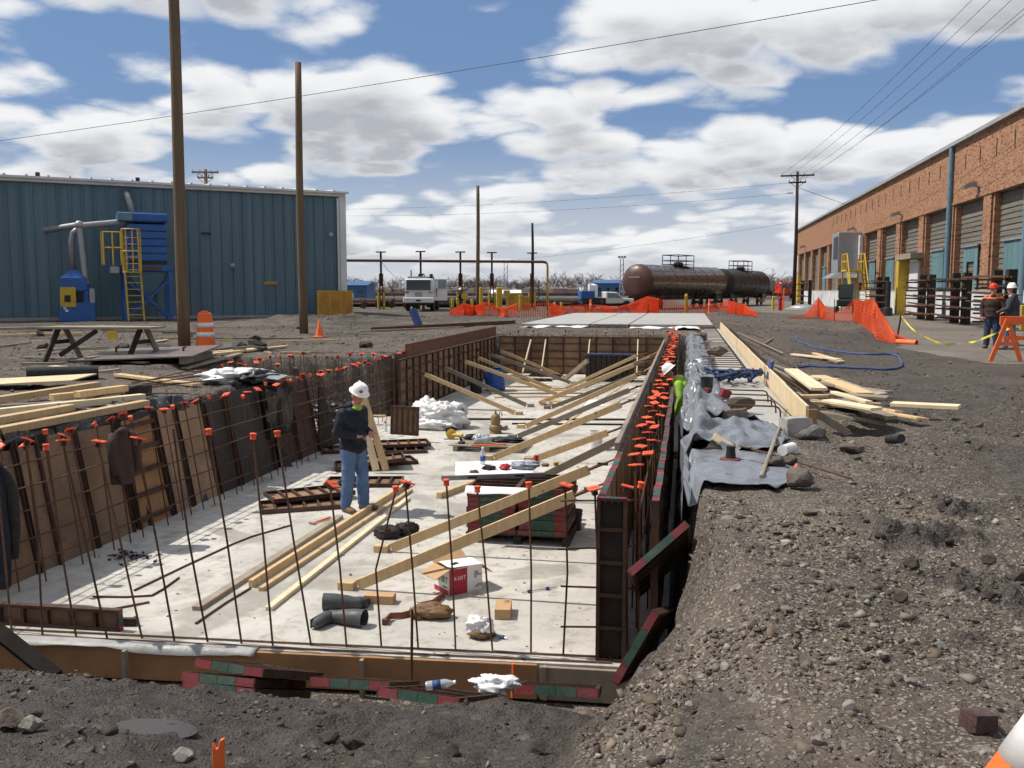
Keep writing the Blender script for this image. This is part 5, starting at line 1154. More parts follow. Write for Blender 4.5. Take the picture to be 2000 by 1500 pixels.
# ---- filter unit with grey ducts
fu = thing('filter_unit', 'squat bright blue filter machine with a yellow door and grey ducts', 'machine', BL(15.5, 2.3), rz=BA + math.pi)
MB().box((0, 0, .5), (1.75, 1.3, 1.0)).build('base', 'machine_blue', fu, bevel=.03); MB().box((-.1, .1, 1.3), (1.3, .9, .6)).build('core', 'black_plastic', fu); MB().box((-.1, 0, 1.98), (1.25, 1.1, .72)).build('hood', 'machine_blue', fu, bevel=.03)
m = MB(); m.add([(-.7, -.5, 2.34), (.5, -.5, 2.34), (.5, .5, 2.34), (-.7, .5, 2.34), (-.25, -.2, 2.75), (.05, -.2, 2.75), (.05, .2, 2.75), (-.25, .2, 2.75)], [(0, 1, 5, 4), (1, 2, 6, 5), (2, 3, 7, 6), (3, 0, 4, 7), (4, 5, 6, 7)]); m.build('cone', 'machine_blue', fu)
dr = MB().box((-.42, -.68, 1.3), (.75, .06, 1.05)).build('door', 'paint_yellow', fu); MB().box((-.45, -.72, 1.22), (.3, .04, .35)).build('door_window', 'black_plastic', dr)
MB().tube([(.5, -.3, .1), (.5, -.3, 2.0)], .19, 12).build('riser', 'machine_blue', fu, smooth=.7); MB().tube([(.5, -.3, 1.98), (.3, -.3, 5.0)], .17, 12).build('riser_duct', 'galv', fu, smooth=.7); MB().box((.75, -.4, 1.3), (.25, .3, .9)).build('side_cabinet', 'galv', fu)
MB().ell((.3, -.3, 5.1), (.24, .24, .24)).build('duct_elbow', 'galv', fu, smooth=True)
MB().tube([(.3, -.3, 5.05), (3.05, -.6, 5.4)], .17, 12).build('cross_duct', 'galv', fu, smooth=.7); MB().tube([(.3, -.3, 5.1), (-1.3, 1.9, 4.9)], .17, 12).build('wall_duct', 'galv', fu, smooth=.7)
MB().tube([(-.1, 0, 2.7), (-.1, 0, 4.3), (0, -.1, 4.7), (.3, -.3, 4.95)], .15, 12).build('hood_duct', 'galv', fu, smooth=True); [MB().box((-.6 + .09 * i, -.655, .72 - .14 * i), (.14, .012, .12)).build('decal', 'reflect_white', fu) for i in range(2)]
MB().tube([BL(21.5, 1.2, 0), BL(21.5, 1.2, 1.1)], [.22, .18], 10).single('post_stub', 'barrier_ochre', 'short rusty orange post at the foot of the blue wall', 'post')
gt = thing('steel_gate', 'ochre sheet steel guard gate at the white corner of the blue building', 'gate', BL(.9, 1.2), rz=BA + math.pi)
for i in range(3): MB().box((-.75 + .72 * i, 0, .8), (.66, .05, 1.5)).build('gate_panel', 'barrier_ochre', gt)
for x in (-1.12, -.4, .33, 1.05): MB().box((x, 0, .82), (.08, .12, 1.64)).build('gate_post', 'paint_yellow', gt)
MB().box((-.03, 0, 1.6), (2.25, .1, .08)).build('top_rail', 'paint_yellow', gt)

# ---- timber poles
def pole(px, py, h, r0, r1, mat, label, dep=None, name='timber_pole', lean=(0, 0)):
    p = G(px, py, 0) if dep is None else pd(px, dep); p.z = gz(p.x, p.y) - .15
    pts = [Vector((0, 0, z * h)) + Vector((lean[0] * z + .03 * math.sin(z * 5 + px), lean[1] * z, 0)) for z in np.linspace(0, 1, 9)]
    t = thing(name, label, 'pole', p); MB().tube(pts, list(np.linspace(r0, r1, 9)), 14).build('shaft', mat, t, smooth=True); return t
pole(362, 683, 12.0, .17, .135, 'pole_wood', 'tall brown timber pole beside the orange striped drum'); pole(593, 652, 10.2, .165, .115, 'pole_wood', 'tall brown timber pole by the small orange cone')
pole(934, 606, hz(367, 76) + .15, .17, .13, 'pole_wood', 'bare timber pole among the yellow bollards', 76); pole(1041, 606, hz(438, 88) + .15, .15, .11, 'pole_dark', 'dark leaning timber pole near the end of the overhead pipe', 88, lean=(-.1, 0))
def utility(p, h, label, arms, mat='pole_dark', rz=0.0):
    t = thing('utility_pole', label, 'utility pole', p, rz=rz); MB().tube([(0, 0, 0), (0.04, 0, h * .5), (0, 0, h)], [.19, .16, .12], 12).build('shaft', mat, t, smooth=True)
    for z, w in arms:
        a = MB().box((0, -.12, z), (w, .11, .13)).build('crossarm', mat, t); MB().beam((-.6, -.1, z), (0, -.1, z - .5), .03, .05).build('arm_brace', 'galv', t); MB().beam((.6, -.1, z), (0, -.1, z - .5), .03, .05).build('arm_brace', 'galv', t)
        for x in (-.46, -.2, .2, .46): MB().lathe([(.03, 0), (.05, .05), (.03, .1), (.05, .14), (.02, .2)], 8, (x * w, -.12, z + .06)).build('insulator', 'galv', a)
    return t
UP = pd(1548, 84); UT = utility(UP, hz(340, 84), 'dark utility pole with crossarms near the brick building', ((hz(348, 84), 2.9), (hz(361, 84), 1.5)), rz=R(-5))
MB().box((-.6, -.2, hz(381, 84)), (.5, .1, .1)).build('wire_bracket', 'galv', UT); MB().tube([(0, 0, hz(370, 84)), (6.5, 8, hz(437, 84) + 1.5)], .02, 5).build('guy_wire', 'wire', UT)
utility(pd(412, 72), hz(336, 72), 'distant utility pole top showing over the blue building roof', ((hz(342, 72), 2.0), (hz(352, 72), 1.2)), 'pole_wood', rz=R(15))
def wire(pts, r, label, n=24, sag=None):
    m = MB(); a, b = Vector(pts[0]), Vector(pts[1]); m.tube([a.lerp(b, f) - Vector((0, 0, (sag or 0) * 4 * f * (1 - f))) for f in np.linspace(0, 1, n)], r, 5); m.single('overhead_wire', 'wire', label, 'wire')
# one long wire over the pit from beyond the blue building to the right
P0 = pd(-160, 46, hz(306, 46)); P1 = pd(2080, 27, hz(-45, 27)); wire((P0, P1), .012, 'single black wire sagging across the whole sky over the pit', 40, .25)
ut = Vector((UP.x, UP.y, 0))
for i, (ox, zt, tx) in enumerate(((-1.3, hz(348, 84), 1905), (-.5, hz(348, 84), 1945), (.5, hz(348, 84), 1990), (1.3, hz(348, 84), 2040), (.2, hz(362, 84), 2060))):
    b = pd(tx + 60, 30, hz(-80, 30)); wire((ut + Vector((ox, 0, zt + .2)), b), .01, 'power line climbing from the dark utility pole above the brick building', 24, .5)
    wires_group = bpy.context.scene.objects[-1] if False else None
for (px, py, zp, s) in ((640, 412, 361, .5), (640, 424, 381, .6), (900, 517, 437, .4)):
    wire((ut + Vector((-.5, 0, hz(zp, 84))), pd(px, 118, hz(py, 118))), .012, {361: 'upper', 381: 'middle', 437: 'lowest'}[zp] + ' wire running from the dark utility pole towards the blue building', 24, s)
for o in bpy.data.objects:
    if o.name.startswith('overhead_wire') and 'climbing' in o.get('label', ''): o['group'] = 'power lines from the dark utility pole'

# ---- pipe bridge and bollards
prk = thing('pipe_bridge', 'long overhead pipe carried on T headed steel posts with a yellow end drop', 'pipe bridge', pd(880, 80), rz=RZ); o = prk.location; irot = Matrix.Rotation(-RZ, 3, 'Z'); L = lambda v: irot @ (Vector(v) - Vector((o.x, o.y, 0)))
zp = hz(511, 80)
MB().tube([L(pd(640, 80, hz(509, 80))), L(pd(1060, 80, hz(512, 80))), L(pd(1066, 80, hz(513.5, 80)))], .12, 10).build('pipe', 'rust_steel', prk, smooth=.8)
MB().tube([L(pd(1064, 80, hz(512, 80))), L(pd(1068, 80, hz(515, 80))), L(pd(1069, 80, hz(522, 80))), L(pd(1069, 80, 0))], .1, 10).build('drop_pipe', 'paint_yellow', prk, smooth=.8)
for px, yt in ((746, 493), (823, 492), (900, 493), (961, 494), (1039, 495)):
    a = L(pd(px, 80.2)); t_ = hz(yt, 80); q_ = MB(); q_.box((a.x, a.y, t_ / 2 + 1.0), (.16, .16, t_ - 2)); q_.box((a.x, a.y, t_), (.85, .14, .1)); pst = q_.build('post', 'pole_dark', prk)
    for s in (-.13, .13): MB().box((a.x + s, a.y, 1.55), (.09, .2, 3.1)).build('lower_post', 'rust_steel', pst)
    for s in (-.24, .24): MB().tube([(a.x + s, a.y - .1, 0), (a.x + s, a.y - .1, 1.5)], .1, 8).build('yellow_sleeve', 'paint_yellow', pst)
wire((pd(746, 80, hz(510, 80)), pd(785, 74, hz(548, 74))), .02, 'slack cable from the pipe bridge down to the white truck', 8, .2)
bol = None
for i, (px, yt, d, r) in enumerate(((884, 583, 74, .12), (894, 582, 74, .12), (922, 584, 72, .12), (940, 561, 72, .15), (973, 561, 71, .15), (978, 561, 71.5, .12), (1016, 576, 76, .12), (1083, 590, 68, .1), (1096, 590, 68, .1))):
    MB().lathe([(r, 0), (r, hz(yt, d) - .05), (r * .7, hz(yt, d))], 10, pd(px, d)).single('bollard', 'paint_yellow', ('yellow bollard left of the dark clad person', 'yellow bollard touching the dark clad person', 'low yellow bollard right of the square plate post', 'tall yellow bollard close to the bare timber pole', 'tall yellow bollard of the pair right of the bare timber pole', 'slimmer yellow bollard of the pair right of the bare timber pole', 'yellow bollard by the yellow cabinet', 'slim yellow post beside the yellow drop pipe', 'slim yellow post right of the yellow drop pipe')[i], 'bollard')
for px, yt, d, lab in ((908, 578, 72, 'yellow square plate on a post beside the dark clad person'), (990, 572, 73, 'yellow square plate on a post by the white roofed shed')):
    t = thing('sign_post', lab, 'sign', pd(px, d), rz=RZ); MB().box((0, 0, hz(yt, d) / 2), (.16, .12, hz(yt, d))).build('post', 'paint_yellow', t); MB().box((0, -.1, hz(yt, d)), (.5, .05, .42)).build('plate', 'paint_yellow', t)
t = thing('electric_cabinet', 'yellow cabinet behind the orange netting', 'cabinet', pd(1006, 78), rz=RZ); MB().box((0, 0, .75), (1.3, .8, 1.4)).build('body', 'paint_yellow', t, bevel=.03); MB().box((.95, 0, .6), (.6, .8, 1.1)).build('side_box', 'barrier_ochre', t); MB().box((-.3, -.42, .8), (.5, .04, 1.0)).build('door', 'barrier_ochre', t)

# ---- white cab-over truck
tk = thing('tank_truck', 'white cab over truck facing the pit with its door open', 'truck', pd(819, 73.5), rz=RZ)
MB().box((0, .7, 1.62), (2.2, 1.7, 1.95)).build('cab', 'truck_white', tk, bevel=.12)
MB().box((0, -.16, 2.08), (1.9, .06, .8), rotm(-4, 0, 0)).build('windscreen', 'glass_dark', tk, bevel=.01)
MB().box((0, -.28, .88), (2.45, .3, .42)).build('bumper', 'truck_white', tk, bevel=.05); MB().box((0, -.19, 1.35), (.55, .04, .3)).build('grille', 'ink_grey', tk); MB().box((0, -.45, .86), (.35, .03, .12)).build('number_plate', 'ink_black', tk)
for s in (-1, 1):
    MB().lathe([(.11, 0), (.11, .03)], 12, (s * .92, -.17, 1.3), rotm(90, 0, 0)).build('headlight', 'lens_clear', tk); MB().box((s * .92, -.2, 1.5), (.3, .04, .1)).build('indicator', 'lens_red' if s < 0 else 'lens_amber', tk)
    w = MB().lathe([(.25, -.14), (.5, -.14), (.52, -.1), (.52, .1), (.5, .14), (.25, .14)], 22, (s * .98, .9, .52), rotm(0, 90, 0)).build('wheel', 'tyre', tk, smooth=.6); MB().lathe([(.01, -.1), (.25, -.1), (.25, .1), (.01, .1)], 16, (s * .98, .9, .52), rotm(0, 90, 0)).build('hub', 'truck_white', w)
    MB().box((s * 1.42, -.05, 2.05), (.2, .1, .5)).build('mirror', 'truck_white', tk, bevel=.02); MB().tube([(s * 1.15, -.05, 2.5), (s * 1.42, -.05, 2.4), (s * 1.42, -.05, 1.6), (s * 1.15, -.05, 1.5)], .02, 5).build('mirror_arm', 'black_plastic', tk)
MB().box((0, 1.9, 2.62), (2.1, .6, .3)).build('roof_rack', 'galv', tk); MB().tube([(-.8, 1.9, 2.6), (-.8, 1.9, 3.3)], .06, 8).build('exhaust', 'galv', tk)
MB().box((.85, 1.7, 2.8), (.25, .3, .35)).build('beacon', 'black_plastic', tk); MB().tube([(-.2, 1.7, 2.7), (-.15, 1.7, 2.95), (.25, 1.7, 2.95), (.3, 1.7, 2.7)], .06, 6).build('hoop', 'black_plastic', tk)
MB().tube([(0, 2.0, 1.7), (0, 7.5, 1.7)], .95, 18).build('tank', 'galv', tk, smooth=.7); MB().box((0, 4, .62), (1.0, 7.6, .25)).build('chassis', 'black_plastic', tk); MB().box((0, .55, .62), (1.7, 1.5, .3)).build('underside', 'black_plastic', tk)
for s in (-1, 1): MB().lathe([(.5, -.2), (.52, -.15), (.52, .15), (.5, .2)], 18, (s * .9, 5.8, .52), rotm(0, 90, 0)).build('rear_wheel', 'tyre', tk, smooth=.6)
dr = MB().box((1.72, .15, 1.72), (1.05, .07, 1.75), rotm(0, 0, 12)).build('door', 'truck_white', tk, bevel=.03); MB().box((1.85, .08, 2.15), (.62, .08, .65), rotm(0, 0, 12)).build('door_glass', 'glass_green', dr); MB().box((1.42, .0, 1.55), (.08, .08, .9)).build('door_handle', 'steel_grey', dr)
MB().box((1.25, .1, .4), (.08, .2, .8)).build('step', 'black_plastic', tk)

# ---- black pipes and rail gear lying across the yard
for i, (px, d, ln, r) in enumerate(((705, 92, 7, .45), (762, 95, 5, .42), (880, 90, 4.5, .5), (915, 98, 6, .42), (1075, 96, 7, .4), (1120, 104, 7, .4), (1000, 104, 6, .45))):
    c = pd(px, d, r); a = R(random.uniform(-12, 12)) + RZ; v = Vector((math.cos(a), math.sin(a), 0)) * ln / 2
    t = thing('steel_pipe', ('wide black pipe beside the white corner of the blue building', 'black pipe behind the pipe bridge post left of the truck', 'black pipe with a pale end cap right of the truck', 'black pipe behind the dark clad person', 'black pipe behind the yellow drop pipe', 'far black pipe near the pickup', 'black pipe behind the yellow cabinet')[i], 'pipe', (c.x, c.y, 0)); o_ = t.location
    MB().tube([c - v - o_, c + v - o_], r, 16).build('barrel', 'tank_black', t, smooth=.7); MB().ell(c - v - o_, (r * .6, r * .9, r * .9)).build('end_cap', 'galv' if i == 2 else 'tank_black', t, smooth=True)
def wheelset(p, rz, label):
    t = thing('rail_wheelset', label, 'wheelset', p, rz=rz)
    for s in (-1, 1): MB().lathe([(.42, -.06), (.46, -.05), (.43, .05), (.1, .08)], 16, (s * .75, 0, .45), rotm(0, 90, 0)).build('wheel', 'rust_steel', t, smooth=.5)
    MB().tube([(-1, 0, .45), (1, 0, .45)], .08, 8).build('axle', 'rust_steel', t)
for i, (px, d) in enumerate(((698, 84), (722, 87), (780, 86), (868, 84), (958, 82), (1100, 84))): wheelset(pd(px, d), RZ + random.uniform(-.6, .6), ('rusty wheelset by the ochre gate', 'rusty wheelset behind the first pipe bridge post', 'rusty wheelset just left of the truck', 'rusty wheelset just right of the truck', 'rusty wheelset under the fourth bridge post', 'rusty wheelset right of the yellow drop pipe')[i])

# ---- railway tank cars
def tank_car(a, b, r, zc, side, end, label, cage=True):
    a, b = Vector(a), Vector(b); t = thing('tank_car', label, 'tank car', (a + b) / 2, rz=math.atan2(b.y - a.y, b.x - a.x)); Ln = (b - a).length; h = Ln / 2; ry = rotm(0, 90, 0)
    MB().lathe([(r, -h + .35), (r, h - .35)], 40, (0, 0, zc), ry).build('shell', side, t, smooth=.7)
    for s in (-1, 1): MB().lathe([(r * math.cos(k), s * (h - .35 + .75 * math.sin(k))) for k in np.linspace(0, 1.565, 9)], 40, (0, 0, zc), ry).build('head', end, t, smooth=True)
    n = 7
    for i in range(n + 1): MB().lathe([(r + .012, -.05), (r + .02, 0), (r + .012, .05)], 40, (-h + .45 + (Ln - .9) / n * i, 0, zc), ry).build('weld_band', side, t, smooth=True)
    MB().box((0, 0, zc - r + .05), (Ln * .96, .6, .35)).build('sill', 'tank_black', t)
    for s in (-1, 1):
        MB().box((s * (h - 1.1), 0, zc - r + .1), (1.3, 2.0, .45)).build('saddle', 'tank_black', t)
        for dx in (-.85, .85):
            for sy in (-1, 1): MB().lathe([(.42, -.06), (.46, .06), (.2, .08)], 16, (s * (h - 2.2) + dx, sy * .78, .45), rotm(90, 0, 0)).build('wheel', 'rust_steel', t, smooth=.5)
        for sy in (-1, 1): MB().box((s * (h - 2.2), sy * .88, .5), (2.0, .12, .3)).build('bogie_frame', 'tank_black', t)
    MB().lathe([(.45, 0), (.45, .3), (.3, .4)], 14, (0, 0, zc + r - .05)).build('dome', 'tank_black', t, smooth=.7)
    if cage:
        m = MB()
        for z in (.45, .95): m.tube([(-1.6, -.8, zc + r + z), (1.6, -.8, zc + r + z), (1.6, .8, zc + r + z), (-1.6, .8, zc + r + z), (-1.6, -.8, zc + r + z)], .04, 5)
        for x, y in ((-1.6, -.8), (0, -.8), (1.6, -.8), (1.6, .8), (0, .8), (-1.6, .8)): m.tube([(x, y, zc + r - .3), (x, y, zc + r + .95)], .04, 5)
        m.build('railing', 'tank_black', t); MB().box((0, 0, zc + r + .1), (3.2, 1.5, .06)).build('walkway', 'tank_black', t)
    return t
c1 = tank_car(cw(10.7, 80), cw(20.2, 92.6), 1.5, 2.42, 'tank_side', 'tank_rust', 'rust brown tank car with shiny banded shell behind the orange netting')
[MB().box((-8.27 - .0 * i, .48 - .12 * i, 2.78), (.04, .085 if i % 3 else .05, .1)).build('stencil_mark', 'ink_grey', c1.children[1]) for i in range(9)]
c2_ = tank_car(cw(21.2, 94.5), cw(28.4, 107), 1.45, 2.4, 'tank_black', 'tank_black', 'black tank car coupled behind the rust brown one')
tank_car(cw(51, 192), cw(57.5, 206), 1.5, 2.4, 'tank_black', 'tank_black', 'far black tank car near the dark utility pole', False)
# ---- pickup with a welding rig
pk = thing('pickup_truck', 'white pickup with a blue welding set parked by the tank cars', 'pickup', pd(1186, 79), rz=RZ + R(8))
MB().prism([(-.35, .55), (2.1, .55), (2.1, .95), (1.15, 1.02), (.6, 1.5), (-.35, 1.55)], -.85, .85, 'y').build('cab', 'trim_white', pk, bevel=.06); MB().prism([(-.2, 1.02), (1.0, 1.02), (.55, 1.42), (-.2, 1.45)], -.88, -.84, 'y').build('side_window', 'glass_green', pk)
MB().box((-1.35, 0, .78), (2.0, 1.7, .5)).build('bed', 'tank_black', pk, bevel=.04); MB().box((-1.9, -.2, 1.25), (1.2, 1.3, .75)).build('welding_set', 'machine_blue', pk, bevel=.05); MB().box((.75, 0, .42), (3.9, 1.2, .2)).build('chassis', 'black_plastic', pk)
for x in (1.45, -1.6):
    for s in (-1, 1): w = MB().lathe([(.2, -.11), (.38, -.11), (.4, 0), (.38, .11), (.2, .11)], 18, (x, s * .78, .4), rotm(90, 0, 0)).build('wheel', 'tyre', pk, smooth=.6)
MB().lathe([(.14, 0), (.14, .8), (.06, .95)], 12, (-1.5, .2, 1.3)).build('gas_bottle', 'reflect_white', pk, smooth=.7)
# ---- far buildings, towers and shed
def far_block(px0, px1, d, yt, mat, label, roof=None, cat='building', name='warehouse'):
    a, b = pd(px0, d), pd(px1, d); h = hz(yt, d); t = thing(name, label, cat, (a + b) / 2, rz=RZ); w = (b - a).length
    MB().box((0, 6, h / 2), (w, 12, h)).build('walls', mat, t); MB().prism([(-.4, h), (12.4, h), (6, h + .9)], -w / 2 - .3, w / 2 + .3, 'x').build('roof', roof or mat, t)
    for i in range(3): MB().box((-w / 3 + i * w / 3, -.03, h * .55), (w * .12, .06, h * .25)).build('window', 'glass_dark', t)
    MB().box((w * .1, -.04, h * .2), (w * .14, .06, h * .4)).build('door', 'trim_white', t); return t
far_block(640, 718, 190, 557, 'far_blue', 'distant blue shed beyond the white corner of the blue building'); far_block(1162, 1212, 240, 553, 'far_blue', 'distant blue shed behind the pickup'); far_block(958, 1016, 230, 573, 'trim_white', 'low shed with white roof behind the bollards', 'roof_white')
t = thing('storage_tank', 'white upright storage tank by the distant blue shed', 'tank', pd(1156, 235)); MB().lathe([(1.4, 0), (1.4, hz(557, 235)), (.3, hz(557, 235) + .4)], 18).build('body', 'white_plastic', t, smooth=.7)
for px, d, yt, lab in ((988, 210, 514, 'lattice floodlight tower beyond the bollards'), (1213, 230, 505, 'lattice floodlight tower behind the tank cars')):
    t = thing('light_tower', lab, 'light tower', pd(px, d), rz=RZ); h = hz(yt, d); m = MB()
    for sx, sy in ((-1, -1), (1, -1), (1, 1), (-1, 1)): m.tube([(sx * .5, sy * .5, 0), (sx * .35, sy * .35, h)], .07, 5)
    n = int(h / 1.2)
    for i in range(n):
        for s in (-1, 1): m.tube([(-.5, s * .45, i * 1.2), (.5, s * .45, i * 1.2 + 1.2)], .045, 4)
    m.build('mast', 'galv', t)
    for x in (-.7, 0, .7): MB().box((x, 0, h + .3), (.55, .4, .5)).build('floodlight', 'steel_grey', t)
for px, d, yt in ((1146, 200, 545), (1052, 180, 547)):
    MB().tube([pd(px, d), pd(px, d, hz(yt, d))], .12, 6).single('mast_post', 'pole_dark', 'slim distant mast %s' % ('right of' if px > 1100 else 'just beside') + ' the yellow drop pipe', 'pole')
# ---- bare trees and the far wood
def bare_tree(p, h, label, seed, mat='twig', depth=5):
    rng = random.Random(seed); t = thing('bare_tree', label, 'tree', p); tr = MB(); cr = MB()
    def grow(m, a, d, L, r, k):
        b = a + d * L; (tr if k == depth else cr).tube([a, a.lerp(b, .5) + Vector((rng.gauss(0, .03), rng.gauss(0, .03), 0)) * L, b], [r, r * .85, r * .65], 5 if k > 2 else 3)
        if k == 0: return
        for i in range(rng.randint(2, 4) if k > 1 else 4):
            nd = (d + Vector((rng.gauss(0, .5), rng.gauss(0, .5), rng.uniform(-.1, .35)))).normalized(); grow(cr, a.lerp(b, rng.uniform(.55, 1)), nd, L * rng.uniform(.55, .82), max(r * .55, .018 * h / 9), k - 1)
    grow(tr, Vector((0, 0, 0)), Vector((rng.gauss(0, .05), 0, 1)).normalized(), h * .28, h * .02, depth); tr.build('trunk', 'bark', t); cr.build('crown', mat, t)
for i, (px, d, yt, lab) in enumerate(((770, 150, 545, 'bare round tree behind the white truck'), (925, 150, 541, 'bare tree behind the bare timber pole'), (1246, 190, 533, 'bare tree above the rust brown tank car head'), (1490, 130, 512, 'largest bare tree behind the black tank cars'), (1524, 140, 517, 'bare tree just left of the dark utility pole'), (1508, 150, 525, 'smaller bare tree between two larger ones'), (1541, 150, 520, 'bare tree behind the dark utility pole'))): bare_tree(pd(px, d), hz(yt, d), lab, 100 + i)
def far_wood():
    rng = random.Random(77); m = MB()
    for i in range(900):
        px = rng.uniform(-300, 2300); d = rng.uniform(300, 420); h = rng.uniform(4.5, 8.5) * (1.1 if 1050 < px < 1170 or px > 1440 else .85); p = pd(px, d); r = .09
        m.tube([p, p + Vector((0, 0, h * .5))], [r * 1.6, r], 3)
        for k in range(9):
            a = rng.random() * math.tau; s = p + Vector((0, 0, h * rng.uniform(.2, .6))); e = s + Vector((math.cos(a) * h * .35, math.sin(a) * h * .35, h * rng.uniform(.2, .45))); m.tube([s, e], [r, r * .5], 3, caps=False)
            for q_ in range(3): e2 = s.lerp(e, rng.uniform(.4, 1)); m.tube([e2, e2 + Vector((rng.gauss(0, 1), rng.gauss(0, 1), rng.uniform(.3, 1.4)))], [r * .6, r * .4], 3, caps=False)
    for i in range(400):
        px = rng.uniform(-300, 2300); d = rng.uniform(280, 300); p = pd(px, d); m.ell(p + Vector((0, 0, .8)), (rng.uniform(2, 5), 1.5, rng.uniform(.8, 2.2)), n=7, k=4)
    ob = m.build('far_wood', 'twig', fix=False); tag(ob, 'band of leafless woodland along the horizon', 'woodland', kind='stuff')
far_wood()

# ---- brick building
BX = 14.6; Y0, PIT, NB = 44.45, 6.62, 13
br = thing('brick_building', 'long orange brick industrial building with boarded bays', 'building', (BX, 85, 0)); bo = Vector((BX, 85, 0)); W = lambda x, y, z: Vector((x, y, z)) - bo
yend = Y0 + PIT * NB + .9
MB().box(W(BX + 7.6, (24 + yend) / 2, 4.75), (14.2, yend - 24 - .1, 9.5)).build('core', 'black_plastic', br)
MB().box(W(BX + .3, (24 + yend) / 2, 8.1), (.6, yend - 24, 3.1)).build('upper_wall', 'brickwork', br)
MB().box(W(BX + .26, (24 + yend) / 2, 6.48), (.62, yend - 24 + .02, .16)).build('brick_band', 'brickwork', br)
MB().box(W(BX + .25, (24 + yend) / 2, 9.75), (1.0, yend - 24 + .5, .2)).build('roof_fascia', 'fascia', br); MB().box(W(BX + 7.6, (24 + yend) / 2, 9.9), (14.8, yend - 24, .12)).build('roof', 'black_plastic', br)
MB().box(W(BX + .22, (24 + yend) / 2, .78), (.72, yend - 24 - .06, 1.56)).build('plinth', 'plinth_white', br)
MB().box(W(BX + .25, (24 + yend) / 2, 1.61), (.8, yend - 24, .1)).build('sill', 'concrete_block', br)
pil = MB().box((0, 0, 0), (.62, 1.25, 4.74)).build('pier', 'brickwork', br); first = True
for i in range(-3, NB + 1):
    y = Y0 + PIT * i - .95
    for (dy, w) in ((0, 0),):
        o_ = pil if first else dupc(pil, br); first = False; o_.location = W(BX + .31, y, 4.03)
    MB().box(W(BX + .28, y - .8, 4.03), (.4, .22, 4.72)).build('pier_rib', 'brickwork', br); MB().box(W(BX + .28, y + .8, 4.03), (.4, .22, 4.72)).build('pier_rib', 'brickwork', br)
sb = MB().box((0, 0, 0), (.03, PIT - 1.6, .275), rotm(0, 9, 0)).build('siding_board', 'bay_siding', br); first = True
for i in range(-1, NB):
    for j in range(18):
        o_ = sb if first else dupc(sb, br); first = False; o_.location = W(BX + .40 + .004 * (j % 3), Y0 + PIT * (i + .5) - .95, 1.78 + .262 * j)
# dentil slots high on the wall
for i in range(22): MB().box(W(BX - .012, 46.5 + i * 2.55, 8.55), (.03, .07, .8)).build('wall_slot', 'black_plastic', br)
def shutter(px0, px1, yt, label_i, slot=False):
    y1 = DX(px0, 567, BX).y; y0 = DX(px1, 567, BX).y; z = DX((px0 + px1) / 2, yt, BX).z; ly = y1 - y0; cy = (y0 + y1) / 2
    n = 4
    for k in range(n):
        hh = z - 1.66; zz = 1.66 + hh / 2
        if slot and k in (1, 2):
            MB().box(W(BX + .30, y0 + ly / n * (k + .5), z - hh * .17), (.05, ly / n - .015, hh * .34)).build('shutter_plank', 'teal_paint', br); continue
        MB().box(W(BX + .30, y0 + ly / n * (k + .5), zz), (.05, ly / n - .015, hh)).build('shutter_plank', 'teal_paint', br)
    MB().box(W(BX + .26, cy, z + .06), (.14, ly + .3, .1)).build('shutter_rail', 'galv', br)
for a, b, yt, s in ((1944, 1979, 470, 0), (1868, 1895, 483, 1), (1808, 1830, 491, 0), (1721, 1736, 506, 0), (1689, 1700, 511, 0), (1599, 1606, 523, 0), (1567, 1571, 540, 0)): shutter(a, b, yt, '', bool(s))
for px, yt in ((1846, 297), (1996, 330)):
    y = DX(px, 567, BX - .15).y; MB().tube([W(BX - .13, y, 9.6), W(BX - .13, y, .1)], .15, 12).build('downspout', 'blue_pipe', br, smooth=.7)
for px, py in ((1912, 362), (1762, 418), (1672, 447), (1574, 482)):
    p = DX(px, py, BX); MB().box(W(BX - .45, p.y, p.z), (.6, .5, .22), rotm(0, -20, 0)).build('floodlight', 'galv', br); MB().tube([W(BX + .1, p.y, p.z - .1), W(BX - .3, p.y, p.z)], .05, 6).build('lamp_arm', 'galv', br)
# yellow door post, lintel and steps
yd = DX(1757, 567, BX - .5).y; MB().box(W(BX - .35, yd, 1.9), (.7, .75, 3.8)).build('door_post', 'paint_yellow', br); MB().box(W(BX - .35, yd - 1.6, 3.85), (.8, 4.4, .35)).build('door_lintel', 'lumber_old', br); MB().box(W(BX - .05, yd - 1.9, 1.8), (.1, 2.4, 3.5)).build('white_door', 'plinth_white', br)
ydf = DX(1557, 567, BX - .5).y; MB().box(W(BX - .3, ydf, 1.7), (.5, 2.0, 3.4)).build('door_post', 'paint_yellow', br)
# ventilation unit with yellow stair
vy = DX(1650, 567, BX - 1).y; vt = thing('vent_unit', 'grey vertical air handling box with a hood on the brick wall', 'vent unit', (BX - 1.0, vy, 0))
MB().box((0, 0, 4.9), (1.9, 3.6, 3.4)).build('cabinet', 'galv', vt, bevel=.03); MB().box((-.97, -.5, 5.3), (.04, 2.2, 1.9)).build('dark_panel', 'black_plastic', vt); m = MB(); m.add([(-.95, -1.8, 3.2), (.95, -1.8, 3.2), (.95, 1.8, 3.2), (-.95, 1.8, 3.2), (-1.7, -2.3, 2.7), (.95, -2.3, 2.7), (.95, 2.3, 2.7), (-1.7, 2.3, 2.7)], [(0, 1, 5, 4), (1, 2, 6, 5), (2, 3, 7, 6), (3, 0, 4, 7), (7, 6, 5, 4)]); m.build('hood', 'steel_grey', vt); MB().box((.8, -2.1, 4.3), (.25, .8, 4.0)).build('conduit', 'plinth_white', vt)
MB().box((.5, 0, 1.6), (.9, 3.0, 3.0)).build('support_leg', 'galv', vt)
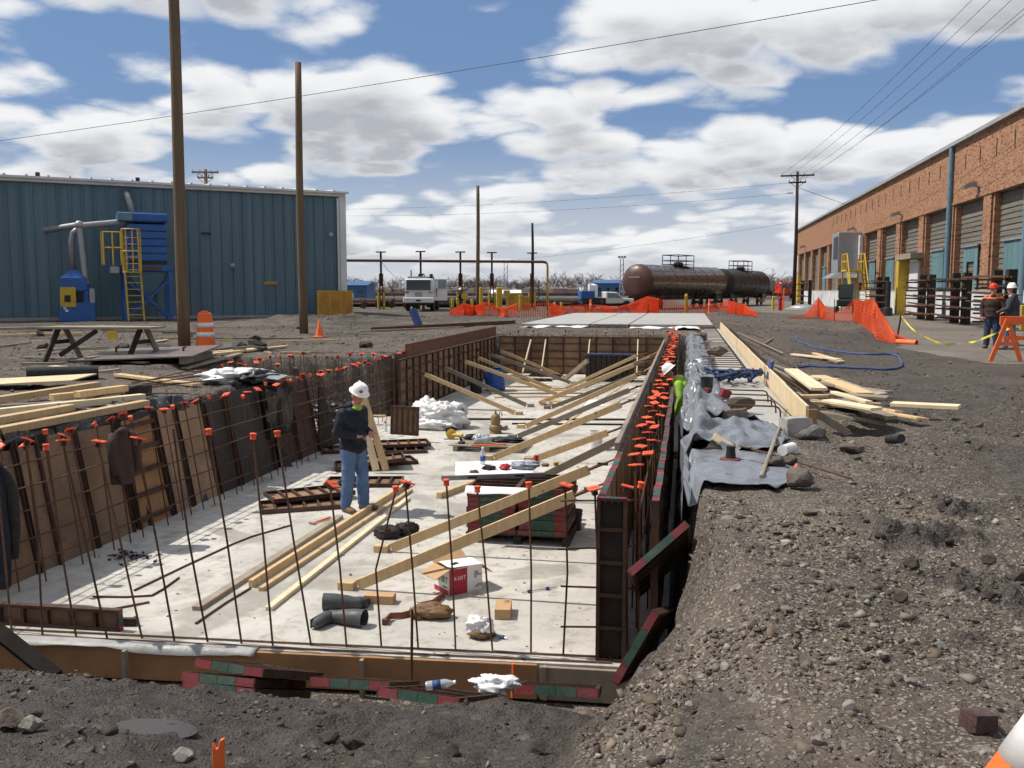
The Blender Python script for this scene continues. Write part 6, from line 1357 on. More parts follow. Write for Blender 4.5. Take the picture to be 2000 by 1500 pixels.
sy_ = DX(1672, 567, BX - 1.6).y; stt = thing('steel_stair', 'yellow steel stair and platform below the grey vent unit', 'stair', (BX - 1.7, sy_, 0))
MB().box((0, 1.2, 3.2), (1.4, 2.4, .12)).build('platform', 'paint_yellow', stt)
for i in range(9): MB().box((0, -.2 - .28 * i, 2.95 - .33 * i), (1.1, .28, .05)).build('tread', 'paint_yellow', stt)
for s in (-1, 1): MB().beam((s * .6, .1, 3.1), (s * .6, -2.6, 0), .06, .22).build('stringer', 'paint_yellow', stt); MB().box((s * .6, 2.3, 2.1), (.12, .12, 4.2)).build('post', 'paint_yellow', stt)
m = MB()
for x in (-.65, .65):
    for y in (.0, 1.2, 2.35): m.tube([(x, y, 3.2), (x, y, 4.5)], .05, 6)
    for z in (3.9, 4.5): m.tube([(x, 0, z), (x, 2.35, z)], .05, 6)
    m.tube([(x, 0, 4.5), (x, -2.6, 1.2)], .05, 6)
m.build('handrail', 'paint_yellow', stt)
# stock racks along the plinth
def rack(px0, px1, yt, label, n, seed):
    rng = random.Random(seed); x = BX - 1.4; ya = DX(px1, 567, x).y; yb = DX(px0, 567, x).y; h = DX((px0 + px1) / 2, yt, x).z; t = thing('stock_rack', label, 'rack', (x, (ya + yb) / 2, 0))
    for y in (ya, yb): MB().box((0, y - (ya + yb) / 2, h / 2), (.35, .42, h)).build('upright', 'timber_dark', t)
    for k in range(n):
        z = .35 + k * (h - .7) / max(n - 1, 1); mt = ('rust_steel', 'tank_rust', 'timber_dark', 'rust_steel', 'timber_dark')[rng.randrange(5)]
        for y in (ya, yb): MB().box((-.45, y - (ya + yb) / 2, z - .06), (.9, .1, .08)).build('arm', 'rust_steel', t)
        for j in range(3): MB().beam((-.25 - .22 * j, -2.4 + rng.uniform(-1, .8), z + .03), (-.25 - .22 * j, 2.3 + rng.uniform(-.8, 1), z + .03 + rng.uniform(-.05, .12)), rng.uniform(.05, .1), rng.uniform(.04, .08)).build('bar_stock', mt, t)
for i, (a, b, yt, n) in enumerate(((1946, 1974, 527, 6), (1866, 1888, 533, 5), (1801, 1819, 537, 5), (1717, 1730, 541, 5), (1567, 1582, 548, 4))): rack(a, b, yt, ('stock rack by the teal shutter above the two men', 'stock rack under the slotted teal shutter', 'stock rack between the blue downspout and the yellow door post', 'stock rack left of the yellow door post', 'stock rack at the far end of the brick wall')[i], n, i)
# compact loader and small things by the wall
lo = thing('mini_excavator', 'small dark tracked machine parked before the white plinth', 'excavator', (BX - 3.2, DX(1652, 567, BX - 3.2).y, 0), rz=R(80))
for s in (-1, 1): MB().box((0, s * .6, .28), (2.0, .32, .5)).build('track', 'tyre', lo, bevel=.12)
MB().box((0, 0, .75), (1.5, 1.2, .5)).build('body', 'black_plastic', lo, bevel=.08); MB().box((.1, 0, 1.55), (1.0, 1.0, 1.1)).build('cab', 'glass_dark', lo, bevel=.08); MB().beam((.8, 0, .9), (2.0, 0, 1.7), .16, .2).build('boom', 'galv', lo); MB().box((2.1, 0, 1.2), (.2, .7, .8)).build('bucket', 'steel_grey', lo, bevel=.04)
MB().lathe([(.35, 0), (.3, .5), (.16, .6), (.16, 2.2)], 14, (BX - 1.9, DX(1735, 567, BX - 1.9).y, 0)).single('pipe_stand', 'black_plastic', 'black upright pipe in a fat base left of the yellow door post', 'pipe stand', smooth=.6)
t = thing('car_hood', 'pale boat like cover lying at the foot of the dark utility pole', 'cover', pd(1568, 80), rz=R(-20)); MB().ell((0, 0, .1), (1.3, .8, .35)).build('shell', 'galv', t, smooth=True); MB().box((0, 0, .05), (2.9, 1.7, .1)).build('rim', 'trim_white', t)
MB().lathe([(.15, 0), (.15, .9), (.2, .9), (.2, 1.0), (.12, 1.15)], 12, pd(1522, 76)).single('hydrant', 'tool_red', 'red hydrant left of the dark utility pole', 'hydrant', smooth=.6)
MB().lathe([(.12, 0), (.12, 1.1), (.08, 1.15)], 10, pd(1508, 78)).single('bollard', 'paint_yellow', 'yellow bollard beside the red hydrant', 'bollard')
MB().tube([pd(1527, 78), pd(1529, 78, hz(562, 78))], .06, 6).single('marker_pole', 'safety_orange', 'orange marker pole behind the red hydrant', 'marker')
t = thing('parked_lorry', 'distant red lorry cab beyond the tank cars', 'lorry', pd(1529, 190), rz=RZ); MB().box((0, 0, 2.1), (3.0, 4, 2.6)).build('cab', 'hat_red', t, bevel=.3); MB().box((0, -2.05, 2.5), (2.4, .1, .9)).build('windscreen', 'glass_dark', t)
for s in (-1, 1): MB().lathe([(.5, -.2), (.5, .2)], 14, (s * 1.3, -1, .5), rotm(0, 90, 0)).build('wheel', 'tyre', t)
# ---------------------------------------------------------------- people
pm('eye', (0.02, 0.015, 0.012), None, rough=0.3)
def person(label, loc, rz, J, mats, voxel=0.012, hat='hat_white', hat_tilt=(0, 0, 0), hair='hair', phone=False, bulk=1.0, brim=0.155, sticker=False, shoulder=None):
    """J: joints in local space, +X forward, +Y to the person's left. The body is one closed surface; mats name the cloth of each region."""
    V = {k: Vector(v) for k, v in J.items() if k != 'coat'}; prim = []; m = MB()
    def cap(a, b, ra, rb, reg, n=12):
        a, b = Vector(a), Vector(b); d = (b - a); Ln = max(d.length, 1e-4); d = d / Ln; pts = []; rs = []
        for k in (1.2, .8, .4): pts.append(a - d * ra * math.sin(k)); rs.append(ra * math.cos(k))
        pts += [a, a.lerp(b, .5), b]; rs += [ra, (ra + rb) / 2, rb]
        for k in (.4, .8, 1.2): pts.append(b + d * rb * math.sin(k)); rs.append(rb * math.cos(k))
        m.tube(pts, rs, n); prim.append(('c', a, b, ra, rb, reg))
    def ell(c, r, reg, rot=None):
        m.ell(Vector(c), r, rot, 18, 12); prim.append(('e', Vector(c), Vector(r), rot, 0, reg))
    P, C, N, Hd = V['pelvis'], V['chest'], V['neck'], V['head']
    up = (N - P).normalized(); sh = (V['shL'] - V['shR']).normalized(); fw = sh.cross(up).normalized(); TR = Matrix((fw, sh, up)).transposed()
    b = bulk
    ell(P + up * .02, (.135 * b, .175 * b, .14), 'top' if J.get('coat') else 'pants', TR); ell(P.lerp(C, .42), (.15 * b, .19 * b, .19), 'top', TR); ell(C, (.155 * b, .205 * b, .21), 'top', TR); ell(N - up * .09, (.10 * b, .17 * b, .09), 'top', TR)
    ell(P.lerp(C, .12), (.15 * b, .19 * b, .09), 'top', TR)
    cap(N - up * .04, Hd - up * .06, .062, .058, 'skin'); ell(N + fw * .035 - up * .01, (.075, .075, .05), 'shirt', TR); ell(N - fw * .05 + up * .01, (.09, .11, .06), 'top', TR)
    HR = Euler(J.get('headrot', (0, 0, 0))).to_matrix(); HR = TR @ HR if False else Matrix.Rotation(0, 3, 'Z') @ HR
    hp = lambda x, y, z: Hd + HR @ Vector((x, y, z))
    ell(hp(0, 0, .02), (.1, .078, .115), 'skin', HR); ell(hp(.035, 0, -.06), (.06, .055, .062), 'skin', HR); ell(hp(.1, 0, -.005), (.024, .016, .026), 'skin', HR); ell(hp(.085, 0, .035), (.022, .05, .014), 'skin', HR); ell(hp(.088, 0, -.055), (.016, .026, .01), 'lip', HR); ell(hp(.078, 0, -.092), (.026, .03, .02), 'skin', HR)
    for s in (-1, 1): ell(hp(-.005, s * .08, -.0), (.026, .014, .034), 'skin', HR); ell(hp(.089, s * .032, .022), (.012, .016, .01), 'eye', HR)
    ell(hp(-.03, 0, .0), (.082, .08, .085), 'hair', HR)
    for s, k in ((1, 'L'), (-1, 'R')):
        cap(V['sh' + k], V['el' + k], .078 * b, .06 * b, 'top'); cap(V['el' + k], V['wr' + k], .06 * b, .042 * b, 'top')
        wr = V['wr' + k]; hd = (wr - V['el' + k]).normalized(); hd = (hd + Vector(J.get('hand' + k, (0, 0, 0)))).normalized(); side = hd.cross(Vector((0, 0, 1))); side = side.normalized() if side.length > .1 else Vector((0, 1, 0)); nor = side.cross(hd).normalized()
        cap(wr - hd * .01, wr + hd * .03, .03, .03, 'skin'); HM = Matrix((hd, side, nor)).transposed(); ell(wr + hd * .07, (.05, .042, .019), 'skin', HM)
        for i, (o, ln) in enumerate(((-.033, .062), (-.011, .075), (.011, .07), (.033, .055))):
            p0 = wr + hd * .105 + side * o; p1 = p0 + hd * ln * .5 - nor * .012; p2 = p1 + hd * ln * .3 - nor * .03; cap(p0, p1, .0105, .0095, 'skin', 8); cap(p1, p2, .0095, .008, 'skin', 8)
        t0 = wr + hd * .05 - side * .038; cap(t0, t0 + hd * .035 - side * .03, .0125, .011, 'skin', 8); cap(t0 + hd * .035 - side * .03, t0 + hd * .065 - side * .032 - nor * .012, .011, .009, 'skin', 8)
        cap(V['hip' + k], V['kn' + k], .106 * b, .08 * b, 'pants'); cap(V['kn' + k], V['an' + k] + Vector((0, 0, .03)), .08 * b, .073 * b, 'pants')
        an = V['an' + k]; tf = Vector(J.get('toe' + k, (1, 0, 0))).normalized(); tl = tf.cross(Vector((0, 0, 1))); FM = Matrix((tf, -tl, Vector((0, 0, 1)))).transposed()
        ell(an + Vector((0, 0, -.0)), (.062, .056, .085), 'boot', FM); ell(an + tf * .085 - Vector((0, 0, .04)), (.135, .052, .048), 'boot', FM); ell(an + tf * .16 - Vector((0, 0, .045)), (.07, .055, .043), 'boot', FM); ell(an - tf * .03 - Vector((0, 0, .05)), (.05, .045, .04), 'boot', FM)
    if J.get('coat'): ell(P - up * .03, (.16 * b, .195 * b, .10), 'top', TR)
    me = m.mesh('tmp_body', 'skin', fix=False); tmp = bpy.data.objects.new('tmp_body', me); COL.objects.link(tmp)
    md = tmp.modifiers.new('r', 'REMESH'); md.mode = 'VOXEL'; md.voxel_size = voxel; md2 = tmp.modifiers.new('s', 'SMOOTH'); md2.factor = .5; md2.iterations = 3
    dg = bpy.context.evaluated_depsgraph_get(); body = bpy.data.meshes.new_from_object(tmp.evaluated_get(dg)); bpy.data.objects.remove(tmp)
    body.name = 'body'; n = len(body.vertices); co = np.empty(n * 3); body.vertices.foreach_get('co', co); co = co.reshape(-1, 3)
    nf = len(body.polygons); ce = np.empty(nf * 3); body.polygons.foreach_get('center', ce); ce = ce.reshape(-1, 3); best = np.full(nf, 1e9); reg = np.zeros(nf, np.int32)
    names = ['skin', 'top', 'pants', 'boot', 'shirt', 'hair', 'eye', 'lip', 'shoulder']
    for p in prim:
        if p[0] == 'c':
            a, bb_ = np.array(p[1]), np.array(p[2]); ab = bb_ - a; t = np.clip(((ce - a) @ ab) / max(ab @ ab, 1e-9), 0, 1); d = np.linalg.norm(ce - a - t[:, None] * ab, axis=1) - (p[3] + (p[4] - p[3]) * t)
        else:
            q = ce - np.array(p[1]); 
            if p[3] is not None: q = q @ np.array(p[3])
            r = np.array(p[2]); d = (np.linalg.norm(q / r, axis=1) - 1) * r.min()
        k = d < best; best[k] = d[k]; reg[k] = names.index(p[5])
    if shoulder: 
        zc = (ce - np.array(C)) @ np.array(up); reg[(reg == 1) & (zc > .15)] = 8
    # folds in the cloth
    f = fbm(co[:, 0] * 9 + co[:, 2] * 4, co[:, 1] * 9 + co[:, 2] * 11, 1.0, 3, 7) * .011; vr = np.zeros(n); 
    li = np.empty(len(body.loops), np.int32); body.loops.foreach_get('vertex_index', li); ls = np.empty(nf, np.int32); lt = np.empty(nf, np.int32); body.polygons.foreach_get('loop_start', ls); body.polygons.foreach_get('loop_total', lt)
    vr[li] = np.repeat(np.isin(reg, (1, 2, 4, 8)), lt); nr = np.empty(n * 3); body.vertices.foreach_get('normal', nr); co += nr.reshape(-1, 3) * (f * vr)[:, None]; body.vertices.foreach_set('co', co.ravel())
    body.materials.clear()
    for nm in names: body.materials.append(MAT[{'skin': 'skin', 'hair': hair, 'eye': 'eye', 'lip': 'leather_red', 'shoulder': shoulder or mats['top']}.get(nm) or mats[nm]])
    body.polygons.foreach_set('material_index', reg); body.shade_smooth(); body.update()
    t = thing('person', label, 'person', loc, rz=rz); ob = bpy.data.objects.new('body', body); COL.objects.link(ob); ob.parent = t
    if hat:
        HT = HR @ Euler(hat_tilt).to_matrix(); hc = hp(-.005, 0, .075); hm = MB()
        hm.lathe([(brim, -.012), (brim, -.004), (.122, .006), (.116, .03), (.108, .07), (.085, .105), (.05, .127), (.001, .134)], 28, hc, HT); h = hm.build('hard_hat', hat, t, smooth=.9)
        MB().box(hc + HT @ Vector((0, 0, .128)), (.16, .03, .016), HT).build('crown_ridge', hat, h, bevel=.006)
        if sticker: MB().ell(hc + HT @ Vector((.085, -.065, .06)), (.018, .028, .026), HT @ rotm(0, 0, -38)).build('sticker', 'sticker', h, smooth=True); MB().box(hc + HT @ Vector((.092, -.072, .062)), (.012, .05, .01), HT @ rotm(0, 0, -38)).build('sticker_text', 'ink_black', h)
    if phone:
        w = V['wrR'] + (V['wrR'] - V['elR']).normalized() * .12; MB().box(w + Vector((.03, .0, .025)), (.12, .065, .01), rotm(0, -25, 0)).build('phone', 'black_plastic', t, bevel=.003)
    return t
STAND = dict(pelvis=(0, 0, .95), chest=(.01, 0, 1.27), neck=(.02, 0, 1.49), head=(.055, 0, 1.645), headrot=(0, .25, 0), shL=(0, .195, 1.40), shR=(0, -.195, 1.40), elL=(-.03, .265, 1.13), elR=(-.03, -.265, 1.13), wrL=(.05, .25, .88), wrR=(.05, -.25, .88),
             hipL=(0, .095, .9), hipR=(0, -.095, .9), knL=(.03, .11, .5), knR=(.03, -.11, .5), anL=(0, .125, .085), anR=(0, -.125, .085), toeL=(1, .25, 0), toeR=(1, -.25, 0))
def pose(**k): d = dict(STAND); d.update(k); return d
_w = S(688, 1000)
person('worker in a white hard hat, navy jacket and jeans looking at his hand', (_w.x, _w.y + .08, SLAB), R(-22), pose(headrot=(0, .62, -.1), head=(.10, 0, 1.64), neck=(.045, 0, 1.49), elR=(-.05, -.27, 1.14), wrR=(.19, -.17, 1.10), handR=(0, .2, .1), elL=(-.04, .27, 1.14), wrL=(.2, .14, 1.12), handL=(0, -.3, 0), anL=(.06, .13, .085), anR=(-.05, -.12, .085), knL=(.06, .115, .5), knR=(.0, -.105, .5), coat=1),
       dict(top='jacket_navy', pants='denim', boot='boot', shirt='lime'), .0095, hat_tilt=(0, -.12, 0), phone=True, bulk=1.12, brim=.147, sticker=True)
# worker standing in the trench, bent towards the forms
tw = Vector((-0.05, 17.1, -1.42))
person('worker in lime shirt and white hard hat bending in the trench', tw, R(178), pose(pelvis=(-.10, 0, .93), chest=(.0, 0, 1.25), neck=(.10, 0, 1.44), head=(.20, 0, 1.56), headrot=(0, .75, 0), shL=(.06, .2, 1.37), shR=(.06, -.2, 1.37), elL=(.02, .33, 1.12), elR=(.02, -.33, 1.12), wrL=(.10, .30, .86), wrR=(.12, -.28, .86), hipL=(-.08, .1, .88), hipR=(-.08, -.1, .88), knL=(-.02, .12, .48), knR=(-.02, -.12, .48), anL=(-.06, .15, .085), anR=(-.06, -.15, .085)), dict(top='lime', pants='denim_dark', boot='boot', shirt='lime'), .013, brim=.15, bulk=1.05)
# the two men on the yard
_a = G(1935, 681, 0); _a.z = gz(_a.x, _a.y) + .01
person('man in a red hard hat and dark brown jacket with orange shoulders', _a, R(-112), pose(headrot=(0, .05, .35), elL=(.06, .30, 1.14), wrL=(.05, .26, .9), elR=(-.02, -.29, 1.14), wrR=(.1, -.25, .93), coat=1), dict(top='jacket_brown', pants='denim_dark', boot='boot', shirt='jacket_brown'), .016, hat='hat_red', bulk=1.12, brim=.125, shoulder='safety_orange')
_a = G(1974, 684, 0); _a.z = gz(_a.x, _a.y) + .01
person('man in a white hard hat and dark grey jacket beside the red hatted man', _a, R(150), pose(headrot=(0, .05, .1), elR=(.05, -.3, 1.15), wrR=(.24, -.2, 1.05), elL=(.06, .28, 1.15), wrL=(.26, .16, 1.08), anL=(.12, .12, .085), anR=(-.1, -.12, .085), knL=(.1, .11, .5), coat=1), dict(top='jacket_grey', pants='denim', boot='boot', shirt='cloth_grey'), .016, bulk=1.12, brim=.13)
person('distant man in black jacket and white hard hat among the bollards', pd(901, 75), RZ + R(170), pose(elL=(.06, .28, 1.15), wrL=(.25, .15, 1.05), coat=1), dict(top='jacket_navy', pants='denim_dark', boot='boot', shirt='jacket_navy'), .03, bulk=1.15, brim=.13)
# ---------------------------------------------------------------- plastic sheeting over the right bank
def bank_sheet(label, ya, yb, xr, drop, seed, mat='poly_grey', xl=0.02, amp=1.0):
    m = MB(); ks = np.linspace(0, 1, len(xr))
    def fn(u, v):
        y = ya + (yb - ya) * u; z0 = y * 0; e = np.interp(u, ks, xr) + .05 * fbm(y, z0, 3.0, 2, seed)
        n = fbm(y * .8, v * 2.0, 2.2, 3, seed); n2 = fbm(y * .45 + v, v * 1.2 - y * .3, 7.0, 2, seed + 5); n3 = fbm(y, z0 + .3, 1.1, 3, seed + 9); xe = xl + .10 * n3
        h = v < .38; f = np.clip(1 - v / .38, 0, 1); n4 = np.abs(fbm(y * .5 + v * .7, y * .4 - v * 1.1, 5.5, 2, seed + 21)); k = np.clip((v - .38) / .62, 0, 1); x = np.where(h, xe - .03 - .0 * f + .05 * n * f + .03 * n2 * f, xe + (e - xe) * k)
        zt = np.maximum(H(x, y), -.2) + .035 + amp * (.07 * np.maximum(0, n) + .035 * n2 - .09 * n4 + .05) * (1 - .6 * k) + .02 * np.sin(k * math.pi) + .05 * amp * np.exp(-((k - .12) / .16) ** 2) * (.6 + n3)
        return x, y + np.where(h, .06 * n2 * f, .05 * n), np.where(h, .045 - drop * (1 + .3 * n3) * f + .02 * n2, zt)
    m.nsheet(fn, int((yb - ya) * 22) + 8, 46, .004); return m.single('plastic_sheet', mat, label, 'plastic sheet', smooth=True)
bank_sheet('smooth grey plastic sheet with rocks over the near corner of the bank', 7.75, 9.6, [.75, 1.12, 1.05, .8], .5, 201, amp=.5, xl=.06)
bank_sheet('creased grey plastic sheet hanging into the trench behind the first', 9.3, 11.6, [.85, 1.12, .98], .95, 202, amp=2.2, xl=.03)
bank_sheet('bulging grey plastic sheet by the ends of the hooked rebars', 11.2, 15.6, [.95, .85, .85, .75], 1.0, 203, amp=2.8, xl=.01)
bank_sheet('grey plastic sheet beside the blue sling bundle', 15.2, 19.8, [.85, .7, .62, .6], .9, 204, amp=2.5, xl=.05)
bank_sheet('far grey plastic sheet with stones near the concrete deck', 19.2, 34.5, [.65, .8, .85, .75, .8], .35, 205, amp=1.6, xl=.05)
bank_sheet('white plastic sheet below the front edge of the concrete deck', 36.6, 41.2, [1.1, 1.0, 1.1], .05, 206, 'bag_white', -.4)
m = MB(); m.sheet(lambda u, v: (-7.2 + 3.0 * u, 40.2 + 1.2 * v, gz(-7.2 + 3 * u, 40.2) + .06 + .05 * math.sin(u * 17 + v * 4) * math.sin(u * 5)), 40, 6, thick=.005); m.single('plastic_sheet', 'bag_white', 'white plastic sheet tucked under the left front of the deck', 'plastic sheet', smooth=True)
m = MB(); m.sheet(lambda u, v: (-2.4 + 2.6 * u, 39.6 + 1.7 * v, gz(-2.4 + 2.6 * u, 39.6) + .06 + .05 * math.sin(u * 13 + v * 4) * math.sin(u * 4)), 40, 6, thick=.005); m.single('plastic_sheet', 'bag_white', 'white plastic sheet before the middle of the deck', 'plastic sheet', smooth=True)
bm_ = thing('rebar_bundle', 'dark bundle of dowels sticking out below the deck front', 'rebar', (-3.4, 40.6, .1))
for i in range(14): MB().tube([(-.85 + .13 * i, 1.0, -.02 + .03 * (i % 3)), (-.85 + .13 * i + random.gauss(0, .03), -.9, -.06 + .03 * (i % 3))], .016, 5).build('bar', 'rebar', bm_)
# footing strip and its form board
m = MB(); m.prism([(0.62, 11.9), (1.40, 11.55), (1.40, 41.3), (0.78, 41.3), (0.7, 20), (0.55, 16)], -.30, -.02); m.single('footing_strip', 'deck_concrete', 'pale concrete footing strip beside the long form board', 'footing')
fb_ = thing('form_board', 'long tan plywood form board standing along the footing', 'form board', (1.44, 11.4, 0))
ys_ = [11.4, 14.1, 17.4, 22.0, 27.0, 33.0, 41.0]
for i in range(6): MB().box((.012 * (i % 2), (ys_[i] + ys_[i + 1]) / 2 - 11.4, .03), (.035, ys_[i + 1] - ys_[i] - .008, .50)).build('plank', 'ply_new', fb_, bevel=.003)
for i, y in enumerate(np.arange(11.8, 41, 1.5)): MB().beam((.05, y - 11.4, .2), (.55, y - 11.4, -.1), .04, .09).build('kicker', 'lumber_old', fb_)
MB().box((.06, -.02, -.02), (.1, .05, .52)).build('end_stake', 'edge_form', fb_)
# hooked bars over the footing
k = 0
def hook(y, x0, label, z=.16, ex=1.22):
    MB().tube([(x0, y, z), (ex - .06, y + .02, z - .01), (ex - .02, y + .02, z - .03), (ex, y + .02, z - .07), (ex + .01, y + .03, -.06)], .011, 7).single('hooked_rebar', 'rebar', label, 'rebar', 'hooked bars over the footing', smooth=.7)
for y in (12.3, 12.95, 13.6, 14.2): hook(y, .5, 'rusty hooked rebar bent down on the near end of the footing')
y = 19.0
while y < 40: hook(y, .35, 'rusty hooked rebar on the far stretch of the footing', .12); y += .6 if y < 28 else .9
# blue sling bundle
t = thing('sling_bundle', 'tangled bundle of dark blue lifting slings on the footing', 'slings', (.95, 16.9, .0)); rng = random.Random(4)
for i in range(16):
    p = Vector((rng.uniform(-.35, .3), rng.uniform(-.5, .5), rng.uniform(.05, .2))); pts = [p]
    d = Vector((rng.gauss(0, 1), rng.gauss(0, 1), 0)).normalized()
    for k in range(7): d = (d + Vector((rng.gauss(0, .6), rng.gauss(0, .6), 0))).normalized(); p = p + d * .14; p = Vector((max(-.6, min(.42, p.x)), max(-.6, min(.6, p.y)), .06 + .16 * rng.random())); pts.append(p)
    MB().tube(pts, [.022, .03, .025, .03, .022, .028, .025, .02], 7).build('sling', 'tarp_blue', t, smooth=True)
MB().box((.52, -.1, .25), (.06, .35, .35), rotm(0, 10, 0)).build('sling_pad', 'hose_blue', t, bevel=.02)
heap('work_glove', 'bag_white', (.16, 18.6, .06), (.1, .14, .09), 301, 'white cloth bundle on the bank just behind the trench worker', 'cloth', .5); heap('work_glove', 'bag_white', (.26, 19.4, .1), (.1, .12, .08), 302, 'second white cloth bundle further behind the trench worker', 'cloth', .5)
bucket('bucket', (.33, 14.55, .07), .1, .24, 'black_plastic', 'black bucket on the plastic beside the trench worker', False)
# rocks weighing the sheeting
Rk = lambda px, py, z=.06: G(px, py, z)
rock('rock', 'rock_dark', Rk(1447, 798, .05), (.20, .16, .10), 'largest dark brown clod on the bulging sheet', 0, 1); rock('rock', 'rock_dark', Rk(1434, 827, .05), (.15, .11, .085), 'rough dark block on the creased sheet', .8, 2)
rock('rock', 'concrete_block', onG(1552, 850), (.15, .13, .12), 'squared grey concrete chunk at the end of the form board', .85, 3, rz=.3); rock('rock', 'rock_grey', onG(1584, 856), (.17, .13, .10), 'rounded grey stone next to the squared concrete chunk', 0, 4)
rock('rock', 'rock_dark', Rk(1562, 947, .03), (.15, .12, .09), 'dark rock at the curled corner of the smooth sheet', 0, 5); rock('rock', 'rock_dark', Rk(1518, 910, .04), (.10, .09, .06), 'small dark rock on the smooth sheet', 0, 6); rock('rock', 'rock_dark', Rk(1545, 906, .04), (.08, .07, .05), 'smallest dark rock on the smooth sheet', 0, 7)
rock('rock', 'rock_dark', onG(1665, 884), (.13, .1, .07), 'dark stone on bare gravel right of the sheeting', 0, 8); rock('rock', 'rock_dark', (0.75, 24, .03), (.3, .25, .14), 'dark clod on the far sheet', 0, 9); rock('rock', 'rock_dark', (0.5, 31, .05), (.3, .3, .15), 'dark clod near the deck end of the far sheet', 0, 10)
rock('rock', 'rock_red', onG(1910, 1417), (.055, .045, .035), 'dark red brown broken brick in the foreground gravel', .75, 11, rz=.5, sink=.1)
rock('rock', 'rock_dark', onG(20, 1420, z=-.75), (.10, .07, .06), 'brown stone in the mud at the left edge', 0, 12); rock('rock', 'rock_grey', onG(60, 1430, z=-.75), (.07, .05, .05), 'grey stone beside the brown one in the mud', 0, 13); rock('rock', 'rock_grey', onG(355, 1447, z=-.7), (.06, .05, .035), 'grey stone left of the orange stake', 0, 14)
for i, (px, py, r) in enumerate(((1720, 1058, .1), (1850, 1066, .1), (1665, 1095, .09), (1780, 1120, .13), (1930, 1100, .12), (1985, 1130, .14), (1930, 1180, .12), (1760, 1180, .1))): rock('mud_clod', 'mud_lump', onG(px, py), (r * .42, r * .36, r * .3), 'dark mud clod in the churned strip of gravel', 0, 20 + i, 'mud clods in the churned strip', sink=.5)
for i, (px, py) in enumerate(((1535, 1190), (1660, 1390), (1440, 1130), (1780, 1330), (1600, 1450), (1420, 1250), (1840, 1260), (1350, 1290))): rock('stone', 'rock_grey', onG(px, py), (.034, .028, .022), 'fist sized grey stone in the foreground gravel', 0, 40 + i, 'fist sized stones', rz=i)
for i, (px, py) in enumerate(((690, 1418), (640, 1400), (880, 1440), (1050, 1440), (60, 1380), (215, 1395))): rock('mud_clod', 'mud_lump', onG(px, py, z=-.75), (.07, .06, .04), 'black mud lump in the foreground ruts', 0, 60 + i, 'mud lumps in the ruts', rz=i, sink=.4)
# sticks, bars and odd things on the sheeting
def stick(name, a, b, r, mat, label, cat='stick'): MB().tube([a, Vector(a).lerp(Vector(b), .5) + Vector((.0, 0, .012)), b], [r, r * 1.05, r * .9], 7).single(name, mat, label, cat, smooth=.7)
stick('wood_stick', G(1487, 931, .07), G(1536, 800, .08), .018, 'lumber_old', 'wooden stake lying across the smooth sheet'); stick('rebar_offcut', G(1407, 861, .09), G(1664, 935, .04), .011, 'rebar', 'long thin rebar lying across the smooth sheet', 'rebar'); stick('rebar_offcut', G(1450, 901, .06), G(1490, 906, .06), .011, 'rebar', 'short rebar stub on the smooth sheet', 'rebar'); stick('rebar_offcut', G(1500, 772, .14), G(1556, 823, .1), .009, 'rebar', 'thin bar leaning over the footing end', 'rebar')
t = thing('rebar_stand', 'black bar chair with round red base on the smooth sheet', 'bar support', G(1427, 898, .07)); MB().lathe([(.10, 0), (.10, .012), (.05, .02)], 16).build('base', 'form_red', t, smooth=.6); MB().lathe([(.05, .015), (.04, .10), (.045, .13)], 12).build('stem', 'cap_stem', t, smooth=.7)
MB().box((.55, 13.1, .22), (.14, .10, .12), rotm(10, 20, 30)).single('tie_clamp', 'form_red', 'small red clamp standing on the bulging sheet', 'clamp', bevel=.01)
MB().box((.33, 13.9, .17), (.12, .1, .08), rotm(0, 10, 60)).single('tie_clamp', 'form_red', 'small red clamp by the black bucket', 'clamp', bevel=.01)
board('wood_offcut', D(1394, 893, 9.3), D(1415, 858, 9.5), .22, .03, 'ply_new', 'pale wood offcut sticking up between two sheets', up=(0.2, -1, .4))
MB().tube([G(1528, 880, .06), G(1548, 874, .06)], .055, 12).single('plastic_roll', 'bag_white', 'small white roll at the edge of the creased sheet', 'roll', smooth=.7)
stick('orange_peg', G(1548, 930, .03), G(1556, 908, .06), .014, 'safety_orange', 'small orange peg stuck by the dark rock', 'stake')
# ---------------------------------------------------------------- lumber right of the form board
def plank(px0, py0, px1, py1, w, h, z, mat, label, name='loose_plank'):
    a, b = G(px0, py0, z), G(px1, py1, z); a.z = b.z = z; return board(name, a, b, w, h, mat, label)
for a in ((1545, 722, 1600, 760, .24, .045, .20, 'lumber_pale', 'broad pale plank on top of the pile beside the form board'), (1598, 735, 1690, 770, .26, .05, .12, 'lumber', 'wide tan plank of the pile pointing away from the form board'), (1560, 775, 1665, 772, .12, .05, .10, 'lumber', 'short stud crossing in the middle of the pile'),
          (1570, 786, 1720, 790, .09, .045, .06, 'lumber', 'upper stud at the foot of the pile'), (1575, 790, 1708, 796, .09, .045, .012, 'lumber_pale', 'pale stud lowest in the pile'), (1575, 780, 1700, 802, .1, .045, -.0 + .05, 'lumber_old', 'grey stud slanting under the pile'),
          (1548, 692, 1640, 702, .14, .04, .06, 'lumber_pale', 'pale plank of the small heap by the blue hose'), (1590, 690, 1645, 706, .12, .04, .03, 'lumber', 'tan plank of the small heap by the blue hose'), (1600, 698, 1640, 708, .1, .04, .02, 'lumber_old', 'grey plank under the small heap by the blue hose')): plank(*a)
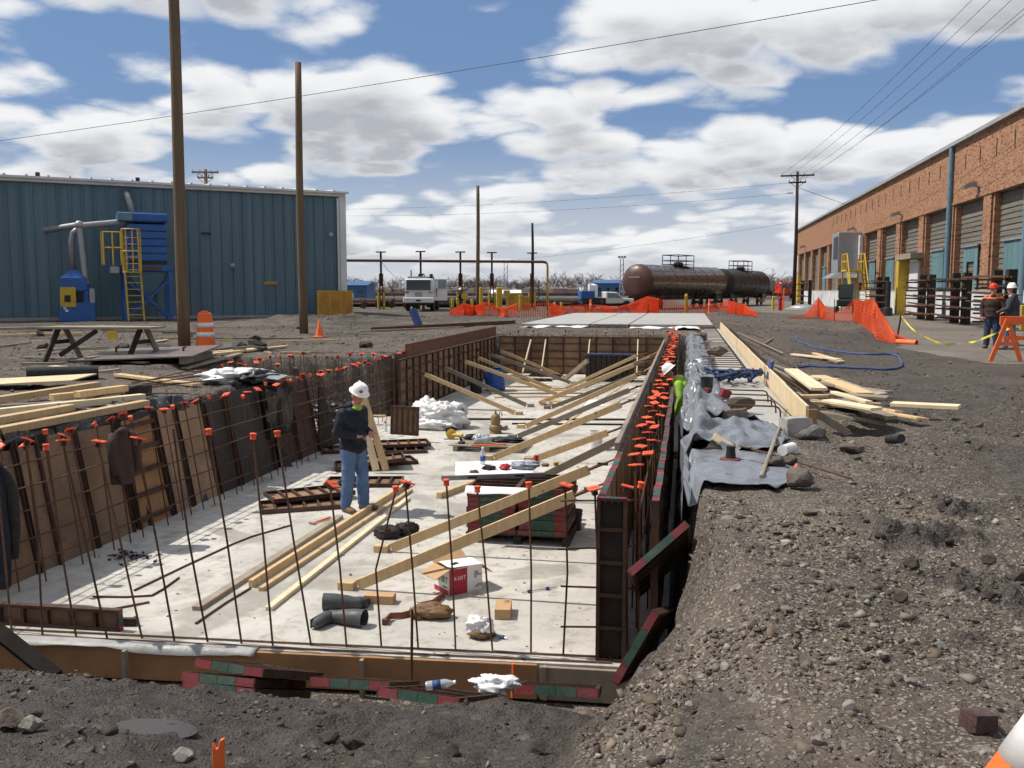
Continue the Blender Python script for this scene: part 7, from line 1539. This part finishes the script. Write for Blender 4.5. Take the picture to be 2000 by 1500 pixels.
for i, (a, b, c, d) in enumerate(((1445, 660, 1560, 720), (1460, 690, 1590, 765), (1475, 700, 1580, 770), (1500, 710, 1600, 740), (1430, 640, 1490, 660), (1440, 650, 1530, 690), (1480, 668, 1545, 690), (1490, 672, 1520, 655), (1420, 632, 1470, 645), (1512, 735, 1570, 775))):
    p, q_ = G(a, b, .07), G(c, d, .07); (stick('rebar_offcut', p, q_, .013, 'rebar', 'rusty bar lying in the scrap along the form board', 'rebar') if i % 2 == 0 else board('scrap_lath', p, q_, .05, .03, 'lumber_old', 'weathered lath in the scrap along the form board'))
for o in bpy.data.objects:
    if 'scrap along the form board' in o.get('label', ''): o['group'] = 'scrap along the form board'
# ---------------------------------------------------------------- hose, pipe, fence, tape, barricade
def ground_line(pts, r, dz, sub=6):
    out = []
    P_ = [G(a, b, 0) for a, b in pts]
    for i in range(len(P_) - 1):
        p0, p1, p2, p3 = P_[max(i - 1, 0)], P_[i], P_[i + 1], P_[min(i + 2, len(P_) - 1)]
        for k in range(sub):
            t_ = k / sub; q_ = 0.5 * ((2 * p1) + (p2 - p0) * t_ + (2 * p0 - 5 * p1 + 4 * p2 - p3) * t_ ** 2 + (3 * p1 - p0 - 3 * p2 + p3) * t_ ** 3); q_.z = gz(q_.x, q_.y) + dz; out.append(q_)
    q_ = P_[-1]; q_.z = gz(q_.x, q_.y) + dz; out.append(q_); return out
MB().tube(ground_line([(1555, 666), (1560, 672), (1590, 680), (1640, 688), (1700, 692), (1745, 692), (1760, 705), (1758, 716), (1735, 721), (1660, 720), (1580, 718), (1552, 721)], .03, .02, 8), .03, 8).single('hose', 'hose_blue', 'flat blue water hose looped on the dirt', 'hose', smooth=True)
MB().tube([onG(1735, 861, .05), onG(1760, 868, .05)], .05, 12).single('pipe_piece', 'black_plastic', 'short black pipe piece lying on the gravel', 'pipe', smooth=.7)
def net(name, label, top, bot, mat='net_orange', cell=.11, posts=(), th=.028):
    """sagging safety netting between ground points; top/bot lists of points"""
    t = thing(name, label, 'safety fence', (Vector(bot[len(bot) // 2]).x, Vector(bot[len(bot) // 2]).y, 0)); o_ = t.location; m = MB()
    L_ = [0]
    for a, b in zip(bot, bot[1:]): L_.append(L_[-1] + (Vector(b) - Vector(a)).length)
    def at(s, f):
        i = max(0, min(len(L_) - 2, int(np.searchsorted(L_, s) - 1))); k = (s - L_[i]) / max(L_[i + 1] - L_[i], 1e-6); b_ = Vector(bot[i]).lerp(Vector(bot[i + 1]), k); t_ = Vector(top[i]).lerp(Vector(top[i + 1]), k)
        w = fb1(s, f * 1.5, .8, 2, 7); return b_.lerp(t_, f) + Vector((.10 * w * math.sin(f * 3.1), .12 * w, .02 * w)) - o_
    ns = int(L_[-1] / cell); nf = 10
    G_ = [[at(L_[-1] * i / ns, j / nf) for j in range(nf + 1)] for i in range(ns + 1)]
    for i in range(ns + 1):
        for j in range(nf):
            if i < ns: m.beam(G_[i][j], G_[i + 1][j], th, .008) if j % 1 == 0 else None
            m.beam(G_[i][j], G_[i][j + 1], th * .65, .008, up=(0, 1, .1))
    m.build('netting', mat, t, fix=False)
    for p, h in posts: MB().tube([Vector(p) - o_, Vector(p) - o_ + Vector((.0, 0, h))], .022, 6).build('post', 'rust_steel', t)
    return t
def gp(px, py): return onG(px, py)
def up_(p, h): return Vector(p) + Vector((0, 0, h))
bots = [gp(1545, 622), gp(1575, 622), gp(1597, 620), gp(1612, 624), gp(1629, 626), gp(1648, 627), gp(1665, 628), gp(1685, 636), gp(1703, 648), gp(1712, 664), gp(1745, 671), gp(1778, 673)]
net('safety_fence', 'bright orange netting sagging between posts beside the yard', [up_(b, h) for b, h in zip(bots, (.1, .35, 1.22, .75, .5, .65, 1.2, 1.15, 1.35, 1.1, .35, .12))], bots, cell=.1, posts=[(gp(1597, 620), 1.25), (gp(1629, 626), 1.2), (gp(1665, 628), 1.28)])
fb2 = [pd(px, d) for px, d in ((880, 62), (905, 60), (925, 62), (950, 60), (975, 61), (985, 57), (1010, 58), (1040, 58), (1069, 58), (1090, 59))]
net('safety_fence', 'collapsed orange netting below the bollards', [up_(b, h) for b, h in zip(fb2, (.25, .85, .6, .95, .55, .6, .9, .85, .9, .75))], fb2, cell=.14, th=.075, posts=[(pd(1069, 58), 1.3)])
fb3 = [pd(px, d) for px, d in ((1090, 66), (1120, 66), (1150, 66.5), (1175, 66), (1198, 64), (1226, 65), (1262, 62), (1285, 66), (1330, 66), (1370, 66), (1400, 67), (1420, 66), (1450, 60), (1478, 58))]
net('safety_fence', 'long orange netting between the deck and the tank cars', [up_(b, h) for b, h in zip(fb3, (.55, .6, .65, .6, .5, .7, 1.25, 1.1, .7, .65, .7, .95, .8, .3))], fb3, cell=.14, th=.075, posts=[(pd(1175, 65), 1.5), (pd(1436, 60), 1.25)])
fb4 = [pd(px, d) for px, d in ((1075, 63), (1100, 61), (1135, 62), (1170, 63), (1205, 64))]
net('safety_fence', 'low heap of orange netting before the pickup', [up_(b, h) for b, h in zip(fb4, (.5, .55, .5, .5, .4))], fb4, cell=.14, th=.075)
for px, d, lab in ((1153, 66, 'slim orange and white channelizer before the pickup'), (1384, 66, 'slim orange channelizer below the black tank car')):
    t = thing('traffic_channelizer', lab, 'traffic post', pd(px, d)); MB().lathe([(.2, 0), (.2, .08), (.09, .1), (.075, .95), (.03, 1.05)], 14).build('body', 'safety_orange', t, smooth=.6); MB().lathe([(.086, .6), (.084, .72)], 14).build('band', 'reflect_white', t)
for px, d in ((1339, 68),): MB().lathe([(.12, 0), (.12, 1.2), (.14, 1.25), (.08, 1.4)], 12, pd(px, d)).single('bollard', 'paint_yellow', 'yellow bollard before the rust brown tank car', 'bollard', smooth=.6)
st = gp(1750, 668); t = thing('steel_stake', 'leaning dark stake tied with yellow caution tape', 'stake', st); sv = D(1760, 615, st.y) - st; MB().tube([(0, 0, -.1), sv], .03, 7).build('shaft', 'pole_dark', t)
cp = [st + sv * .98, D(1785, 645, st.y - .8), D(1830, 668, st.y - 2.6), G(1860, 672, .03), G(1900, 668, .05), D(1935, 655, 24.2), D(1975, 640, 23.2)]
m = MB()
def _cr(P_, n):
    out = []
    for i in range(len(P_) - 1):
        p0, p1, p2, p3 = (Vector(P_[max(i - 1, 0)]), Vector(P_[i]), Vector(P_[i + 1]), Vector(P_[min(i + 2, len(P_) - 1)]))
        for k in range(n): t_ = k / n; out.append(0.5 * ((2 * p1) + (p2 - p0) * t_ + (2 * p0 - 5 * p1 + 4 * p2 - p3) * t_ ** 2 + (3 * p1 - p0 - 3 * p2 + p3) * t_ ** 3))
    return out + [Vector(P_[-1])]
cq = _cr(cp, 10); ring = []
for i, p in enumerate(cq):
    a_ = 1.3 * math.sin(i * .33) + .5 * math.sin(i * .9); u_ = Vector((.3 * math.sin(a_), math.sin(a_), math.cos(a_))) * .032; ring.append((p - u_, p + u_))
m.sheet(lambda u, v: ring[round(u * (len(ring) - 1))][round(v)], len(ring) - 1, 1, thick=.003)
m.single('caution_tape', 'tape_yellow', 'yellow caution tape sagging from the stake to the barricade', 'tape')
a = gp(1752, 672); MB().tube([a + Vector((0, 0, .06)), gp(1790, 674) + Vector((0, 0, .06))], .09, 14, caps=False).single('pipe_piece', 'safety_orange', 'orange plastic pipe end lying by the stake', 'pipe', smooth=.7)
# barricade
q0 = gp(1962, 706); bz = thing('barricade', 'orange wooden A frame barricade with a yellow warning lamp', 'barricade', q0, rz=R(6))
MB().box((.62, 0, .96), (1.55, .04, .2)).build('top_board', 'safety_orange', bz, bevel=.006); MB().box((.62, .06, .55), (1.3, .03, .1)).build('lower_board', 'safety_orange', bz)
for x in (0.02, 1.25):
    for s in (-1, 1): MB().beam((x + s * .36, .05 * s, 0), (x + s * .02, .04 * s, .98), .04, .1, up=(1, 0, 0)).build('leg', 'safety_orange', bz, bevel=.004)
    MB().box((x, 0, .42), (.48, .03, .09)).build('leg_tie', 'safety_orange', bz)
t2 = thing('warning_lamp', 'yellow sign board standing behind the barricade', 'sign', gp(2002, 676)); MB().box((0, 0, .85), (.35, .1, .75)).build('panel', 'paint_yellow', t2, bevel=.02); MB().box((0, 0, .25), (.08, .08, .5)).build('post', 'galv', t2); MB().box((0, 0, .02), (.5, .4, .04)).build('foot', 'black_plastic', t2)
# ---------------------------------------------------------------- foreground cone and stake
def cone(p, h, r, label, bands=True, name='traffic_cone'):
    t = thing(name, label, 'cone', p); k = lambda z: r * .72 * (1 - z / h) + .03 * h
    MB().box((0, 0, .02), (r * 2, r * 2, .035)).build('base', 'safety_orange', t, bevel=.008); MB().lathe([(k(.03), .03), (k(h * .5), h * .5), (k(h), h), (k(h) * .8, h + .003)], 26).build('body', 'safety_orange', t, smooth=.7)
    if bands: MB().lathe([(k(h * .31) + .003, h * .31), (k(h * .62) + .003, h * .62)], 26).build('band', 'reflect_white', t, smooth=True)
    return t
c_ = Vector((1.03, 2.95, 0)); c_.z = gz(c_.x, c_.y) - .02; cone(c_, .72, .2, 'tilted orange traffic cone with a white band in the foreground corner').rotation_euler = (0, R(17), 0)
p = G(424, 1490, -.63); t = thing('survey_stake', 'short bright orange painted stake in the foreground mud', 'stake', Vector((p.x, p.y, gz(p.x, p.y) - .02))); m = MB(); m.prism([(-.028, 0), (.028, 0), (.032, .1), (.027, .16), (.029, .215), (.008, .205), (.0, .165), (-.014, .16), (-.028, .19), (-.025, .13)], -.012, .012, 'y'); m.build('shaft', 'safety_orange', t, bevel=.003); t.rotation_euler = (0, R(3), YAW)
# ---------------------------------------------------------------- left bank: lumber, plate, drum, cone, bench
def drum(p, label):
    t = thing('traffic_drum', label, 'traffic drum', p); MB().lathe([(.3, 0), (.3, .1), (.26, .1), (.25, .3), (.245, .3), (.235, .55), (.225, .55), (.215, .8), (.205, .8), (.19, 1.0), (.15, 1.03)], 26).build('body', 'safety_orange', t, smooth=.5)
    for z, r in ((.36, .246), (.62, .228)): MB().lathe([(r + .004, z), (r - .002, z + .13)], 26).build('band', 'reflect_white', t, smooth=True)
    MB().box((0, 0, 1.05), (.22, .05, .06)).build('grip', 'safety_orange', t, bevel=.02); return t
drum(gp(402, 683), 'orange and white striped traffic drum beside the tall pole'); cone(gp(624, 659), .62, .19, 'small plain orange cone by the second tall pole', False)
t = bucket('bucket', gp(444, 684), .14, .26, 'reflect_white', 'small white bucket with yellow rim near the striped drum', False); MB().lathe([(.146, .22), (.15, .29)], 18).build('lid', 'paint_yellow', t)
a = gp(300, 706); pt = thing('steel_plate', 'large brown steel plate with lifting lugs lying on blocks', 'steel plate', a, rz=R(12)); MB().box((-.05, 0, .18), (2.6, 2.2, .03), rotm(3, -2, 0)).build('plate', 'plate_steel', pt)
for x in (-.85, .7): MB().tube([(x, 0, .19), (x, 0, .3), (x + .06, 0, .33)], .03, 7).build('lifting_lug', 'rust_steel', pt, smooth=.7)
for x in (-1.1, 1.0): MB().box((x, 0, .07), (.14, 2.0, .16)).build('block', 'lumber_old', pt)
bn = thing('work_bench', 'low brown timber bench with splayed legs before the blue building', 'bench', gp(205, 705), rz=R(8)); 
for i in range(3): MB().box((0, -.3 + .3 * i, .78), (2.6, .28, .05)).build('top_plank', 'lumber_old', bn)
for x in (-1.0, .95):
    for s in (-1, 1): MB().beam((x + .2 * s, s * .45, 0), (x, s * .15, .76), .08, .1).build('leg', 'timber_dark' if s < 0 else 'lumber_old', bn)
    MB().box((x, 0, .45), (.06, .6, .09)).build('leg_tie', 'timber_dark', bn)
MB().beam((-.9, -.32, .15), (.0, -.32, .72), .05, .1).build('brace', 'timber_dark', bn); MB().box((.45, -.5, .62), (.2, .03, .2)).build('tag_plate', 'paint_yellow', bn)
board('long_timber', gp(-40, 651) + Vector((0, 0, .14)), gp(318, 640) + Vector((0, 0, .12)), .3, .1, 'lumber_old', 'long brown timber lying before the blue building'); board('long_timber', gp(-30, 660) + Vector((0, 0, .06)), gp(160, 655) + Vector((0, 0, .06)), .12, .1, 'lumber', 'tan beam lying before the long brown timber')
for i, (a, b, c, d, mt) in enumerate(((318, 662, 590, 664, 'lumber_old'), (390, 700, 560, 680, 'lumber'), (420, 692, 520, 684, 'lumber_pale'), (360, 712, 470, 695, 'lumber_old'), (200, 650, 370, 648, 'lumber_old'), (230, 739, 385, 757, 'lumber'), (100, 722, 140, 724, 'lumber_pale'), (380, 716, 412, 718, 'lumber'), (700, 650, 905, 640, 'lumber_old'), (520, 690, 580, 697, 'lumber_old'))):
    board('loose_board', gp(a, b) + Vector((0, 0, .05)), gp(c, d) + Vector((0, 0, .05)), .16, .05, mt, ('long grey plank on the dirt beside the striped drum', 'tan plank behind the steel plate', 'pale plank behind the steel plate', 'grey board by the corner of the steel plate', 'grey plank behind the work bench', 'tan board lying between the black pipe and the bank', 'pale short board before the work bench', 'short tan board beside the steel plate', 'long weathered board on the gravel before the truck', 'grey short board near the silver bag')[i])
MB().tube([gp(52, 748) + Vector((0, 0, .13)), gp(192, 742) + Vector((0, 0, .13))], .13, 16).single('drain_pipe', 'black_plastic', 'thick black drain pipe lying behind the lumber pile', 'pipe', smooth=.7)
L_ = [(-60, 790, 190, 752, 'lumber', 'long tan beam at the back of the left lumber pile', .12), (-80, 812, 280, 775, 'lumber_pale', 'longest pale beam of the left lumber pile', .10), (-60, 832, 140, 800, 'lumber', 'short tan beam of the left lumber pile', .06), (-40, 850, 285, 788, 'lumber', 'slim yellow beam nearest the bank in the left pile', .05), (100, 778, 240, 765, 'lumber', 'stub of a tan beam in the left pile', .16), (-60, 800, 120, 790, 'lumber_old', 'grey beam under the left lumber pile', .03), (150, 772, 245, 761, 'lumber', 'thin tan stud in the left pile', .2)]
for a, b, c, d, mt, lab, z in L_:
    p, q_ = G(a, b, z), G(c, d, z); p.z = gz(p.x, p.y) + z; q_.z = gz(q_.x, q_.y) + z; board('stacked_beam', p, q_, .14, .09, mt, lab)
pl_ = MB(); pl_.box(gp(40, 762) + Vector((0, .2, .14)), (1.9, .9, .02), rotm(2, -3, 10)); pl_.single('plywood_sheet', 'ply_new', 'flat plywood sheet on the left lumber pile', 'plywood sheet'); MB().box(gp(267, 772) + Vector((0, 0, .08)), (.42, .2, .16), rotm(0, 0, 12)).single('rubber_block', 'black_plastic', 'black rectangular block beside the left lumber pile', 'block', bevel=.01)
sb_ = gp(455, 750); t = thing('silver_bag', 'crumpled silver white and black plastic bag on the bank', 'bag', sb_); blob('white_sack', t, 'bag_white', (-.1, .25, .1), (.5, .55, .16), 401, .5, 34, 18); blob('black_sack', t, 'poly_black', (.45, .1, .1), (.4, .35, .14), 402, .45, 28, 14); MB().box((.75, -.05, .16), (.5, .3, .02), rotm(10, 5, -12)).build('flap', 'bag_grey', t)
for i in range(9):
    y = 10.5 + i * .55; a_ = Vector((-8.2 - .14 * i + random.gauss(0, .2), y, .06)); b_ = a_ + Vector((random.uniform(.5, 1.2), random.uniform(1.8, 3.0), .06 + random.uniform(0, .1)))
    a_.z += gz(a_.x, a_.y); b_.z += gz(b_.x, b_.y); MB().tube([a_, a_.lerp(b_, .5) + Vector((0, 0, random.uniform(.0, .12))), b_], .01, 6).single('rebar_offcut', 'rebar', 'bent rebar strewn along the top of the left bank', 'rebar', 'rebars strewn on the left bank', smooth=.7)
# blue-grey bucket rim at the left edge, teal pipe and steel edging on the gravel beyond
t = thing('plastic_drum', 'blue drum with white lid at the left end of the lumber', 'drum', Vector((-7.75, 8.35, gz(-7.75, 8.35)))); MB().lathe([(.14, 0), (.15, .02), (.15, .2), (.13, .24), (.001, .25)], 18).build('body', 'blue_plastic', t, smooth=.7); MB().lathe([(.152, .1), (.152, .15)], 18).build('band', 'reflect_white', t)
a = gp(818, 634); MB().tube([a, a + Vector((-.35, .1, .75))], .2, 14, caps=False).single('pipe_piece', 'hose_blue', 'teal blue pipe stub sticking out of the gravel', 'pipe', smooth=.7)
a, b = gp(725, 648), gp(1006, 632); MB().beam(a + Vector((0, 0, .06)), b + Vector((0, 0, .06)), .04, .2).single('edging_strip', 'rust_steel', 'long brown steel edging strip on the gravel before the truck', 'edging')

# scrap lumber strewn before the blue building
rng = random.Random(23)
for i in range(22):
    px = rng.uniform(-20, 560); py = rng.uniform(645, 735); a_ = gp(px, py); an = rng.uniform(-.5, .5) + (1.4 if rng.random() < .2 else 0); L2 = rng.uniform(.5, 2.2)
    if a_.x > -8.2: continue
    b_ = a_ + Vector((math.cos(an), math.sin(an), 0)) * L2; b_.z = gz(b_.x, b_.y); board('scrap_board', a_ + Vector((0, 0, .04)), b_ + Vector((0, 0, .05)), rng.uniform(.06, .16), .04, rng.choice(('lumber_old', 'lumber_old', 'timber_dark', 'lumber')), 'scrap board strewn on the dirt before the blue building', 'lumber', 'scrap boards before the blue building')
for i in range(14):
    px = rng.uniform(60, 720); py = rng.uniform(640, 690); p_ = gp(px, py)
    if p_.x > -8.5: continue
    rock('dirt_clod', 'mud_lump', p_, (rng.uniform(.15, .4), rng.uniform(.12, .3), rng.uniform(.08, .16)), 'dark dirt clod on the ground before the blue building', 0, 500 + i, 'dirt clods before the blue building', sink=.4)

# more weathered boards thrown on the heap beside the form board
rng = random.Random(31)
for i in range(14):
    x0 = rng.uniform(1.75, 2.7); y0 = rng.uniform(12.0, 17.5); an = rng.uniform(.2, 1.4); L2 = rng.uniform(.9, 1.7); z0 = .05 + .035 * (i % 5); a_ = Vector((x0, y0, z0)); b_ = a_ + Vector((math.cos(an) * L2 * .55, -math.sin(an) * L2, rng.uniform(-.02, .06)))
    board('heaped_board', a_, b_, rng.uniform(.07, .18), rng.uniform(.03, .05), rng.choice(('lumber', 'lumber_old', 'lumber_old', 'lumber_pale')), 'loose board in the jumbled heap beside the long form board', 'lumber', 'boards heaped beside the form board', up=(rng.uniform(-.15, .15), rng.uniform(-.1, .1), 1))
